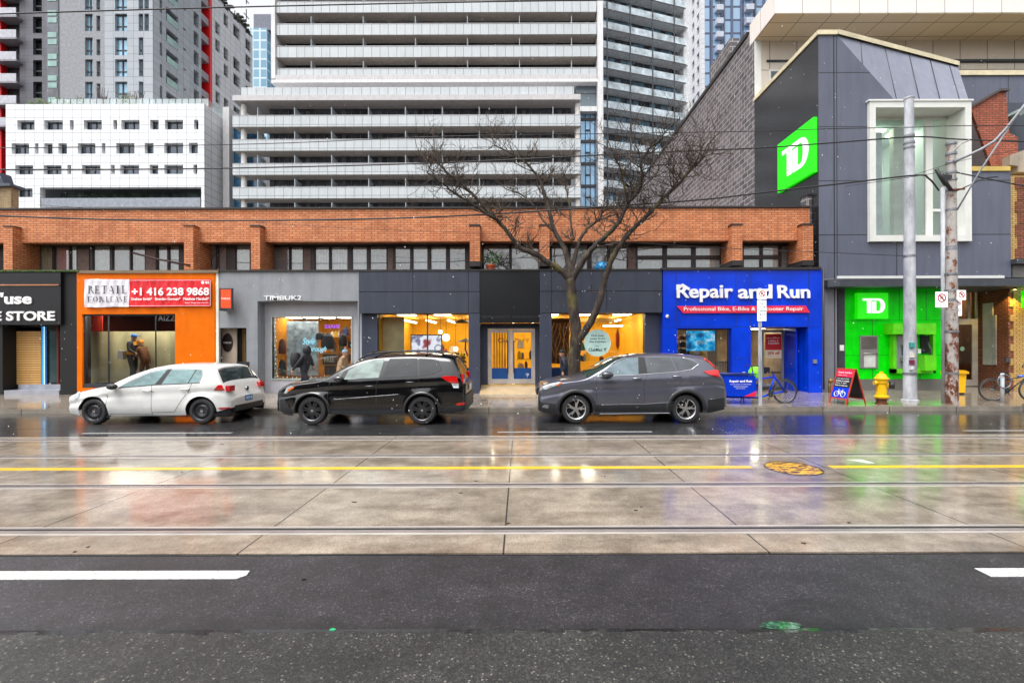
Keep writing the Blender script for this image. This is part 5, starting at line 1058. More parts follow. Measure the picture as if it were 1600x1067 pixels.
# upper part of the old building
YR = TY0 + .05
MB().box(X(1578, YR), X(1950, YR), YR, YR + 4, Z(408, YR), Z(277, YR)).build('upper_wall', m_yb, ob)
for k in range(7): MB().box(X(1590 if k % 2 else 1586, YR), X(1950, YR), YR - .03, YR - .003, Z(408 - k * 18.5, YR), Z(408 - k * 18.5 - 17, YR)).build('red_quoin', m_rb, ob)
MB().box(X(1578, YR) - .02, X(1950, YR), YR - .25, YR + .5, Z(416, YR), Z(408.5, YR)).build('cornice', M('dark_cornice', '#3c3f42', .5), ob); MB().box(X(1581, YR), X(1950, YR), YR - .06, YR + .5, Z(436, YR), Z(416.2, YR)).build('frieze', M('frieze_grey', '#6b6a66', .6), ob)
YS = TY0 + .6
m_ob = BRICK('fiery_brick', '#b8644a', '#a1543e', '#63402f', .24, .08, .012, dark=.3)
G = MB(); G.prism([(X(1518, YS), Z(171, YS)), (X(1562, YS), Z(146, YS)), (X(1573, YS), Z(146, YS)), (X(1578, YS), Z(210, YS)), (X(1592, YS), Z(217, YS)), (X(1592, YS), Z(240, YS)), (X(1560, YS), Z(266, YS)), (X(1551, YS), Z(266, YS))], YS, YS + .5); G.build('gable_wall', m_ob, ob)
G = MB(); G.prism([(X(1516, YS), Z(172, YS)), (X(1562, YS), Z(146, YS)), (X(1576, YS), Z(146, YS)), (X(1576, YS), Z(142, YS)), (X(1561, YS), Z(142.5, YS)), (X(1514, YS), Z(169, YS))], YS - .08, YS + .55); G.build('gable_coping', M('gable_lead', '#4a4240', .5), ob)
G = MB(); G.prism([(X(1566, YS), Z(250, YS)), (X(1594, YS), Z(240, YS)), (X(1604, YS), Z(240, YS)), (X(1604, YS), Z(276, YS)), (X(1578, YS), Z(276, YS)), (X(1578, YS), Z(267, YS)), (X(1566, YS), Z(265, YS))], YS - .3, YS - .01); G.build('stone_corbel', M('old_stone', '#a89c8a', .7, streak=.3), ob)
MB().box(X(1579, YS), X(1950, YS), YS + .6, YS + 5, Z(266, YS), Z(150, YS)).build('dormer_dark', M('slate_roof', '#3e4550', .5), ob)
G = MB(); G.prism([(X(1583, YS), Z(182, YS)), (X(1608, YS), Z(166, YS)), (X(1608, YS), Z(174, YS)), (X(1586, YS), Z(188, YS))], YS - .2, YS + .59); G.build('dormer_cornice', M('verdigris', '#78837f', .5), ob)
# bank right hand dark walls
YT = TY0 + 2.2
MB().box(X(1490, YT), X(1700, YT), YT, YT + .3, Z(290, YT), Z(121, YT)).build('upper_back_wall', m_bk, bk)
MB().box(X(1490, YT) - .05, X(1700, YT), YT - .06, YT + .4, Z(121, YT) + .002, Z(113.5, YT)).build('upper_coping', m_gold, bk)
G = MB(); G.prism([(X(1514.5, YS + .1), Z(270, YS)), (X(1548, YS), Z(268, YS)), (X(1514.5, YS), Z(172, YS))], YS + .02, YS + .1); G.build('bronze_flashing', M('bronze_dark', '#3d302f', .35), bk)
MB().box(X(1514.3, TY0), X(1577.5, TY0), TY0 - .05, TY0 + .4, Z(270, TY0), Z(263, TY0)).build('side_coping', M('gold_flash', '#c9ad5a', .5), bk)
# ================================================================ dark block wall building with pale penthouse
db = thing('theatre_building', 'building of dark speckled block with a pale overhanging penthouse above the bank', 'building', (14, 22, 0))
m_bw = BRICK('dark_block', '#7d777b', '#565257', '#b5b0ae', .52, .26, .02, .5, .6, .3, .3, bias=.1)
MB((XC, YBK + 45, 0), (0, -1, 0)).box(0, 45 - .01, .01, 12, 0, Z(44, YBK)).build('block_wall', m_bw, db)
MB((XC - .06, YBK + 45, 0), (0, -1, 0)).box(0, 45 - .6, 0, .5, Z(44, YBK) + .002, Z(44, YBK) + .2).build('wall_coping', m_cap, db)
MB((XC - .03, YBK + 45, 0), (0, -1, 0)).box(40.2, 42.6, .01, .5, Z(44, YBK) + .2, Z(44, YBK) + 1.1).build('parapet_step', m_bw, db)
MB().box(X(1262, 16.9), X(1283, 16.9), 16.9, 17.3, 3, Z(307, 16.9)).build('block_pier', m_bw, db)
MB().box(X(1262, 16.9) - .02, X(1283, 16.9), 16.86, 17.34, Z(307, 16.9), Z(305, 16.9)).build('pier_cap', m_cap, db)
m_bg = BRICK('beige_panel', '#d9cfc0', '#d3c8b8', '#7d746a', 1.25, 2.9, .018, 0, .5, .06, 0); zS = Z(65, YBK); YF = XC * F / (1213 - CX)
MB().box(XC + .02, 40, YBK + .003, YBK + .4, 0, zS).build('penthouse_wall', m_bg, db)
MB().box(XC - .01, 40, YF, YBK + .4, zS + .002, zS + 1.0).build('penthouse_overhang', BRICK('white_fascia_panel', '#eee8e2', '#e9e3dc', '#b3aca4', 1.2, 6, .02, 0, .5, .04, 0), db)
m, nt, b = mk('soffit_panel'); P = pos(nt, False); t_ = nn(nt, 'ShaderNodeTexBrick', Scale=1.0, offset=0.0); nt.links.new(P, t_.inputs['Vector']); t_.inputs['Color1'].default_value = (*c('#d8c5a4'), 1); t_.inputs['Color2'].default_value = (*c('#d2be9b'), 1); t_.inputs['Mortar'].default_value = (*c('#8c7c62'), 1)
t_.inputs['Mortar Size'].default_value = .02; t_.inputs['Brick Width'].default_value = 1.2; t_.inputs['Row Height'].default_value = .9; nt.links.new(t_.outputs[0], b.inputs['Base Color']); setp(b, Roughness=.6)
MB().box(XC + .01, 40, YF + .02, YBK + .002, zS - .03, zS).build('soffit', m, db)
MB().box(XC, XC + .3, YBK - .05, YBK + .002, 8, zS - .031).build('corner_trim', m_wfr, db)
mb = MB(); B(mb, 1200, 1300, 95, 97.5, YBK - .06, YBK); B(mb, 1470, 1640, 95, 98.5, YBK - .1, YBK); mb.build('slot_vents', m_mul, db)
mb = MB(); B(mb, 1203, 1222, 110, 140, YBK - .02, YBK + .002); mb.build('small_window', m_wfr, db); B(MB(), 1206, 1220, 113, 140, YBK - .03, YBK - .021).build('window_pane', m_dkgl, db)
MB().tube([(X(1285.5, 16.2), 16.25, .25), (X(1285.5, 16.2), 16.25, 4.6)], .035, 8).build('tmp')if False else None
o = MB().tube([(10.765, 16.22, .3), (10.765, 16.22, 4.62)], .03, 8).build('drain_pipe', m_mul); tag(o, 'dark drain pipe in the gap between blue shop and slate bank', 'pipe')
sp_ = thing('standpipe', 'small brass standpipe at the foot of the slate corner pier', 'standpipe', (X(1297, 16.2), 16.2, .2)); xx = X(1296, 16.2)
MB().tube([(xx, 16.2, .15), (xx, 16.2, .62)], .045, 10).build('pipe', M('brass', '#8a6a3c', .4, .6), sp_); MB().ball(xx, 16.14, .62, .08, 0, 6).build('cap', MATS['brass'], sp_)

# ================================================================ the other side of the street, behind the camera (seen only in reflections)
op = thing('shop_row', 'dark brick row of shops across the street mirrored in the windows and wet paint', 'building', (0, -11, 0))
m_op = BRICK('opposite_brick', '#5a4238', '#4a362e', '#3a2e28', .3, .1, .012, dark=.3)
oo = [(-40 + k * 5.2, -36.5 + k * 5.2, .4, 3.4) for k in range(16)] + [(-40 + k * 2.6, -38.6 + k * 2.6, 4.6, 6.6) for k in range(31)]
MB((45, -11, 0), (-1, 0, 0)).wall(0, 90, -.5, 8.0, 0, .3, [(a + 45, b_ + 45, z0, z1) for a, b_, z0, z1 in oo]).build('wall', m_op, op)
MB((45, -11.4, 0), (-1, 0, 0)).box(0, 90, 0, 6, -.5, 7.9).build('inner_volume', m_dkgl, op)
struct(MB().box(-60, 60, -11, -8.2, -.5, .13).build('pavement', m_walk))
# ================================================================ cars
m_tyre = M('tyre_rubber', (.022, .022, .024), .6, bmp=.2); m_trim = M('black_trim', (.016, .017, .019), .5); m_under = M('underbody', (.008, .008, .009), .8)
m_chr = M('chrome_trim', '#c9cccf', .15, .9)
def interp(tab, x):
    if x <= tab[0][0]: return tab[0][1]
    for (a, b_), (a2, b2) in zip(tab, tab[1:]):
        if x <= a2: return b_ + (b2 - b_) * (x - a) / (a2 - a)
    return tab[-1][1]
def smooth(tab, n=4):
    """round the corners of a profile table"""
    for _ in range(2):
        out = [tab[0]]
        for (a, b_), (a2, b2) in zip(tab, tab[1:]): out += [(a * .78 + a2 * .22, b_ * .78 + b2 * .22), (a * .22 + a2 * .78, b_ * .22 + b2 * .78)]
        tab = out + [tab[-1]]
    return tab
class Car:
    def __init__(s, name, label, x0, yn, L, W, wheels, wr, top, belt, paint, sill=.22, tumble=.36, nose=.15, tail=.10, zr=.34):
        s.x0, s.yn, s.L, s.W, s.wheels, s.wr, s.belt = x0, yn, L, W, wheels, wr, belt
        s.top = smooth(top); s.sill, s.tumble, s.nose, s.tail, s.zr = sill, tumble, nose, tail, zr
        s.root = thing(name, label, 'car', (x0 + L / 2, yn + W / 2, 0), 'cars parked along the kerb'); s.paint = paint; s.sc = F / (yn + .10)
    def lx(s, px): return (px - CX) / s.sc - s.x0
    def lz(s, py): return H + (CY - py) / s.sc
    def half(s, x):
        w_ = s.W / 2; k = 0
        if x < .95: k = s.nose * ((.95 - x) / .95) ** 2.6 + .09 * max(0, (.12 - x) / .12) ** 2
        if x > s.L - .75: k = s.tail * ((x - s.L + .75) / .75) ** 2.4 + .08 * max(0, (x - s.L + .1) / .1) ** 2
        return w_ * (1 - k)
    def ys(s, x, z):
        y = s.half(x); b_ = interp(s.belt, x)
        if z < .42: y -= .07 * ((.42 - z) / .25) ** 1.5
        if z > b_: y -= .015 + s.tumble * (z - b_) + .10 * (z - b_) ** 2
        else:
            d = (b_ - z); y -= .015 * min(1, d / .02) * 0 + .026 * math.exp(-((d - .2) / .06) ** 2) + .02 * max(0, 1 - d / .12)
            for wx in s.wheels:
                r_ = math.hypot(x - wx, z - s.wr); y += .022 * math.exp(-((r_ - s.wr - .06) / .06) ** 2)
        return y
    def bot(s, x):
        z = s.sill
        if x < .35: z += .07 * ((.35 - x) / .35)
        if x > s.L - .55: z += .16 * ((x - s.L + .55) / .55)
        for wx in s.wheels:
            ra = s.wr + .055; d = abs(x - wx)
            if d < ra: z = max(z, s.wr - .0 + math.sqrt(ra * ra - d * d))
        return z
    def edge(s, x): t = interp(s.top, x); r_ = min(.075, .35 * max(.02, t - s.bot(x))); return t - r_, r_
    def ztop(s, x, f): ze, r_ = s.edge(x); k = 1 - f; return ze + r_ * (1 - (1 - k) ** 5) + .025 * k * (1 if t_ok(x, s) else .4)
    def P(s, x, y, z): return (s.x0 + x, s.yn + s.W / 2 + y, z)
    def shell(s):
        st = set(); x = 0
        while x < s.L: st.add(round(x, 4)); x += .045
        st |= {0, .008, .02, s.L, s.L - .008, s.L - .02, s.L - .035}
        for wx in s.wheels:
            ra = s.wr + .055
            for a in range(0, 181, 7): st.add(round(wx + ra * math.cos(R(a)), 4))
            st |= {wx + ra + .002, wx - ra - .002}
        st = sorted(st); rows = []; nz = 16; ks = [.03, .08, .16, .28, .45, .7, 1]
        for x in st:
            b_ = s.bot(x); ze, r_ = s.edge(x); ze = max(ze, b_ + .01); row = []
            for j in range(nz + 1): z = b_ + (ze - b_) * j / nz; row.append((-s.ys(x, z), z))
            ye = s.ys(x, ze)
            for k in ks: row.append((-ye * (1 - k), s.ztop(x, 1 - k)))
            full = row + [(-y, z) for y, z in row[:-1][::-1]]
            rows.append([s.P(x, y, z) for y, z in full])
        mb = MB(); n = len(rows[0])
        for r_ in rows: mb.v += r_
        for i in range(len(rows) - 1):
            for j in range(n - 1): mb.f.append([i * n + j, (i + 1) * n + j, (i + 1) * n + j + 1, i * n + j + 1]); mb.m.append(0); mb.sm.append(True)
        mb.f.append([j for j in range(n)]); mb.m.append(0); mb.sm.append(False); k0 = (len(rows) - 1) * n; mb.f.append([k0 + j for j in range(n)][::-1]); mb.m.append(0); mb.sm.append(False)
        s.body = mb.build('body', s.paint, s.root)
        u = MB(); u.box(s.x0 + .3, s.x0 + s.L - .3, s.yn + .26, s.yn + s.W - .26, s.sill - .02, .78); u.build('underbody', m_under, s.root)
        return s
    def decal(s, name, pts, m, off=.005, px=True, both=True, parent=None, step=.05):
        """a thin panel on the body side: pts in photo pixels of the near side"""
        P_ = [(s.lx(a), s.lz(b_)) for a, b_ in pts] if px else pts
        xs_ = sorted({round(p[0], 4) for p in P_}); a, b_ = xs_[0], xs_[-1]; x = a
        while x < b_: xs_.append(round(x, 4)); x += step
        xs_ = sorted({min(max(x, .012), s.L - .012) for x in xs_}); cols = []
        n = len(P_)
        for x in xs_:
            x_ = min(max(x, a + 1e-4), b_ - 1e-4); zz = []
            for i in range(n):
                (p, q), (p2, q2) = P_[i], P_[(i + 1) % n]
                if (p - x_) * (p2 - x_) <= 0 and p != p2: zz.append(q + (q2 - q) * (x_ - p) / (p2 - p))
            if len(zz) >= 2: cols.append((x, min(zz), max(zz)))
        res = None
        for sgn in ((-1, 1) if both else (-1,)):
            mb = MB(); K = 5
            for x, lo, hi in cols:
                cap_ = s.edge(min(max(x, 0), s.L))[0] + .045
                for j in range(K + 1): z = min(lo + (hi - lo) * j / K, cap_); mb.v.append(s.P(x, sgn * (s.ys(x, z) + off), z))
            for i in range(len(cols) - 1):
                for j in range(K): f = [i * (K+1) + j, (i+1) * (K+1) + j, (i+1) * (K+1) + j + 1, i * (K+1) + j + 1]; mb.f.append(f if sgn < 0 else f[::-1]); mb.m.append(0); mb.sm.append(True)
            o = mb.build(name, m, parent or s.root)
            if res is None: res = o
        return res
    def line(s, name, pts, m, w_=.012, off=.003, px=True, both=True, parent=None):
        P_ = [(s.lx(a), s.lz(b_)) for a, b_ in pts] if px else pts
        Q = [P_[0]]
        for (a, b_), (a2, b2) in zip(P_, P_[1:]):
            n = max(1, int(math.hypot(a2 - a, b2 - b_) / .06)); Q += [(a + (a2 - a) * k / n, b_ + (b2 - b_) * k / n) for k in range(1, n + 1)]
        for sgn in ((-1, 1) if both else (-1,)):
            mb = MB(); mb.tube([s.P(x, sgn * (s.ys(x, z) + off - w_ * .3), z) for x, z in Q], w_ / 2, 5); mb.build(name, m, parent or s.body)
    def glass_top(s, name, x0, x1, f0, f1, m, off=.006, n=10):
        mb = MB(); K = 12
        for i in range(n + 1):
            x = x0 + (x1 - x0) * i / n; f = f0 + (f1 - f0) * i / n; ze, r_ = s.edge(x); ye = s.ys(x, ze)
            for j in range(K + 1):
                u = -1 + 2 * j / K; y = u * f * ye; mb.v.append(s.P(x, y, s.ztop(x, abs(u * f)) + off))
        for i in range(n):
            for j in range(K): mb.f.append([i * (K+1) + j, (i+1) * (K+1) + j, (i+1) * (K+1) + j + 1, i * (K+1) + j + 1]); mb.m.append(0); mb.sm.append(True)
        return mb.build(name, m, s.root)
    def arch(s, m, w_=.07, off=.012):
        for wx in s.wheels:
            for sgn in (-1, 1):
                mb = MB(); N = 26; ra = s.wr + .05
                for k in range(N + 1):
                    a = R(-4 + 188 * k / N)
                    for rr_, o_ in ((ra, off - .012), (ra + .004, off), (ra + w_, off), (ra + w_ + .004, 0)):
                        x, z = wx + rr_ * math.cos(a), s.wr + rr_ * math.sin(a); x = min(max(x, .03), s.L - .03); mb.v.append(s.P(x, sgn * (s.ys(x, z) + o_), z))
                for k in range(N):
                    for j in range(3): mb.f.append([k * 4 + j, (k+1) * 4 + j, (k+1) * 4 + j + 1, k * 4 + j + 1]); mb.m.append(0); mb.sm.append(True)
                mb.build('wheel_arch', m, s.root)
    def wheel(s, style, m1, m2):
        r_ = s.wr; rr_ = r_ * .68; tw_ = .2
        for wx in s.wheels:
            for sgn in (-1, 1):
                cx_, cy_, cz_ = s.x0 + wx, s.yn + s.W / 2 + sgn * (s.W / 2 - .015 - tw_ / 2), r_
                e = bpy.data.objects.new('wheel', None); sc.collection.objects.link(e); e.parent = s.root; e.matrix_parent_inverse = Matrix.Translation(s.root.location).inverted()
                T = MB((cx_, cy_, cz_), (1, 0, 0)) if sgn < 0 else MB((cx_, cy_, cz_), (-1, 0, 0))
                h = tw_ / 2
                T.lathe([(rr_, -h + .012), (rr_ + .012, -h - .004), (r_ - .035, -h - .002), (r_ - .012, -h + .018), (r_, -h + .05), (r_, h - .05), (r_ - .012, h - .02), (r_ - .04, h), (rr_, h)], 0, 0, 0, 'y', 40); T.build('tyre', m_tyre, e)
                T = MB(T.O, tuple(T.U)); T.lathe([(rr_ + .004, -h + .0), (rr_ - .008, -h + .006), (rr_ - .022, -h + .03), (rr_ - .03, h - .02)], 0, 0, 0, 'y', 40)
                T.lathe([(rr_ - .03, h - .06), (.02, h - .05)], 0, 0, 0, 'y', 24, 1)
                y0 = -h + .014
                if style == 'steel':
                    T.lathe([(rr_ - .02, y0 + .02), (rr_ * .86, y0 + .035), (rr_ * .74, y0 + .02), (rr_ * .62, y0 + .0), (rr_ * .42, y0 + .01), (rr_ * .3, y0 + .03), (.03, y0 + .03)], 0, 0, 0, 'y', 40, 0)
                    for k in range(14): a = 2 * math.pi * k / 14; T.disc(rr_ * .78 * math.cos(a), rr_ * .78 * math.sin(a), .014, y0 + .008, y0 + .03, 8, 1)
                    for k in range(5): a = 2 * math.pi * k / 5; T.disc(.055 * math.cos(a), .055 * math.sin(a), .011, y0 + .012, y0 + .03, 6, 2)
                    T.disc(0, 0, .032, y0 + .0, y0 + .03, 12, 2)
                else:
                    n = 7 if style == 'multi' else 5
                    for k in range(n):
                        a = 2 * math.pi * (k + .25) / n; C_, S_ = math.cos(a), math.sin(a); q = lambda u, v: (u * C_ - v * S_, u * S_ + v * C_)
                        if style == 'multi':
                            for v in (-.012, .012): T.prism([q(.04, v * 1.3 - .011), q(rr_ - .015, v * 2.6 - .011), q(rr_ - .015, v * 2.6 + .011), q(.04, v * 1.3 + .011)], y0, y0 + .03, 0)
                        else:
                            T.prism([q(.03, -.028), q(rr_ * .62, -.05), q(rr_ * .62, .012), q(.03, .028)], y0 + .006, y0 + .035, 0)
                            T.prism([q(rr_ * .6, -.052), q(rr_ - .012, -.085), q(rr_ - .012, -.045), q(rr_ * .6, -.012)], y0 + .004, y0 + .035, 0); T.prism([q(rr_ * .6, -.02), q(rr_ * .75, .01), q(rr_ - .012, .075), q(rr_ - .012, .03), q(rr_ * .6, .014)], y0 + .004, y0 + .035, 0)
                    T.disc(0, 0, .05, y0 - .0, y0 + .035, 16, 0); T.disc(0, 0, .03, y0 - .003, y0, 12, 2)
                T.build('rim', [m1, m2, m_chr], e)
    def mirror(s, px, py, m, w_=.22, h=.13):
        for sgn in (-1, 1):
            x, z = s.lx(px), s.lz(py); y = s.ys(x, z); mb = MB(); cx_, cy_, cz_ = s.P(x, sgn * (y + .13), z)
            mb.ball(0, 0, 0, .5, 0, 8); mb.v = [(cx_ + a * w_ * 1.15, cy_ + b_ * .17, cz_ + e_ * h * 1.15) for a, b_, e_ in mb.v]
            mb.tube([s.P(x - .02, sgn * (y - .02), z - .05), s.P(x, sgn * (y + .1), z - .02)], .022, 6); mb.build('mirror', m, s.root)
    def handle(s, px, py, m):
        for sgn in (-1, 1):
            x, z = s.lx(px), s.lz(py); mb = MB(); pts = [s.P(x + d, sgn * (s.ys(x, z) + o_), z) for d, o_ in ((-.1, .0), (-.085, .028), (.085, .028), (.1, .0))]; mb.tube(pts, .014, 6); mb.build('door_handle', m, s.root)
def t_ok(x, s): return interp(s.top, x) > 1.2
def carglass(name, col, d=.5):
    m, nt, b = mk(name); P = pos(nt, False); n_ = noise(nt, P, 2.2, 3, .6, (1, 1, 2)); col = c(col)
    nt.links.new(ramp(nt, n_, [(.35, tuple(x * (1 - d) for x in col)), (.6, col)]), b.inputs['Base Color']); setp(b, Roughness=.03, Specular_IOR_Level=.6, Coat_Weight=.2, Coat_Roughness=.02)
    bump(nt, b, noise(nt, P, 60, 3, .7), .05, .003); return m
def carpaint(name, col, metal=0, rough=.3):
    m, nt, b = mk(name); P = pos(nt, False); col = c(col); n_ = noise(nt, P, 3, 6, .65)
    nt.links.new(ramp(nt, n_, [(.3, tuple(x * .9 for x in col)), (.7, tuple(min(1, x * 1.04) for x in col))]), b.inputs['Base Color']); setp(b, Roughness=rough, Metallic=metal, Coat_Weight=1, Coat_Roughness=.03)
    v = nn(nt, 'ShaderNodeTexVoronoi', Scale=70); nt.links.new(P, v.inputs['Vector']); h = ramp(nt, v.outputs['Distance'], [(.0, (1, 1, 1)), (.25, (0, 0, 0))])
    g = nn(nt, 'ShaderNodeBump', Strength=.12, Distance=.004); nt.links.new(h, g.inputs['Height']); nt.links.new(g.outputs[0], b.inputs['Coat Normal']); return m
m_red_l = M('tail_lamp_red', '#c21414', .1, coat=1, var=.15, scale=8); m_clear = M('lamp_clear', '#c6ced2', .1, .3, coat=1, var=.3, scale=14); m_amb = M('lamp_amber', '#c8612a', .15, coat=1); m_plate = M('plate_blue', '#2f78b5', .4); m_silv = M('mirror_silver', '#9a9ca0', .2, .8)
def plate(car, x, y, z, s_, w_=.32, m_=None):
    mb = MB(car.P(x, y, z), (.0, 1, 0)); mb.box(-w_ / 2, w_ / 2, -.012, .0, -.07, .07); p_ = mb.build('licence_plate', m_ or m_plate, car.root)
    text('lettering', s_, -w_ * .42, w_ * .42, -.035, .035, -.014, m_lit, p_, .002, .02, O=car.P(x, y, z), U=(0, 1, 0))
# white hatchback ------------------------------------------------
gm = lambda a: a * .6 if a <= .2 else (a - .08 if a < 3.5 else 3.42 + (a - 3.5) * .84)
g_ = Car('hatchback', 'white compact hatchback with black steel wheels parked before the orange shopfront', -11.19, 11.12, gm(4.26), 1.79, (.78, 3.41), .315,
    [(gm(a), b_) for a, b_ in [(0, .55), (.02, .64), (.12, .72), (.3, .79), (.65, .87), (1.12, .955), (1.4, 1.10), (1.72, 1.255), (2.05, 1.365), (2.4, 1.43), (2.85, 1.455), (3.25, 1.445), (3.6, 1.405), (3.78, 1.36), (3.93, 1.17), (4.05, 1.0), (4.11, .93), (4.16, .78), (4.2, .70), (4.25, .63), (4.26, .55)]],
    [(0, .66), (.42, .74), (1.02, .86), (1.42, .90), (2.52, .955), (3.32, .985), (3.75, 1.0), (4.1, .95)], carpaint('white_paintwork', '#d9dad8'), zr=.3).shell()
gA = carglass('grey_green_glass', '#6f8f91', .45); gB = carglass('rear_tint', '#3c4747', .6)
g_.decal('side_window', [(190.5, 603), (213, 589.5), (233, 580), (259, 575.5), (245.5, 598.5), (194, 603)], gA); g_.decal('pillar_trim', [(245.5, 598.5), (259, 575.5), (265.5, 575.5), (256, 598)], m_trim, .004)
g_.decal('side_window', [(256.5, 597.7), (265.8, 575.8), (304, 576), (296.5, 596.5)], gA); g_.decal('pillar_trim', [(296.5, 596.5), (304, 576), (306, 576), (298.2, 596.5)], m_trim, .0055); g_.decal('side_window', [(298.2, 596.4), (306, 576.3), (313.5, 577.3), (315.5, 584), (313.5, 595.8)], gA)
g_.line('window_trim', [(189, 604), (245, 599.2), (297, 597.2), (315, 596.2)], m_trim, .014); g_.line('window_trim', [(189, 604), (212, 588.5), (232, 579), (259, 574.6), (304, 575.3), (314, 576.8), (316.5, 584), (315, 596.2)], m_trim, .014)
g_.glass_top('windscreen', 1.12, 1.92, .93, .88, gA); g_.glass_top('rear_window', gm(3.8), gm(4.03), .86, .90, gB); g_.glass_top('roof_spoiler', gm(3.62), gm(3.785), .84, .86, g_.paint, .018, 5)
g_.decal('tail_lamp', [(336, 608.5), (343, 600), (350, 598.5), (372, 599), (372, 608.5)], m_red_l, .012)
g_.decal('reflector', [(344, 635), (362, 634.8), (362, 636.8), (346, 638)], m_red_l, .008); g_.decal('rear_skirt', [(334, 646), (352, 640), (376, 634), (376, 650), (334, 650)], m_trim, .006)
for pts in ([(172, 648), (172, 612)], [(241, 647), (241, 600)], [(241, 642), (276, 641), (281, 634), (287, 624), (296, 612), (300, 606), (303, 597)], [(172, 644), (241, 644)], [(245, 610), (241, 610)]): g_.line('door_gap', pts, m_trim, .009)
g_.line('sill_line', [(168, 648.5), (286, 646.8)], M('sill_grey', '#7c8082', .5), .01)  # thin grey line along the sill
g_.decal('head_lamp', [(118, 620), (121, 612), (127, 608), (128, 616), (122, 622)], m_clear, .008)
g_.mirror(186, 601, m_trim); g_.handle(234, 608, g_.paint); g_.handle(293, 606, g_.paint); g_.wheel('steel', M('black_steel', (.03, .03, .036), .4, .3), m_black)
plate(g_, gm(4.262), -.02, .56, 'CKFD 742'); 
mb = MB(g_.P(gm(4.20), 0, 0), (0, 1, 0)); mb.box(-.62, .62, -.06, .03, .27, .42); mb.build('rear_diffuser', m_trim, g_.root)
mb = MB(g_.P(gm(4.18), 0, 0), (0, 1, 0)); mb.disc(.0, .8, .055, -.03, .0, 18); mb.disc(0, .8, .04, -.034, -.03, 18, 1); mb.build('badge', [m_silv, m_trim], g_.root)
for sg_ in (-1, 1): mb = MB(g_.P(gm(4.17), 0, 0), (0, 1, 0)); mb.box(sg_ * .56, sg_ * .775, -.05, .05, .79, .925); mb.build('tail_lamp', m_red_l, g_.root)
# black suv ------------------------------------------------------
b_c = Car('suv', 'black suv with black alloy wheels and roof rails parked before the travel shop', -5.93, 10.93, 4.6, 1.80, (.93, 3.57), .345,
    [(0, .70), (.03, .84), (.12, .93), (.3, 1.0), (.6, 1.05), (1.0, 1.09), (1.25, 1.16), (1.55, 1.35), (1.85, 1.51), (2.15, 1.615), (2.5, 1.665), (3.1, 1.695), (3.7, 1.685), (4.1, 1.655), (4.30, 1.62), (4.43, 1.36), (4.51, 1.14), (4.56, 1.0), (4.58, .84), (4.59, .70), (4.6, .58)],
    [(0, .85), (.5, .95), (1.2, 1.03), (2.6, 1.075), (3.6, 1.12), (4.3, 1.16), (4.6, 1.1)], carpaint('black_paintwork', '#050608', 0, .15), sill=.27, tail=.06, tumble=.33).shell()
gC = carglass('light_front_glass', '#8b9b96', .5); gD = carglass('privacy_glass', '#25292c', .5)
b_c.decal('quarter_window', [(523, 590.5), (538, 578), (531, 591), (524, 591.5)], gC); b_c.decal('side_window', [(539, 592), (545, 577), (563, 567.5), (583, 561.5), (599, 560), (593, 589)], gC); b_c.decal('side_window', [(597.5, 588.8), (607, 559.8), (650.5, 559.3), (653, 587)], gD)
b_c.decal('side_window', [(656, 586.5), (653.5, 559.6), (676, 560.5), (684, 567), (690, 577), (676, 583)], gD)
b_c.line('window_trim', [(523, 592.5), (593, 590), (655, 587.5), (677, 584), (691, 578), (685, 566), (677, 559.5)], m_trim, .014)
b_c.glass_top('windscreen', 1.2, 2.05, .94, .88, gC); b_c.glass_top('rear_window', 4.33, 4.50, .84, .88, gB); b_c.glass_top('roof_spoiler', 4.0, 4.31, .86, .86, b_c.paint, .025, 5)
b_c.decal('tail_lamp', [(690, 589), (694, 586.5), (714, 587), (717, 598), (706, 598)], m_red_l, .014); b_c.decal('tail_lamp_clear', [(706, 598.2), (717, 598.2), (717, 605.5), (709, 605)], m_clear, .013); b_c.decal('reflector', [(714, 629), (727, 627.6), (726, 632), (714, 632.5)], m_red_l, .01)
b_c.decal('head_lamp', [(445, 613), (450, 603), (459, 601), (462, 603), (455, 607), (449, 613.5)], m_clear, .012); b_c.decal('indicator', [(451, 607), (462, 602), (461.5, 605), (453, 610)], m_amb, .014)
b_c.decal('front_bumper', [(438, 640), (438, 622), (446, 622), (452, 630), (460, 648), (444, 646)], m_trim, .008); b_c.decal('rear_bumper', [(689, 640), (700, 633), (730, 628), (730, 640), (695, 645)], m_trim, .008)
b_c.decal('sill_moulding', [(520, 639), (600, 639), (632, 636), (634, 639), (604, 645), (520, 645.5)], M('satin_black', '#2f3236', .35), .012); b_c.line('side_moulding', [(522, 622.5), (626, 614.5)], m_silv, .008)
for pts in ([(516, 640), (514, 612), (517, 596)], [(590, 640), (589, 600), (593, 590)], [(655, 588), (656, 600), (646, 612), (638, 622)], [(516, 641), (634, 639)]): b_c.line('door_gap', pts, M('gap_grey', '#2b2e33', .5), .009)
b_c.arch(b_c.paint, .05, .01); b_c.mirror(534, 590, M('mirror_black', '#0d0e11', .15, coat=1)); b_c.handle(579, 602, M('handle_black', '#33363c', .2, coat=1)); b_c.handle(642, 596, M('handle_black'))
b_c.wheel('multi', M('black_alloy', (.11, .11, .12), .25, .7), m_black)
for sg_ in (-1, 1):
    mb = MB(); pts = []
    for x in (1.95, 2.15, 2.5, 3.0, 3.5, 3.9, 4.1): pts.append(b_c.P(x, sg_ * .56, interp(b_c.top, x) + (.075 if 2 < x < 4.05 else .0)))
    mb.tube(pts, .02, 8); mb.build('roof_rail', m_trim, b_c.root)
mb = MB()
for x in (2.3, 3.6): mb.box(*[b_c.x0 + x - .03, b_c.x0 + x + .03], b_c.yn + .3, b_c.yn + 1.5, 1.74, 1.76)
mb.build('roof_bars', m_trim, b_c.root)
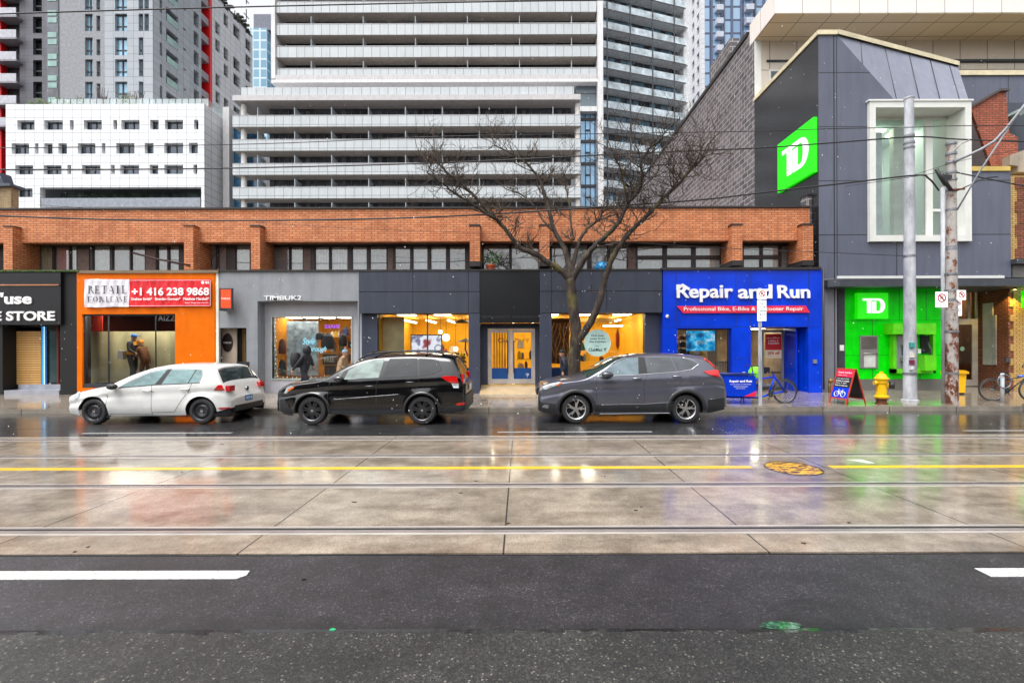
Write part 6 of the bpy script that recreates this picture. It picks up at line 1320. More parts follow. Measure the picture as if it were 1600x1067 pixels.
plate(b_c, 4.63, .0, .84, 'CABT 291', .32, M('plate_white', '#d8dde0', .4))
mb = MB(b_c.P(4.58, 0, 0), (0, 1, 0)); mb.box(-.80, .80, -.05, .06, .34, .70); mb.build('rear_bumper', m_trim, b_c.root); mb = MB(b_c.P(4.575, 0, 0), (0, 1, 0)); mb.box(-.74, .74, -.03, .05, .705, .96); mb.build('tailgate', M('gate_black', '#0a0b0e', .4, coat=.4), b_c.root)
for sg_ in (-1, 1): mb = MB(b_c.P(4.50, 0, 0), (0, 1, 0)); mb.box(sg_ * .56, sg_ * .80, -.06, .0, .98, 1.2); mb.build('tail_lamp', m_red_l, b_c.root)
# grey crossover -------------------------------------------------
c_c = Car('crossover', 'metallic grey crossover with two tone silver wheels parked by the tree', .43, 11.02, 4.6, 1.85, (.91, 3.57), .35,
    [(0, .68), (.03, .85), (.12, .93), (.3, 1.0), (.6, 1.06), (1.0, 1.10), (1.2, 1.16), (1.5, 1.33), (1.8, 1.49), (2.1, 1.60), (2.45, 1.665), (3.0, 1.69), (3.5, 1.675), (3.9, 1.63), (4.2, 1.575), (4.34, 1.38), (4.45, 1.19), (4.52, 1.08), (4.56, .9), (4.59, .74), (4.6, .58)],
    [(0, .84), (.5, .96), (1.2, 1.045), (2.6, 1.085), (3.6, 1.13), (4.3, 1.17), (4.6, 1.1)], carpaint('grey_metallic', '#5c5e6a', .5, .28), sill=.25, tail=.07, tumble=.34).shell()
gE = carglass('cloudy_front_glass', '#6e8088', .4); gF = carglass('cloudy_tint', '#4d5257', .35)
c_c.decal('side_window', [(935.5, 587.5), (950, 575), (966, 565), (984, 560), (998.5, 559), (997, 584.5), (956, 587.5)], gE); c_c.decal('pillar_trim', [(998.5, 559), (1009, 558.7), (1011, 583.5), (997, 584.5)], m_trim, .004)
c_c.decal('side_window', [(1009, 558.8), (1049, 559.2), (1056, 580.7), (1011, 583.4)], gF); c_c.decal('side_window', [(1051, 559.4), (1068, 560.3), (1083, 565), (1090, 569.5), (1078, 577), (1058, 580.4)], gF)
c_c.line('chrome_trim', [(931, 588.5), (997, 585.8), (1058, 581.6), (1080, 578), (1092, 570), (1084, 564), (1068, 559.4)], m_chr, .026, .006)
c_c.line('chrome_trim', [(931, 588.5), (948, 574.5), (964, 564.2), (982, 558.8)], m_chr, .014, .004)
c_c.glass_top('windscreen', 1.18, 2.08, .955, .90, carglass('green_screen', '#2f4038', .5)); c_c.glass_top('rear_window', 4.18, 4.40, .84, .86, gB)
c_c.decal('tail_lamp', [(1097, 580.5), (1114, 578.5), (1122, 578), (1122, 590), (1106, 586)], m_red_l, .016); c_c.line('tail_lamp_strip', [(1101, 561), (1110, 567.5), (1118, 577)], m_red_l, .05, .01, parent=c_c.root)
c_c.decal('head_lamp', [(842, 606), (846, 601), (862, 597.5), (876, 596.5), (868, 602), (852, 609)], m_clear, .010); c_c.decal('indicator', [(868, 602), (877, 596.5), (878, 598), (872, 602.5)], m_amb, .012)
c_c.decal('lower_cladding', [(838, 641), (838, 622), (846, 629), (872, 631), (872, 648), (850, 645)], m_trim, .010); c_c.decal('sill_cladding', [(930, 632), (1050, 630), (1050, 643), (930, 643)], m_trim, .010); c_c.decal('rear_cladding', [(1103, 625), (1130, 622), (1130, 640), (1103, 646)], m_trim, .010)
c_c.line('sill_chrome', [(936, 646.3), (1045, 645.3)], m_chr, .024, .012); c_c.line('side_moulding', [(938, 631.8), (1005, 631), (1050, 627.8)], m_silv, .012, .012); c_c.line('rear_moulding', [(1106, 624), (1119, 622.6)], m_silv, .010, .012)
for pts in ([(932, 632), (930, 606), (932, 589)], [(1005, 632), (1004.5, 600), (1010, 584)], [(1058, 581), (1064, 594), (1052, 612), (1046, 628)], [(1076, 588), (1090, 588.5), (1090, 597), (1076, 596.5), (1076, 588)]): c_c.line('door_gap', pts, M('gap_dark', '#24262b', .5), .008)
c_c.decal('fog_lamp', [(846, 636), (850, 632), (857, 632), (856, 638)], m_silv, .014); c_c.arch(m_trim, .09, .014); c_c.mirror(947, 585, M('mirror_grey', '#3b3e46', .2, .4, coat=1), .26); c_c.handle(994, 591, m_silv); c_c.handle(1056, 588, m_silv)
c_c.wheel('twin', M('machined_alloy', '#c3c4c6', .22, .85), m_black)
mb = MB(c_c.P(0, 0, 0), (0, -1, 0)); mb.box(-.5, .5, -.025, .05, .66, .84); mb.build('grille', m_trim, c_c.root); mb = MB(c_c.P(0, 0, 0), (0, -1, 0)); mb.box(-.55, .55, -.04, -.026, .8, .83); mb.build('grille_bar', m_chr, c_c.root)
mb = MB(); mb.tube([c_c.P(4.5, -.5, .3), c_c.P(4.63, -.5, .3)], .035, 10); mb.build('exhaust', m_chr, c_c.root)
mb = MB(); mb.tube([c_c.P(1.75, -.25, 1.485), c_c.P(2.35, -.18, 1.68)], .012, 5); mb.build('wiper', M('wiper_red', '#7c2a2e', .4), c_c.root)
# ================================================================ poles
def gal(name, a, b_):
    m, nt, b = mk(name); P = pos(nt, False); n_ = noise(nt, P, 3, 6, .7, (1, 1, .35)); nt.links.new(ramp(nt, n_, [(.35, a), (.65, b_)]), b.inputs['Base Color']); setp(b, Roughness=.45, Metallic=.0); MATS[name] = m; return m
m_galv = gal('galvanised', c('#8b8e95'), c('#c3c6cc'))
m, nt, b = mk('flaking_paint'); P = pos(nt, False); n1 = noise(nt, P, 5.5, 6, .72, (1, 1, .6)); sepn = nn(nt, 'ShaderNodeSeparateXYZ'); nt.links.new(P, sepn.inputs[0])
up_ = mth(nt, 'MULTIPLY', mth(nt, 'SUBTRACT', 4.0, sepn.outputs[2]), .022); v_ = mth(nt, 'ADD', n1, up_)
nt.links.new(ramp(nt, v_, [(.46, c('#a7a29e')), (.55, c('#8f8a86')), (.57, c('#8a4f30')), (.62, c('#4a2a20'))]), b.inputs['Base Color']); setp(b, Roughness=.7); m_flake = m
m_wire = M('cable_black', (.012, .012, .013), .5); m_band = M('steel_band', '#8b8e93', .35, .6)
def clampring(mb, x, y, z, r_, m=0): mb.lathe([(r_, -.03), (r_ + .015, -.03), (r_ + .015, .03), (r_, .03)], x, y, z, n=14, m=m)
PY1 = 14.1; px1 = X(1421.5, PY1)
lp_ = thing('utility_pole', 'tall smooth grey steel pole standing before the cash machine', 'pole', (px1, PY1, GZ(PY1)))
zt1 = Z(157, PY1); MB().lathe([(.185, GZ(PY1) - .05), (.18, .3), (.165, 1.0), (.12, zt1), (.135, zt1), (.135, zt1 + .05), (.001, zt1 + .08)], px1, PY1, 0, n=24).build('shaft', m_galv, lp_)
MB().lathe([(.23, GZ(PY1) - .03), (.22, GZ(PY1) + .04), (.19, GZ(PY1) + .06)], px1, PY1, 0, n=24).build('base_collar', m_galv, lp_)
for q, r_ in ((215, .13), (226, .131), (233, .132), (402, .145), (585, .172)): mb = MB(); clampring(mb, px1, PY1, Z(q, PY1), r_); mb.build('band', m_band, lp_)
for q, w_, h, col in ((545, .13, .16, '#3f9a92'), (560, .12, .12, '#d8d4c8'), (571, .12, .14, '#7a2c4a'), (579, .10, .10, '#d8d8dc')): MB().box(px1 - .13, px1 - .13 + w_, PY1 - .19, PY1 - .12, Z(q, PY1), Z(q, PY1) + h).build('sticker', M('sticker' + col, col, .6, var=.3, scale=30), lp_)
PY2 = 13.55; px2 = X(1487, PY2); z2 = Z(226, PY2)
rp = thing('tram_wire_pole', 'rusty pole with flaking paint carrying cables and a curved lamp arm', 'pole', (px2, PY2, GZ(PY2)))
MB().lathe([(.155, GZ(PY2) - .05), (.15, 2.5), (.135, 4.5), (.105, z2), (.12, z2), (.001, z2 + .02)], px2, PY2, 0, n=24).build('shaft', m_flake, rp)
for q in (227, 243, 256, 272, 283, 300, 330, 388, 392, 430, 456, 470, 585, 520): mb = MB(); clampring(mb, px2, PY2, Z(q, PY2), .122 if q < 400 else .148); mb.build('band', m_band, rp)
m_arm = M('arm_steel', '#85888e', .45)
arm = [(1484, 258), (1500, 251), (1514, 244), (1527, 235), (1538, 219), (1547, 202), (1560, 180), (1579, 155), (1600, 137), (1625, 125)]
MB().tube([(X(a, PY2), PY2 - .15 - i * .12, Z(b_, PY2)) for i, (a, b_) in enumerate(arm)], .038, 10).build('lamp_arm', m_arm, rp)
MB().tube([(X(1491, PY2), PY2 - .1, Z(332, PY2)), (X(1515, PY2), PY2 - .35, Z(274, PY2)), (X(1549, PY2), PY2 - .75, Z(199, PY2))], .022, 8).build('arm_brace', m_arm, rp)
MB().tube([(X(1484, PY2), PY2 - .1, Z(243, PY2)), (X(1497, PY2), PY2 - .1, Z(229, PY2)), (X(1510, PY2), PY2 - .1, Z(224, PY2))], .025, 6).build('bracket', m_flake, rp)
for a, b_ in ((1470, 292), (1462, 284)): MB().tube([(X(a - 8, PY2), PY2 - .2, Z(b_ - 14, PY2)), (X(a, PY2), PY2 - .2, Z(b_ + 1, PY2)), (X(a + 8, PY2), PY2 - .18, Z(b_ + 11, PY2))], .05, 8).build('cable_box', m_trim, rp)
MB().box(X(1462, PY2), X(1476, PY2), PY2 - .25, PY2 - .15, Z(286, PY2), Z(280, PY2)).build('junction_box', m_trim, rp)
mb = MB(); mb.tube([(X(1500, PY2), PY2 - .15, Z(300, PY2)), (X(1475, PY2), PY2 - .15, Z(302, PY2))], .03, 6); mb.build('insulator', M('rust_red', '#6a3524', .6), rp)
o = MB().tube([(X(1476, 13.75), 13.75, GZ(13.7) - .02), (X(1476, 13.75), 13.75, Z(295, 13.75))], .085, 12).build('conduit_pole', m_galv); tag(o, 'slender grey conduit standing tight beside the rusty pole', 'pole')
def signplate(parent, px0, px1_, q0, q1, y, nm, kind):
    B(MB(), px0, px1_, q0, q1, y - .006, y).build('plate', M('sign_white', '#dfe0e0', .45), parent)
    cx_, cz_ = X((px0 + px1_) / 2, y), 0
    if kind:
        top = q0 + (px1_ - px0) * .5; cz_ = Z(top, y); r_ = (px1_ - px0) * .36 * y / F; mb = MB(); N = 28; mr = M('sign_red', '#b3242a', .5)
        for k in range(N):
            a0, a1 = 2 * math.pi * k / N, 2 * math.pi * (k + 1) / N; mb.prism([(cx_ + r_ * math.cos(a0), cz_ + r_ * math.sin(a0)), (cx_ + r_ * math.cos(a1), cz_ + r_ * math.sin(a1)), (cx_ + r_ * .72 * math.cos(a1), cz_ + r_ * .72 * math.sin(a1)), (cx_ + r_ * .72 * math.cos(a0), cz_ + r_ * .72 * math.sin(a0))], y - .010, y - .0061)
        d = r_ * .85 * .707; t = r_ * .15; mb.prism([(cx_ - d - t, cz_ + d), (cx_ - d + t, cz_ + d + t), (cx_ + d + t, cz_ - d), (cx_ + d - t, cz_ - d - t)], y - .013, y - .0101); mb.build('symbol', mr, parent)
        text('letter', 'P', cx_ - r_ * .35, cx_ + r_ * .4, cz_ - r_ * .45, cz_ + r_ * .5, y - .007, m_mul, parent, .002, .02)
m_sgn = M('sign_ink', '#15161a', .5)
n1_ = thing('parking_sign', 'white no stopping sign on the left side of the rusty pole', 'sign', (X(1473, 13.3), 13.35, Z(483, 13.3))); signplate(n1_, 1462, 1481, 458, 482, 13.33, '', True); text('lettering', 'NO STOPPING', X(1464, 13.33), X(1479, 13.33), Z(477, 13.33), Z(475, 13.33), 13.323, m_sgn, n1_, .002, .01); text('lettering', '7AM-9AM', X(1465, 13.33), X(1478, 13.33), Z(480.5, 13.33), Z(478.5, 13.33), 13.323, m_sgn, n1_, .002, .01)
n2_ = thing('parking_sign', 'small square no parking sign on the right of the rusty pole', 'sign', (X(1502, 13.4), 13.4, Z(470, 13.4))); signplate(n2_, 1495.5, 1509.5, 455.5, 470.5, 13.38, '', True)
n3_ = thing('parking_sign', 'narrow upright restriction sign below the square sign on the rusty pole', 'sign', (X(1498, 13.5), 13.45, Z(495, 13.4))); signplate(n3_, 1494, 1503, 471.5, 495.5, 13.44, '', True); text('lettering', '2h', X(1496.5, 13.44), X(1501.5, 13.44), Z(489, 13.44), Z(484, 13.44), 13.433, m_sgn, n3_, .002, .01)
PY3 = 13.45; x3 = X(1187.5, PY3)
sp3 = thing('sign_post', 'slim perforated steel post on the pavement before the blue shop', 'post', (x3, PY3, GZ(PY3)))
mb = MB(); mb.box(x3 - .045, x3 - .018, PY3 - .02, PY3 + .02, GZ(PY3) - .02, Z(451, PY3)); mb.box(x3 + .018, x3 + .045, PY3 - .02, PY3 + .02, GZ(PY3) - .02, Z(451, PY3)); mb.box(x3 - .018, x3 + .018, PY3 + .0, PY3 + .02, GZ(PY3) - .02, Z(451, PY3)); mb.build('post', m_galv, sp3)
n4_ = thing('parking_sign', 'square prohibition sign at the top of the slim steel post', 'sign', (x3 + .1, PY3 - .05, Z(468, PY3))); signplate(n4_, 1184, 1198, 453, 469, PY3 - .03, '', True)
n5_ = thing('parking_sign', 'tall narrow sign of parking hours on the slim steel post', 'sign', (x3 + .1, PY3 - .05, Z(502, PY3))); signplate(n5_, 1183.5, 1197.5, 470.5, 502.5, PY3 - .03, '', False)
for i, s_ in enumerate(('PAY', '2 HR', '8AM-6PM', 'MON-FRI', '<-->')): text('lettering', s_, X(1186, PY3), X(1195.5, PY3), Z(477.5 + i * 5.6, PY3), Z(474 + i * 5.6, PY3), PY3 - .037, m_sgn if i % 2 else M('sign_green_ink', '#3a5a3c', .5), n5_, .002, .02)
# cables
def cable(pts, r_, label, Y0, Y1=None, nm='overhead_cable'):
    Y1 = Y1 or Y0; n = len(pts); a0, a1 = pts[0][0], pts[-1][0]; P_ = []
    for i in range(n - 1):
        for k in range(6):
            t = k / 6; p0, p1, p2, p3 = pts[max(0, i-1)], pts[i], pts[i+1], pts[min(n-1, i+2)]
            f = lambda j: .5 * (2 * p1[j] + (p2[j] - p0[j]) * t + (2 * p0[j] - 5 * p1[j] + 4 * p2[j] - p3[j]) * t * t + (3 * p1[j] - p0[j] - 3 * p2[j] + p3[j]) * t ** 3)
            P_.append((f(0), f(1)))
    P_.append(pts[-1]); path = []
    for a, b_ in P_: Yq = Y0 + (Y1 - Y0) * (a - a0) / (a1 - a0); path.append((X(a, Yq), Yq, Z(b_, Yq)))
    o = MB().tube(path, r_, 6).build(nm, m_wire); tag(o, label, 'cable', 'cables over the street')
cable([(-120, 24), (0, 20), (340, 11), (700, 4), (1060, -1), (1400, -8)], .011, 'thick black tram wire crossing the very top of the view', 8)
cable([(-80, 226), (0, 229), (400, 224), (700, 213), (1000, 209), (1180, 206.5), (1300, 203), (1425, 201), (1500, 199), (1640, 199)], .010, 'thin cable level with the middle of the tall bank window', 12)
cable([(-80, 264), (0, 263), (200, 263), (400, 261), (700, 254), (1000, 240), (1180, 233), (1300, 225), (1430, 216), (1500, 220), (1640, 225)], .020, 'black cable strapped to the top of the smooth grey pole', 13.6)
cable([(-80, 330), (0, 335), (200, 342), (400, 343.5), (600, 341), (770, 334.5), (1000, 320), (1110, 312), (1220, 299), (1330, 287), (1432, 276), (1452, 281), (1468, 300)], .024, 'twisted heavy black cable sagging across the brick storey', 13.8)
cable([(1320, 293), (1432, 277.5), (1475, 270)], .008, 'short stay wire joining the two poles', 13.6); cable([(1488, 270), (1530, 279), (1600, 293), (1680, 310)], .018, 'black cable leaving the rusty pole to the right', 13.5, 12.6)
cable([(1490, 303), (1515, 292), (1540, 281), (1560, 279)], .018, 'drooping cable loop right of the rusty pole', 13.5); cable([(1430, 275), (1500, 254), (1560, 243), (1640, 226)], .007, 'thin guy wire rising to the right past the brick gable', 13.5)
cable([(955, 377), (1100, 387), (1282, 395.5), (1420, 402)], .010, 'pale icy span wire tied to the smooth grey pole', 14.2); bpy.data.objects[-1].data.materials[0] = M('ice_wire', '#9da3ad', .3)if False else None
cable([(400, 346), (560, 357), (700, 362), (800, 367)], .006, 'thin slack wire drooping over the brick band', 15); cable([(60, 318), (150, 324), (280, 329), (330, 334)], .006, 'thin slack wire by the white block balcony', 15)
# ================================================================ street things
def hydrant():
    Yh = 13.5; x = X(1377, Yh); g = GZ(Yh); t = thing('fire_hydrant', 'bright yellow fire hydrant with a black side cap on the pavement', 'fire hydrant', (x, Yh, g)); my = M('hydrant_yellow', '#f2bd08', .35, coat=.4); mr = M('hydrant_rust', '#5d351c', .7)
    MB().lathe([(.16, g - .01), (.16, g + .03), (.13, g + .03), (.13, g + .13), (.16, g + .14), (.16, g + .17)], x, Yh, 0, n=20).build('base', mr, t)
    MB().lathe([(.16, g + .171), (.19, g + .20), (.19, g + .24), (.135, g + .26), (.13, g + .60), (.155, g + .62), (.16, g + .72), (.19, g + .73), (.19, g + .76), (.15, g + .78), (.12, g + .86), (.05, g + .90), (.05, g + .95), (.001, g + .95)], x, Yh, 0, n=20).build('body', my, t)
    m1 = MB((x, Yh, g + .56), (1, 0, 0)); m1.tube([(.1, -.02, 0), (.2, -.1, 0)], .085, 12); m1.build('outlet', my, t); m1 = MB(); m1.tube([(x + .17, Yh - .08, g + .56), (x + .26, Yh - .17, g + .56)], .105, 12); m1.build('outlet_cap', m_trim, t)
    m1 = MB(); m1.tube([(x - .1, Yh, g + .62), (x - .22, Yh, g + .62)], .06, 10); m1.build('side_outlet', my, t)
hydrant()
def aboard():
    Yh = 13.75; g = GZ(Yh); t = thing('sandwich_board', 'red framed sandwich board with a white bicycle on blue beside the hydrant', 'sign', (X(1320, Yh), Yh, g)); mf = M('red_wood', '#b03a22', .5)
    # front leaf leans back: local frame along leaf
    w_ = .62; x0 = X(1298, Yh); h = 1.04; lean = .32
    U_ = Vector((.17, -.985, 0)).normalized(); Nn = Vector((-U_.y, U_.x, 0)); O = Vector((x0 - .02, Yh + .1, g))
    def leaf(sgn, off, name):
        def P_(u, d, v): return O + U_ * u + Nn * (off + sgn * lean * (1 - v / h) - .0 + d) + Vector((0, 0, v))
        def slab(mb, u0, u1, v0, v1, d0, d1, m=0):
            i = len(mb.v); mb.v += [tuple(P_(u, d, v)) for v in (v0, v1) for d in (d0, d1) for u in (u0, u1)]
            for f in ((0,1,5,4),(2,6,7,3),(0,4,6,2),(1,3,7,5),(4,5,7,6),(0,2,3,1)): mb.f.append([i + k for k in f]); mb.m.append(m); mb.sm.append(False)
        mb = MB(); slab(mb, 0, .035, 0, h, -.012, .012); slab(mb, w_ - .035, w_, 0, h, -.012, .012); slab(mb, .035, w_ - .035, h - .035, h, -.012, .012); slab(mb, .035, w_ - .035, .14, .175, -.012, .012); mb.build('frame', mf, t)
        mb = MB(); slab(mb, .035, w_ - .035, .175, h - .035, -.004, .006, 0); pn_ = mb.build('board', M('chalk_black', '#17181a', .5), t)
        return P_, slab, pn_
    P_, slab, pn_ = leaf(-1, .34, 'front')
    mb = MB(); slab(mb, .036, w_ - .036, .79, h - .036, -.008, -.0045); mb.build('pink_header', M('crimson'), pn_); mb = MB(); slab(mb, .036, w_ - .036, .176, .48, -.008, -.0045); mb.build('blue_panel', m_bl, pn_)
    def wr(s_, u0, u1, v0, v1, m_=m_lit, d=-.010):
        o = text('lettering', s_, u0, u1, v0, v1, 0, m_, pn_, .002, .02)
        for v in o.data.vertices: q = v.co.copy(); v.co = P_(q.x, d + q.y, q.z)
    wr('Repair and Run', .09, .54, .89, .94); wr('Bike Shop', .1, .4, .83, .85); wr('Tune ups and flats', .07, .5, .72, .75); wr('E-bikes scooters', .07, .52, .655, .69); wr('Open 7 days', .07, .45, .59, .62); wr('Walk ins welcome', .07, .5, .525, .555)
    mb = MB(); C2 = lambda cu, cv, r_: [tuple(P_(cu + r_ * math.cos(a), -.011, cv + r_ * math.sin(a))) for a in [2 * math.pi * k / 16 for k in range(16)]]
    for cu in (.2, .42): mb.tube(C2(cu, .29, .075), .009, 5, closed=True)
    T = lambda L: [tuple(P_(u, -.011, v)) for u, v in L]
    for L in ([(.2, .29), (.25, .38), (.37, .38), (.31, .29), (.2, .29)], [(.25, .38), (.31, .29)], [(.42, .29), (.37, .4), (.4, .42)], [(.23, .41), (.28, .41)]): mb.tube(T(L), .009, 5)
    mb.build('bicycle_symbol', m_lit, pn_)
    leaf(1, .37, 'rear')
aboard()
def bike(name, label, O, U, mf, cargo=False, scale=1.0, only=None, group=None):
    t = thing(name, label, 'bicycle', tuple(O), group); r_ = .33 * scale
    def wheel(x, r_=r_, lean=0):
        e = bpy.data.objects.new('wheel', None); sc.collection.objects.link(e); e.parent = t; e.matrix_parent_inverse = Matrix.Translation(t.location).inverted()
        mb = MB(O, U); mb.tube([(x + r_ * math.cos(a), 0, r_ + r_ * math.sin(a)) for a in [2 * math.pi * k / 32 for k in range(32)]], .023, 7, closed=True); mb.build('tyre', m_tyre, e)
        mb = MB(O, U); mb.tube([(x + (r_ - .03) * math.cos(a), 0, r_ + (r_ - .03) * math.sin(a)) for a in [2 * math.pi * k / 28 for k in range(28)]], .010, 5, closed=True)
        mb.tube([(x, -.05, r_), (x, .05, r_)], .03, 8); mb.build('rim', m_band, e)
        mb = MB(O, U)
        for k in range(16): a = 2 * math.pi * k / 16; mb.tube([(x, .02 * (-1) ** k, r_), (x + (r_ - .03) * math.cos(a), 0, r_ + (r_ - .03) * math.sin(a))], .0022, 3, 0, False)
        mb.build('spokes', m_band, e)
    def tubes(nm, Ls, m_, r=.018, par=t):
        mb = MB(O, U)
        for L in Ls: mb.tube([(a, b_, c_ ) for a, b_, c_ in L], r, 7)
        return mb.build(nm, m_, par)
    return t, wheel, tubes
# blue cargo bicycle
Yb = 13.75; g = GZ(Yb); O = Vector((X(1226, Yb), Yb, g))
t, wheel, tubes = bike('cargo_bicycle', 'royal blue cargo bicycle with a lettered front box before the blue shop', O, (1, 0, 0), m_bl)
wheel(0, .345); rr_ = .345
tubes('frame', [[(0, 0, rr_), (-.30, 0, .78), (-.36, 0, .88)], [(0, 0, rr_), (-.45, 0, .27)], [(-.30, 0, .80), (-.48, 0, .27)], [(-.45, 0, .27), (-.75, 0, .16), (-1.6, 0, .18), (-2.1, 0, .2)], [(-.34, 0, .78), (-.95, 0, .70), (-1.0, 0, .2)], [(-.95, 0, .70), (-.97, 0, .95)]], m_bl, .028)
tubes('mudguard', [[(.37 * math.cos(a), 0, rr_ + .37 * math.sin(a)) for a in [R(-10 + 14 * k) for k in range(13)]]], m_trim, .012)
mb = MB(O, (1, 0, 0)); mb.lathe([(.01, .90), (.06, .905), (.08, .93), (.01, .95)], -.30, 0, 0, n=12); mb.box(-.40, -.16, -.05, .05, .90, .945); mb.build('saddle', m_trim, t)
tubes('seat_post', [[(-.33, 0, .8), (-.36, 0, .91)]], m_band, .015); tubes('handlebar', [[(-.97, 0, .95), (-.99, 0, 1.10), (-1.0, -.28, 1.13)], [(-.99, 0, 1.10), (-1.0, .28, 1.13)], [(-1.0, -.28, 1.13), (-.92, -.30, 1.13)]], m_trim, .016)
tubes('crank', [[(-.45, -.09, .27), (-.55, -.09, .13)], [(-.55, -.09, .13), (-.55, -.18, .13)], [(-.45, .09, .27), (-.35, .09, .41)]], m_trim, .013); mb = MB(O, (1, 0, 0)); mb.disc(-.45, .27, .09, -.06, -.05, 20); mb.disc(0, rr_, .05, -.06, -.05, 16); mb.build('chainring', m_mul, t)
tubes('chain', [[(-.45, -.055, .35), (0, -.055, rr_ + .04)], [(-.45, -.055, .19), (0, -.055, rr_ - .04)]], m_mul, .006)
tubes('stand', [[(-1.30, -.12, .18), (-1.32, -.2, 0)], [(-1.22, .12, .18), (-1.24, .2, 0)], [(-1.30, -.12, .18), (-1.22, .12, .18)]], m_trim, .014)
bx = MB(O, (1, 0, 0)); q = [(-1.93, .28), (-1.10, .25), (-1.04, .35), (-1.08, .86), (-1.12, .86), (-2.0, .90), (-2.02, .86)]; bx.prism([(-1.86, .24), (-1.05, .22), (-1.0, .34), (-1.03, .84), (-1.97, .86)], -.3, .3); cbx = bx.build('cargo_box', m_bl, t)
MB(O, (1, 0, 0)).box(-1.99, -1.02, -.32, .32, .861, .90).build('box_lid', m_blj, cbx)
mb = MB(O, (1, 0, 0)); mb.prism([(-1.38, .235), (-1.05, .225), (-1.01, .335), (-1.02, .40), (-1.15, .33)], -.304, -.301); mb.build('pink_corner', M('crimson'), cbx)
text('lettering', 'Repair and Run', -1.80, -1.14, .63, .72, -.301, m_lit, cbx, .003, .04, O=tuple(O)); text('lettering', 'Professional Bike and E-Bike Repair', -1.78, -1.16, .575, .60, -.301, m_lit, cbx, .003, .01, O=tuple(O))
MB(O, (1, 0, 0)).box(-1.68, -1.26, -.304, -.301, .52, .53).build('rule', m_lit, cbx); text('lettering', 'repairandrun', -1.62, -1.34, .455, .48, -.301, m_lit, cbx, .003, .01, O=tuple(O))
wheel(-2.32, .26); tubes('fork', [[(-2.32, -.06, .26), (-2.1, -.06, .6), (-2.0, 0, .62)], [(-2.32, .06, .26), (-2.1, .06, .6)]], m_bl, .02)
o = MB(); o.lathe([(.01, 0), (.16, .03), (.2, .14), (.19, .3), (.12, .42), (.01, .46)], X(1180, 14.2), 14.2, Z(590, 14.2) - .1, n=16); tag(o.build('rain_cover', M('lime_fabric', '#7ee01c', .5, var=.15, scale=8)), 'lime green rain covered pack on the cargo bicycle rear carrier', 'bag')
o = B(MB(), 1160.5, 1164.5, 582, 587, 14.3, 14.33).build('label_card', m_lit); tag(o, 'small white card sticking up above the cargo bicycle box', 'card')
o = MB().tube([(X(1162, 14.31), 14.32, Z(587, 14.31)), (X(1162, 14.31), 14.32, GZ(14.3))], .01, 5).build('card_stake', m_band); tag(o, 'thin stake under the white card', 'stake')
# leaning city bicycle at its ring stand
Y6 = 14.0; g = GZ(Y6); O = Vector((X(1600, Y6) + .15, Y6 - .1, g)); mfb = M('bike_blue', '#2a62c8', .3, coat=.6)
t, wheel, tubes = bike('bicycle', 'black bicycle with a blue patch locked to a ring post beside the brick wall', O, (-.97, .22, 0), mfb)
wheel(0, .34); wheel(1.02, .34)
tubes('frame', [[(1.02, 0, .34), (.62, 0, .30), (.72, 0, .72)], [(1.02, 0, .34), (.72, 0, .68)], [(.62, 0, .30), (.18, 0, .70)], [(.70, 0, .64), (.17, 0, .77)]], m_trim, .019); tubes('head_tube', [[(.18, 0, .68), (.15, 0, .86)], [(.36, 0, .755), (.18, 0, .775)]], mfb, .034); tubes('fork', [[(.16, 0, .68), (0, 0, .34)]], m_trim, .017)
tubes('handlebar', [[(.15, 0, .86), (.13, 0, 1.0), (.06, -.28, 1.03)], [(.13, 0, 1.0), (.1, .28, 1.03)], [(.06, -.28, 1.03), (.03, -.28, 1.12)]], m_trim, .015); tubes('crank', [[(.62, -.08, .30), (.52, -.08, .17)], [(.62, .08, .3), (.72, .08, .43)]], m_trim, .012)
mb = MB(O, (-.97, .22, 0)); mb.box(.64, .88, -.06, .06, .84, .88); mb.build('saddle', m_trim, t); tubes('seat_post', [[(.72, 0, .7), (.75, 0, .85)]], m_band, .014); mb = MB(O, (-.97, .22, 0)); mb.disc(.62, .30, .08, -.06, -.05, 18); mb.build('chainring', m_mul, t)
xb_ = X(1566, 13.7); bs_ = thing('bike_stand', 'short grey post with a metal ring for locking bicycles', 'bike stand', (xb_, 13.7, GZ(13.7))); MB().tube([(xb_, 13.7, GZ(13.7) - .02), (xb_, 13.7, 1.02)], .045, 12).build('post', m_galv, bs_)
MB().tube([(xb_ + .2 * math.cos(a), 13.64, .78 + .2 * math.sin(a)) for a in [2 * math.pi * k / 28 for k in range(28)]], .017, 8, closed=True).build('ring', M('ring_steel', '#7c7f84', .4, .5), bs_)
yb_ = thing('salt_bin', 'bright yellow grit bin behind the two poles', 'bin', (X(1493, 15.6), 15.6, GZ(15.6))); m_yb2 = M('bin_yellow', '#f2b60a', .4); Yv = 15.6
mb = MB(); mb.prism([(X(1494, Yv), GZ(Yv) + .06), (X(1508, Yv), GZ(Yv) + .06), (X(1510, Yv), Z(586, Yv)), (X(1492, Yv), Z(586, Yv))], Yv, Yv + .45); mb.build('tub', m_yb2, yb_)
mb = MB(); mb.prism([(X(1490, Yv), Z(586, Yv) + .002), (X(1512, Yv), Z(586, Yv) + .002), (X(1512, Yv), Z(583, Yv)), (X(1506, Yv), Z(580.5, Yv)), (X(1496, Yv), Z(580.5, Yv)), (X(1490, Yv), Z(583, Yv))], Yv - .05, Yv + .5); mb.build('lid', m_yb2, yb_)
for p in (1494, 1504): MB().box(X(p, Yv), X(p + 3.5, Yv), Yv + .02, Yv + .4, GZ(Yv) - .01, GZ(Yv) + .0595).build('foot', m_trim, yb_)
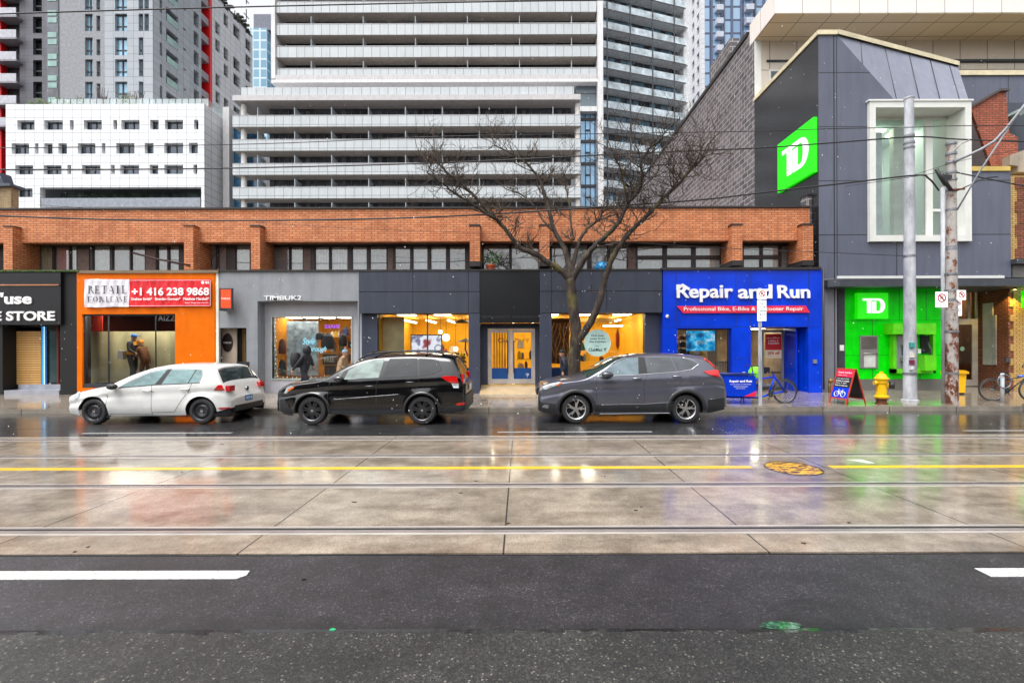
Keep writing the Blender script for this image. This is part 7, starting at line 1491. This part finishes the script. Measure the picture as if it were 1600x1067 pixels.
# ================================================================ bare street tree
YT = 13.75; tr = thing('street_tree', 'bare leafless street tree with mossy forked limbs before the travel shop', 'tree', (X(897, YT), YT, GZ(YT)))
m, nt, b = mk('mossy_bark'); P = pos(nt, False); n1 = noise(nt, P, 9, 6, .7, (1, 1, .25)); n2 = noise(nt, P, 1.6, 4, .6)
base = ramp(nt, n1, [(.35, c('#15110f')), (.5, c('#332a24')), (.68, c('#55483b'))]); moss = mixc(nt, ramp(nt, n2, [(.54, (0, 0, 0)), (.72, (.7, .7, .7))]), base, c('#6a6428'))
nt.links.new(moss, b.inputs['Base Color']); setp(b, Roughness=.85); bump(nt, b, n1, .8, .02); m_bark = m; m_twig = M('twig_bark', '#4a3e34', .85, var=.3, scale=3)
r6 = random.Random(21); TR = MB(); TW = MB()
def limb(pts, r0, r1, y0, y1, wig=.03, n=8):
    """limb through photo points at its own depth run y0..y1; returns path"""
    L = []; N = len(pts)
    for i in range(N - 1):
        for k in range(5):
            t = k / 5; p0, p1, p2, p3 = pts[max(0, i-1)], pts[i], pts[i+1], pts[min(N-1, i+2)]
            f = lambda j: .5 * (2 * p1[j] + (p2[j] - p0[j]) * t + (2 * p0[j] - 5 * p1[j] + 4 * p2[j] - p3[j]) * t * t + (3 * p1[j] - p0[j] - 3 * p2[j] + p3[j]) * t ** 3); L.append((f(0), f(1)))
    L.append(pts[-1]); path = []; rad = []
    for i, (a, b_) in enumerate(L):
        u = i / (len(L) - 1); Yq = y0 + (y1 - y0) * u; w_ = wig * (0 if i in (0,) else 1); path.append(Vector((X(a, Yq) + r6.uniform(-w_, w_), Yq + r6.uniform(-w_, w_), Z(b_, Yq) + r6.uniform(-w_, w_)))); rad.append((r0 + (r1 - r0) * u ** .8) * (1.0 if r0 > .15 else 1.15))
    TR.tube(path, rad, n); return path, rad
def twig(p, d, ln, r_, depth):
    k = 4; path = [p]; dd = d.normalized()
    for i in range(k):
        dd = (dd + Vector((r6.uniform(-.38, .38), r6.uniform(-.3, .3), r6.uniform(-.22, .38)))).normalized(); path.append(path[-1] + dd * ln / k)
    TW.tube(path, [r_ * (1 - .5 * i / k) for i in range(k + 1)], 4 if depth < 2 else 3, 0, False)
    if depth > 0:
        for i in range(1, k + 1):
            for _ in range(2 if i < k else 3):
                if r6.random() < .37:
                    s_ = Vector((r6.uniform(-1, 1), r6.uniform(-.7, .7), r6.uniform(-.35, 1))).normalized(); twig(path[i], dd * .5 + s_ * .9, ln * r6.uniform(.45, .75), max(.0055, r_ * .6), depth - 1)
main = [([(897, 612), (897, 585), (897.5, 560), (899, 540), (900, 515), (897, 490), (894, 465), (891, 436)], .20, .145, YT, YT, .006),
 ([(899, 545), (905, 530), (920, 508), (933, 482), (942, 450), (948, 430), (958, 403), (970, 382), (990, 358), (1015, 335), (1035, 312), (1062, 288), (1082, 264)], .115, .035, YT, 13.0, .015),
 ([(892, 440), (880, 425), (860, 412), (838, 398), (815, 388), (800, 372), (785, 352), (765, 332), (742, 306), (718, 285), (690, 260)], .10, .022, YT, 13.2, .015),
 ([(775, 343), (755, 330), (735, 316), (712, 303), (690, 284), (668, 270)], .045, .015, 13.4, 12.7, .015),
 ([(892, 436), (888, 410), (880, 385), (866, 360), (860, 335), (852, 305), (842, 278), (825, 257), (800, 240), (775, 228)], .09, .016, YT, 14.6, .015),
 ([(866, 362), (850, 345), (835, 322), (815, 305), (790, 295)], .035, .012, 14.0, 14.8, .015),
 ([(893, 436), (897, 410), (905, 380), (918, 358), (935, 345), (945, 330), (965, 325)], .07, .018, YT, 14.4, .015),
 ([(897, 375), (893, 350), (890, 320), (884, 290), (880, 270)], .035, .012, 13.9, 14.6, .015),
 ([(894, 440), (905, 418), (918, 398), (935, 380), (952, 365), (968, 348), (982, 318), (1000, 298), (1004, 275), (1002, 255), (1015, 235), (1030, 222)], .09, .018, YT, 12.8, .015),
 ([(982, 318), (976, 290), (970, 265), (960, 245)], .035, .012, 13.2, 12.6, .012),
 ([(1082, 264), (1090, 250), (1100, 228)], .035, .015, 13.0, 12.8, .01), ([(1070, 278), (1085, 276), (1098, 272)], .02, .01, 13.0, 12.9, .01)]
for i, (pts, r0, r1, y0, y1, wg) in enumerate(main):
    path, rad = limb(pts, r0, r1, y0, y1, wg, 12 if i < 2 else 8)
    if i == 0: continue
    n = len(path)
    for k in range(int(n * .32), n):
        u = k / n
        for _ in range(2 if u > .55 else 1):
            if r6.random() < .30 + .45 * u:
                s_ = Vector((r6.uniform(-1, 1), r6.uniform(-.8, .8), r6.uniform(-.3, 1))); twig(path[k], s_, r6.uniform(.4, .95) * (1.0 if u > .6 else .75), max(.010, min(rad[k] * .55, .02)), 2)
    dd = path[-1] - path[-3]
    for _ in range(3): twig(path[-1], dd + Vector((r6.uniform(-.3, .3), r6.uniform(-.3, .3), r6.uniform(-.1, .3))), r6.uniform(.6, 1.0), rad[-1] * .7, 2)
# low scar twigs beside the stem
for a, b_ in ((862, 470), (950, 460), (846, 500), (885, 480)): twig(Vector((X(a if a > 900 else 892, YT), YT - .1, Z(b_, YT))), Vector(((a - 897) / 40, -.4, .3)), .5, .006, 1)
TR.build('trunk', m_bark, tr); TW.build('crown', m_twig, tr)
# ================================================================ people
m_skin = M('skin', '#b98a6c', .6); m_navy = M('navy_jacket', '#141722', .6, bmp=.4, bs=12); m_blk_c = M('black_cloth', '#101114', .7); m_tan = M('beige_coat', '#a08468', .8, bmp=.4, bs=14); m_grc = M('grey_wool', '#8796a4', .85); m_orv = M('orange_vest', '#e8961a', .6); m_puff = M('puffer_navy', '#1c2438', .5, bmp=.3, bs=10)
def person(label, x, Yp, z0, h, face, top, legs, head=None, stride=.2, arms=((-.1, -.15), (.15, -.1)), hood=False, lean=.0, bulk=1.0, cut=.52, shoes=None):
    """face: +1 looks to +x, -1 to -x (profile); one continuous skinned body"""
    t = thing('person', label, 'person', (x, Yp, z0)); k = h / 1.75; f = face; B_ = bulk
    P_ = lambda a, b_, c_, r_: (a * k * f, b_ * k, c_ * k, r_ * k)
    L = lean; hip = P_(0, 0, .92, .15 * B_); spine = P_(.02 + L * .3, 0, 1.12, .155 * B_); chest = P_(.03 + L * .7, 0, 1.32, .165 * B_); neck = P_(.04 + L, 0, 1.47, .065); hd = P_(.06 + L * 1.1, 0, 1.56, .085); crown = P_(.06 + L * 1.15, 0, 1.67, .085)
    ch = [[hip, spine, chest, neck, hd, crown]]
    for sy, st in ((-1, stride), (1, -stride)):
        knee = P_(st * .6 + .05, sy * .10, .50, .075); ank = P_(st * 1.1 - .03, sy * .10, .10, .05); toe = P_(st * 1.1 + .15, sy * .10, .045, .04)
        ch.append([hip, P_(st * .1, sy * .10, .86, .105), knee, ank, toe])
    hands = []
    for sy, (ex, hx) in ((-1, arms[0]), (1, arms[1])):
        sh = P_(.03 + L * .8, sy * .19, 1.40, .07 * B_); el = P_(ex + L * .5, sy * .24, 1.14, .055 * B_); hn = P_(hx, sy * .22, .93 if hx < .2 else 1.05, .032); ch.append([chest, sh, el, hn]); hands.append(hn)
    ch2 = ch
    def pick(cn):
        z = cn.z / k
        if z > 1.50: return 2
        if z < .09: return 3
        return 0 if z > cut else 1
    skin('body', ch2, [top, legs, m_skin if not hood else top, shoes or m_blk_c], t, pick, 2)
    hx0 = (.06 + L * 1.1) * k * f
    mb = MB((x, Yp, z0))
    mb.lathe([(.001, -.118), (.05, -.11), (.078, -.06), (.088, 0), (.085, .05), (.055, .098), (.001, .112)], hx0 + .0, 0, 1.60 * k, n=16); mb.build('head', m_skin, t)
    mb = MB((x, Yp, z0)); mb.prism([(hx0 + .08 * f, 1.615 * k), (hx0 + .108 * f, 1.585 * k), (hx0 + .08 * f, 1.575 * k)], -.014, .014); mb.ball(hx0 + .075 * f, -.03, 1.625 * k, .011, 1, 5); mb.ball(hx0 + .075 * f, .03, 1.625 * k, .011, 1, 5); mb.build('face', [m_skin, m_blk_c], t)
    for hn, sy in zip(hands, (-1, 1)):                # palm, four fingers and a thumb
        mb = MB((x, Yp, z0)); bx_, by_, bz_ = hn[0], hn[1], hn[2]
        mb.lathe([(.01, .03), (.032, .0), (.036, -.05), (.028, -.085), (.005, -.09)], bx_, by_, bz_, n=8)
        for q in range(4): fx = bx_ + (-.024 + q * .016); l = (.065, .078, .074, .058)[q]; mb.tube([(fx, by_, bz_ - .08), (fx + .006 * f, by_ - sy * .004, bz_ - .08 - l * .5), (fx + .014 * f, by_ - sy * .012, bz_ - .08 - l)], [.009, .0085, .007], 5)
        mb.tube([(bx_ + .03 * f, by_, bz_ - .02), (bx_ + .05 * f, by_ - sy * .01, bz_ - .05), (bx_ + .055 * f, by_ - sy * .015, bz_ - .085)], [.011, .010, .008], 5); mb.build('hand', m_skin, t)
    if hood:
        mb = MB((x, Yp, z0)); mb.lathe([(.10, -.14), (.125, -.08), (.128, 0), (.115, .07), (.07, .125), (.001, .145)], hx0 - .025 * f, 0, 1.60 * k, n=18); mb.build('hood', top, t)
    if head:
        kind, mh_ = head; mb = MB((x, Yp, z0))
        mb.lathe([(.096, .02), (.1, .05), (.088, .095), (.05, .128), (.001, .14)], hx0 - .004 * f, 0, 1.60 * k, n=16)
        if kind == 'cap': mb.box(min(hx0 + .05 * f, hx0 + .19 * f), max(hx0 + .05 * f, hx0 + .19 * f), -.07, .07, 1.60 * k + .035, 1.60 * k + .05)
        else: mb.ball(hx0, 0, 1.60 * k + .16, .035, 0, 6)
        mb.build('hat', mh_, t)
    return t, k
Yp = 14.9; t, k = person('person in a dark hooded jacket carrying a black backpack before the string lit window', X(475, Yp), Yp, GZ(Yp) + .02, 1.74, 1, m_navy, m_blk_c, stride=.24, arms=((-.12, -.28), (.12, .22)), hood=True, lean=.06, bulk=1.12)
mb = MB(); cx_, cz_ = X(475, Yp) - .27, GZ(Yp) + 1.28; mb.lathe([(.02, -.27), (.13, -.24), (.17, -.1), (.165, .1), (.12, .22), (.02, .26)], cx_, Yp, cz_, n=16); o = mb.build('backpack', M('backpack_black', '#15171b', .6, bmp=.4, bs=20)); tag(o, 'round black backpack on the hooded walker', 'backpack')
Yp = 15.2; person('person in a beige coat and grey blue bobble hat behind the black suv', X(532, Yp), Yp, GZ(Yp) + .02, 1.60, 1, m_tan, m_blk_c, ('beanie', m_grc), .18, ((.05, .24), (.1, .28)), lean=.10, bulk=1.18)
Yp = 14.9; person('person in a dark quilted coat half hidden behind the tree trunk', X(883, Yp), Yp, GZ(Yp) + .02, 1.58, -1, m_puff, m_blk_c, ('beanie', m_blk_c), .15, ((.0, .1), (-.05, .05)), lean=.05, bulk=1.22)
Yp = FY + .56; zf_ = Z(597, FY); MB().box(X(131, FY), X(274, FY), FY + .402, FY + .9, zf_ - .3, zf_).build('display_floor', M('display_grey', '#55585a', .7), s2)
t, k = person('person in a blue cap and orange black jacket standing in the papered window', X(207, Yp), Yp, zf_, 1.80, 1, M('black_orange_jacket', '#1a1a1e', .6), m_blk_c, ('cap', M('cap_blue', '#2b78c8', .6)), .06, ((.08, .3), (.1, .28)), bulk=1.15)
mb = MB((X(207, Yp), Yp, zf_)); mb.lathe([(.215, 1.02), (.225, 1.06), (.22, 1.1)], 0.02, 0, 0, n=16); mb.lathe([(.16, 1.36), (.14, 1.44), (.09, 1.5), (.085, 1.47)], .03, 0, 0, n=16); mb.box(.0, .08, -.235, -.19, 1.1, 1.4); mb.build('orange_trim', m_orv, t)
mb = MB(); a = X(198, Yp); mb.prism([(a - .12, zf_ + .85), (a + .12, zf_ + .85), (a + .1, zf_ + 1.15), (a - .06, zf_ + 1.18)], Yp - .3, Yp - .15); tag(mb.build('shopping_bag', M('bag_cream', '#d9d2c4', .7)), 'cream shoulder bag at the side of the blue capped person', 'bag')
Yp = FY + .66; t, k = person('person in an orange cap and brown coat bending beside the blue capped one', X(228, Yp), Yp, zf_, 1.56, -1, M('brown_coat', '#6a4020', .7, var=.3, scale=12), m_blk_c, ('cap', M('cap_orange', '#d98a1c', .6)), .1, ((.2, .34), (.16, .3)), lean=.16, bulk=1.1)
Yp = FY + 2.4; person('shop worker with a red hat seen inside the bright yellow window', X(697, Yp), Yp, .45, 1.30, -1, M('brown_top', '#5a3a24', .7), m_blk_c, ('cap', M('hat_red', '#a03018', .6)), .0)
# ================================================================ falling wet snow
mb = MB(); r9 = random.Random(4)
for k in range(900):
    Yq = r9.uniform(2.2, 14); x, z = X(r9.uniform(-20, 1620), Yq), Z(r9.uniform(-20, 700), Yq); s_ = r9.uniform(.0018, .0045) * (.6 + Yq * .09)
    if z < .3: continue
    i = len(mb.v); mb.v += [(x - s_, Yq, z), (x + s_, Yq, z), (x, Yq - s_, z), (x, Yq + s_, z), (x + s_ * .3, Yq, z - s_ * 1.6), (x - s_ * .3, Yq, z + s_ * 1.6)]
    for f in ((0, 2, 5), (2, 1, 5), (1, 3, 5), (3, 0, 5), (2, 0, 4), (1, 2, 4), (3, 1, 4), (0, 3, 4)): mb.f.append([i + q for q in f]); mb.m.append(0); mb.sm.append(False)
o = mb.build('snow', M('snowflake', (.85, .86, .9), .6)); tag(o, 'sparse wet snowflakes falling over the street', 'snow'); o['kind'] = 'stuff'
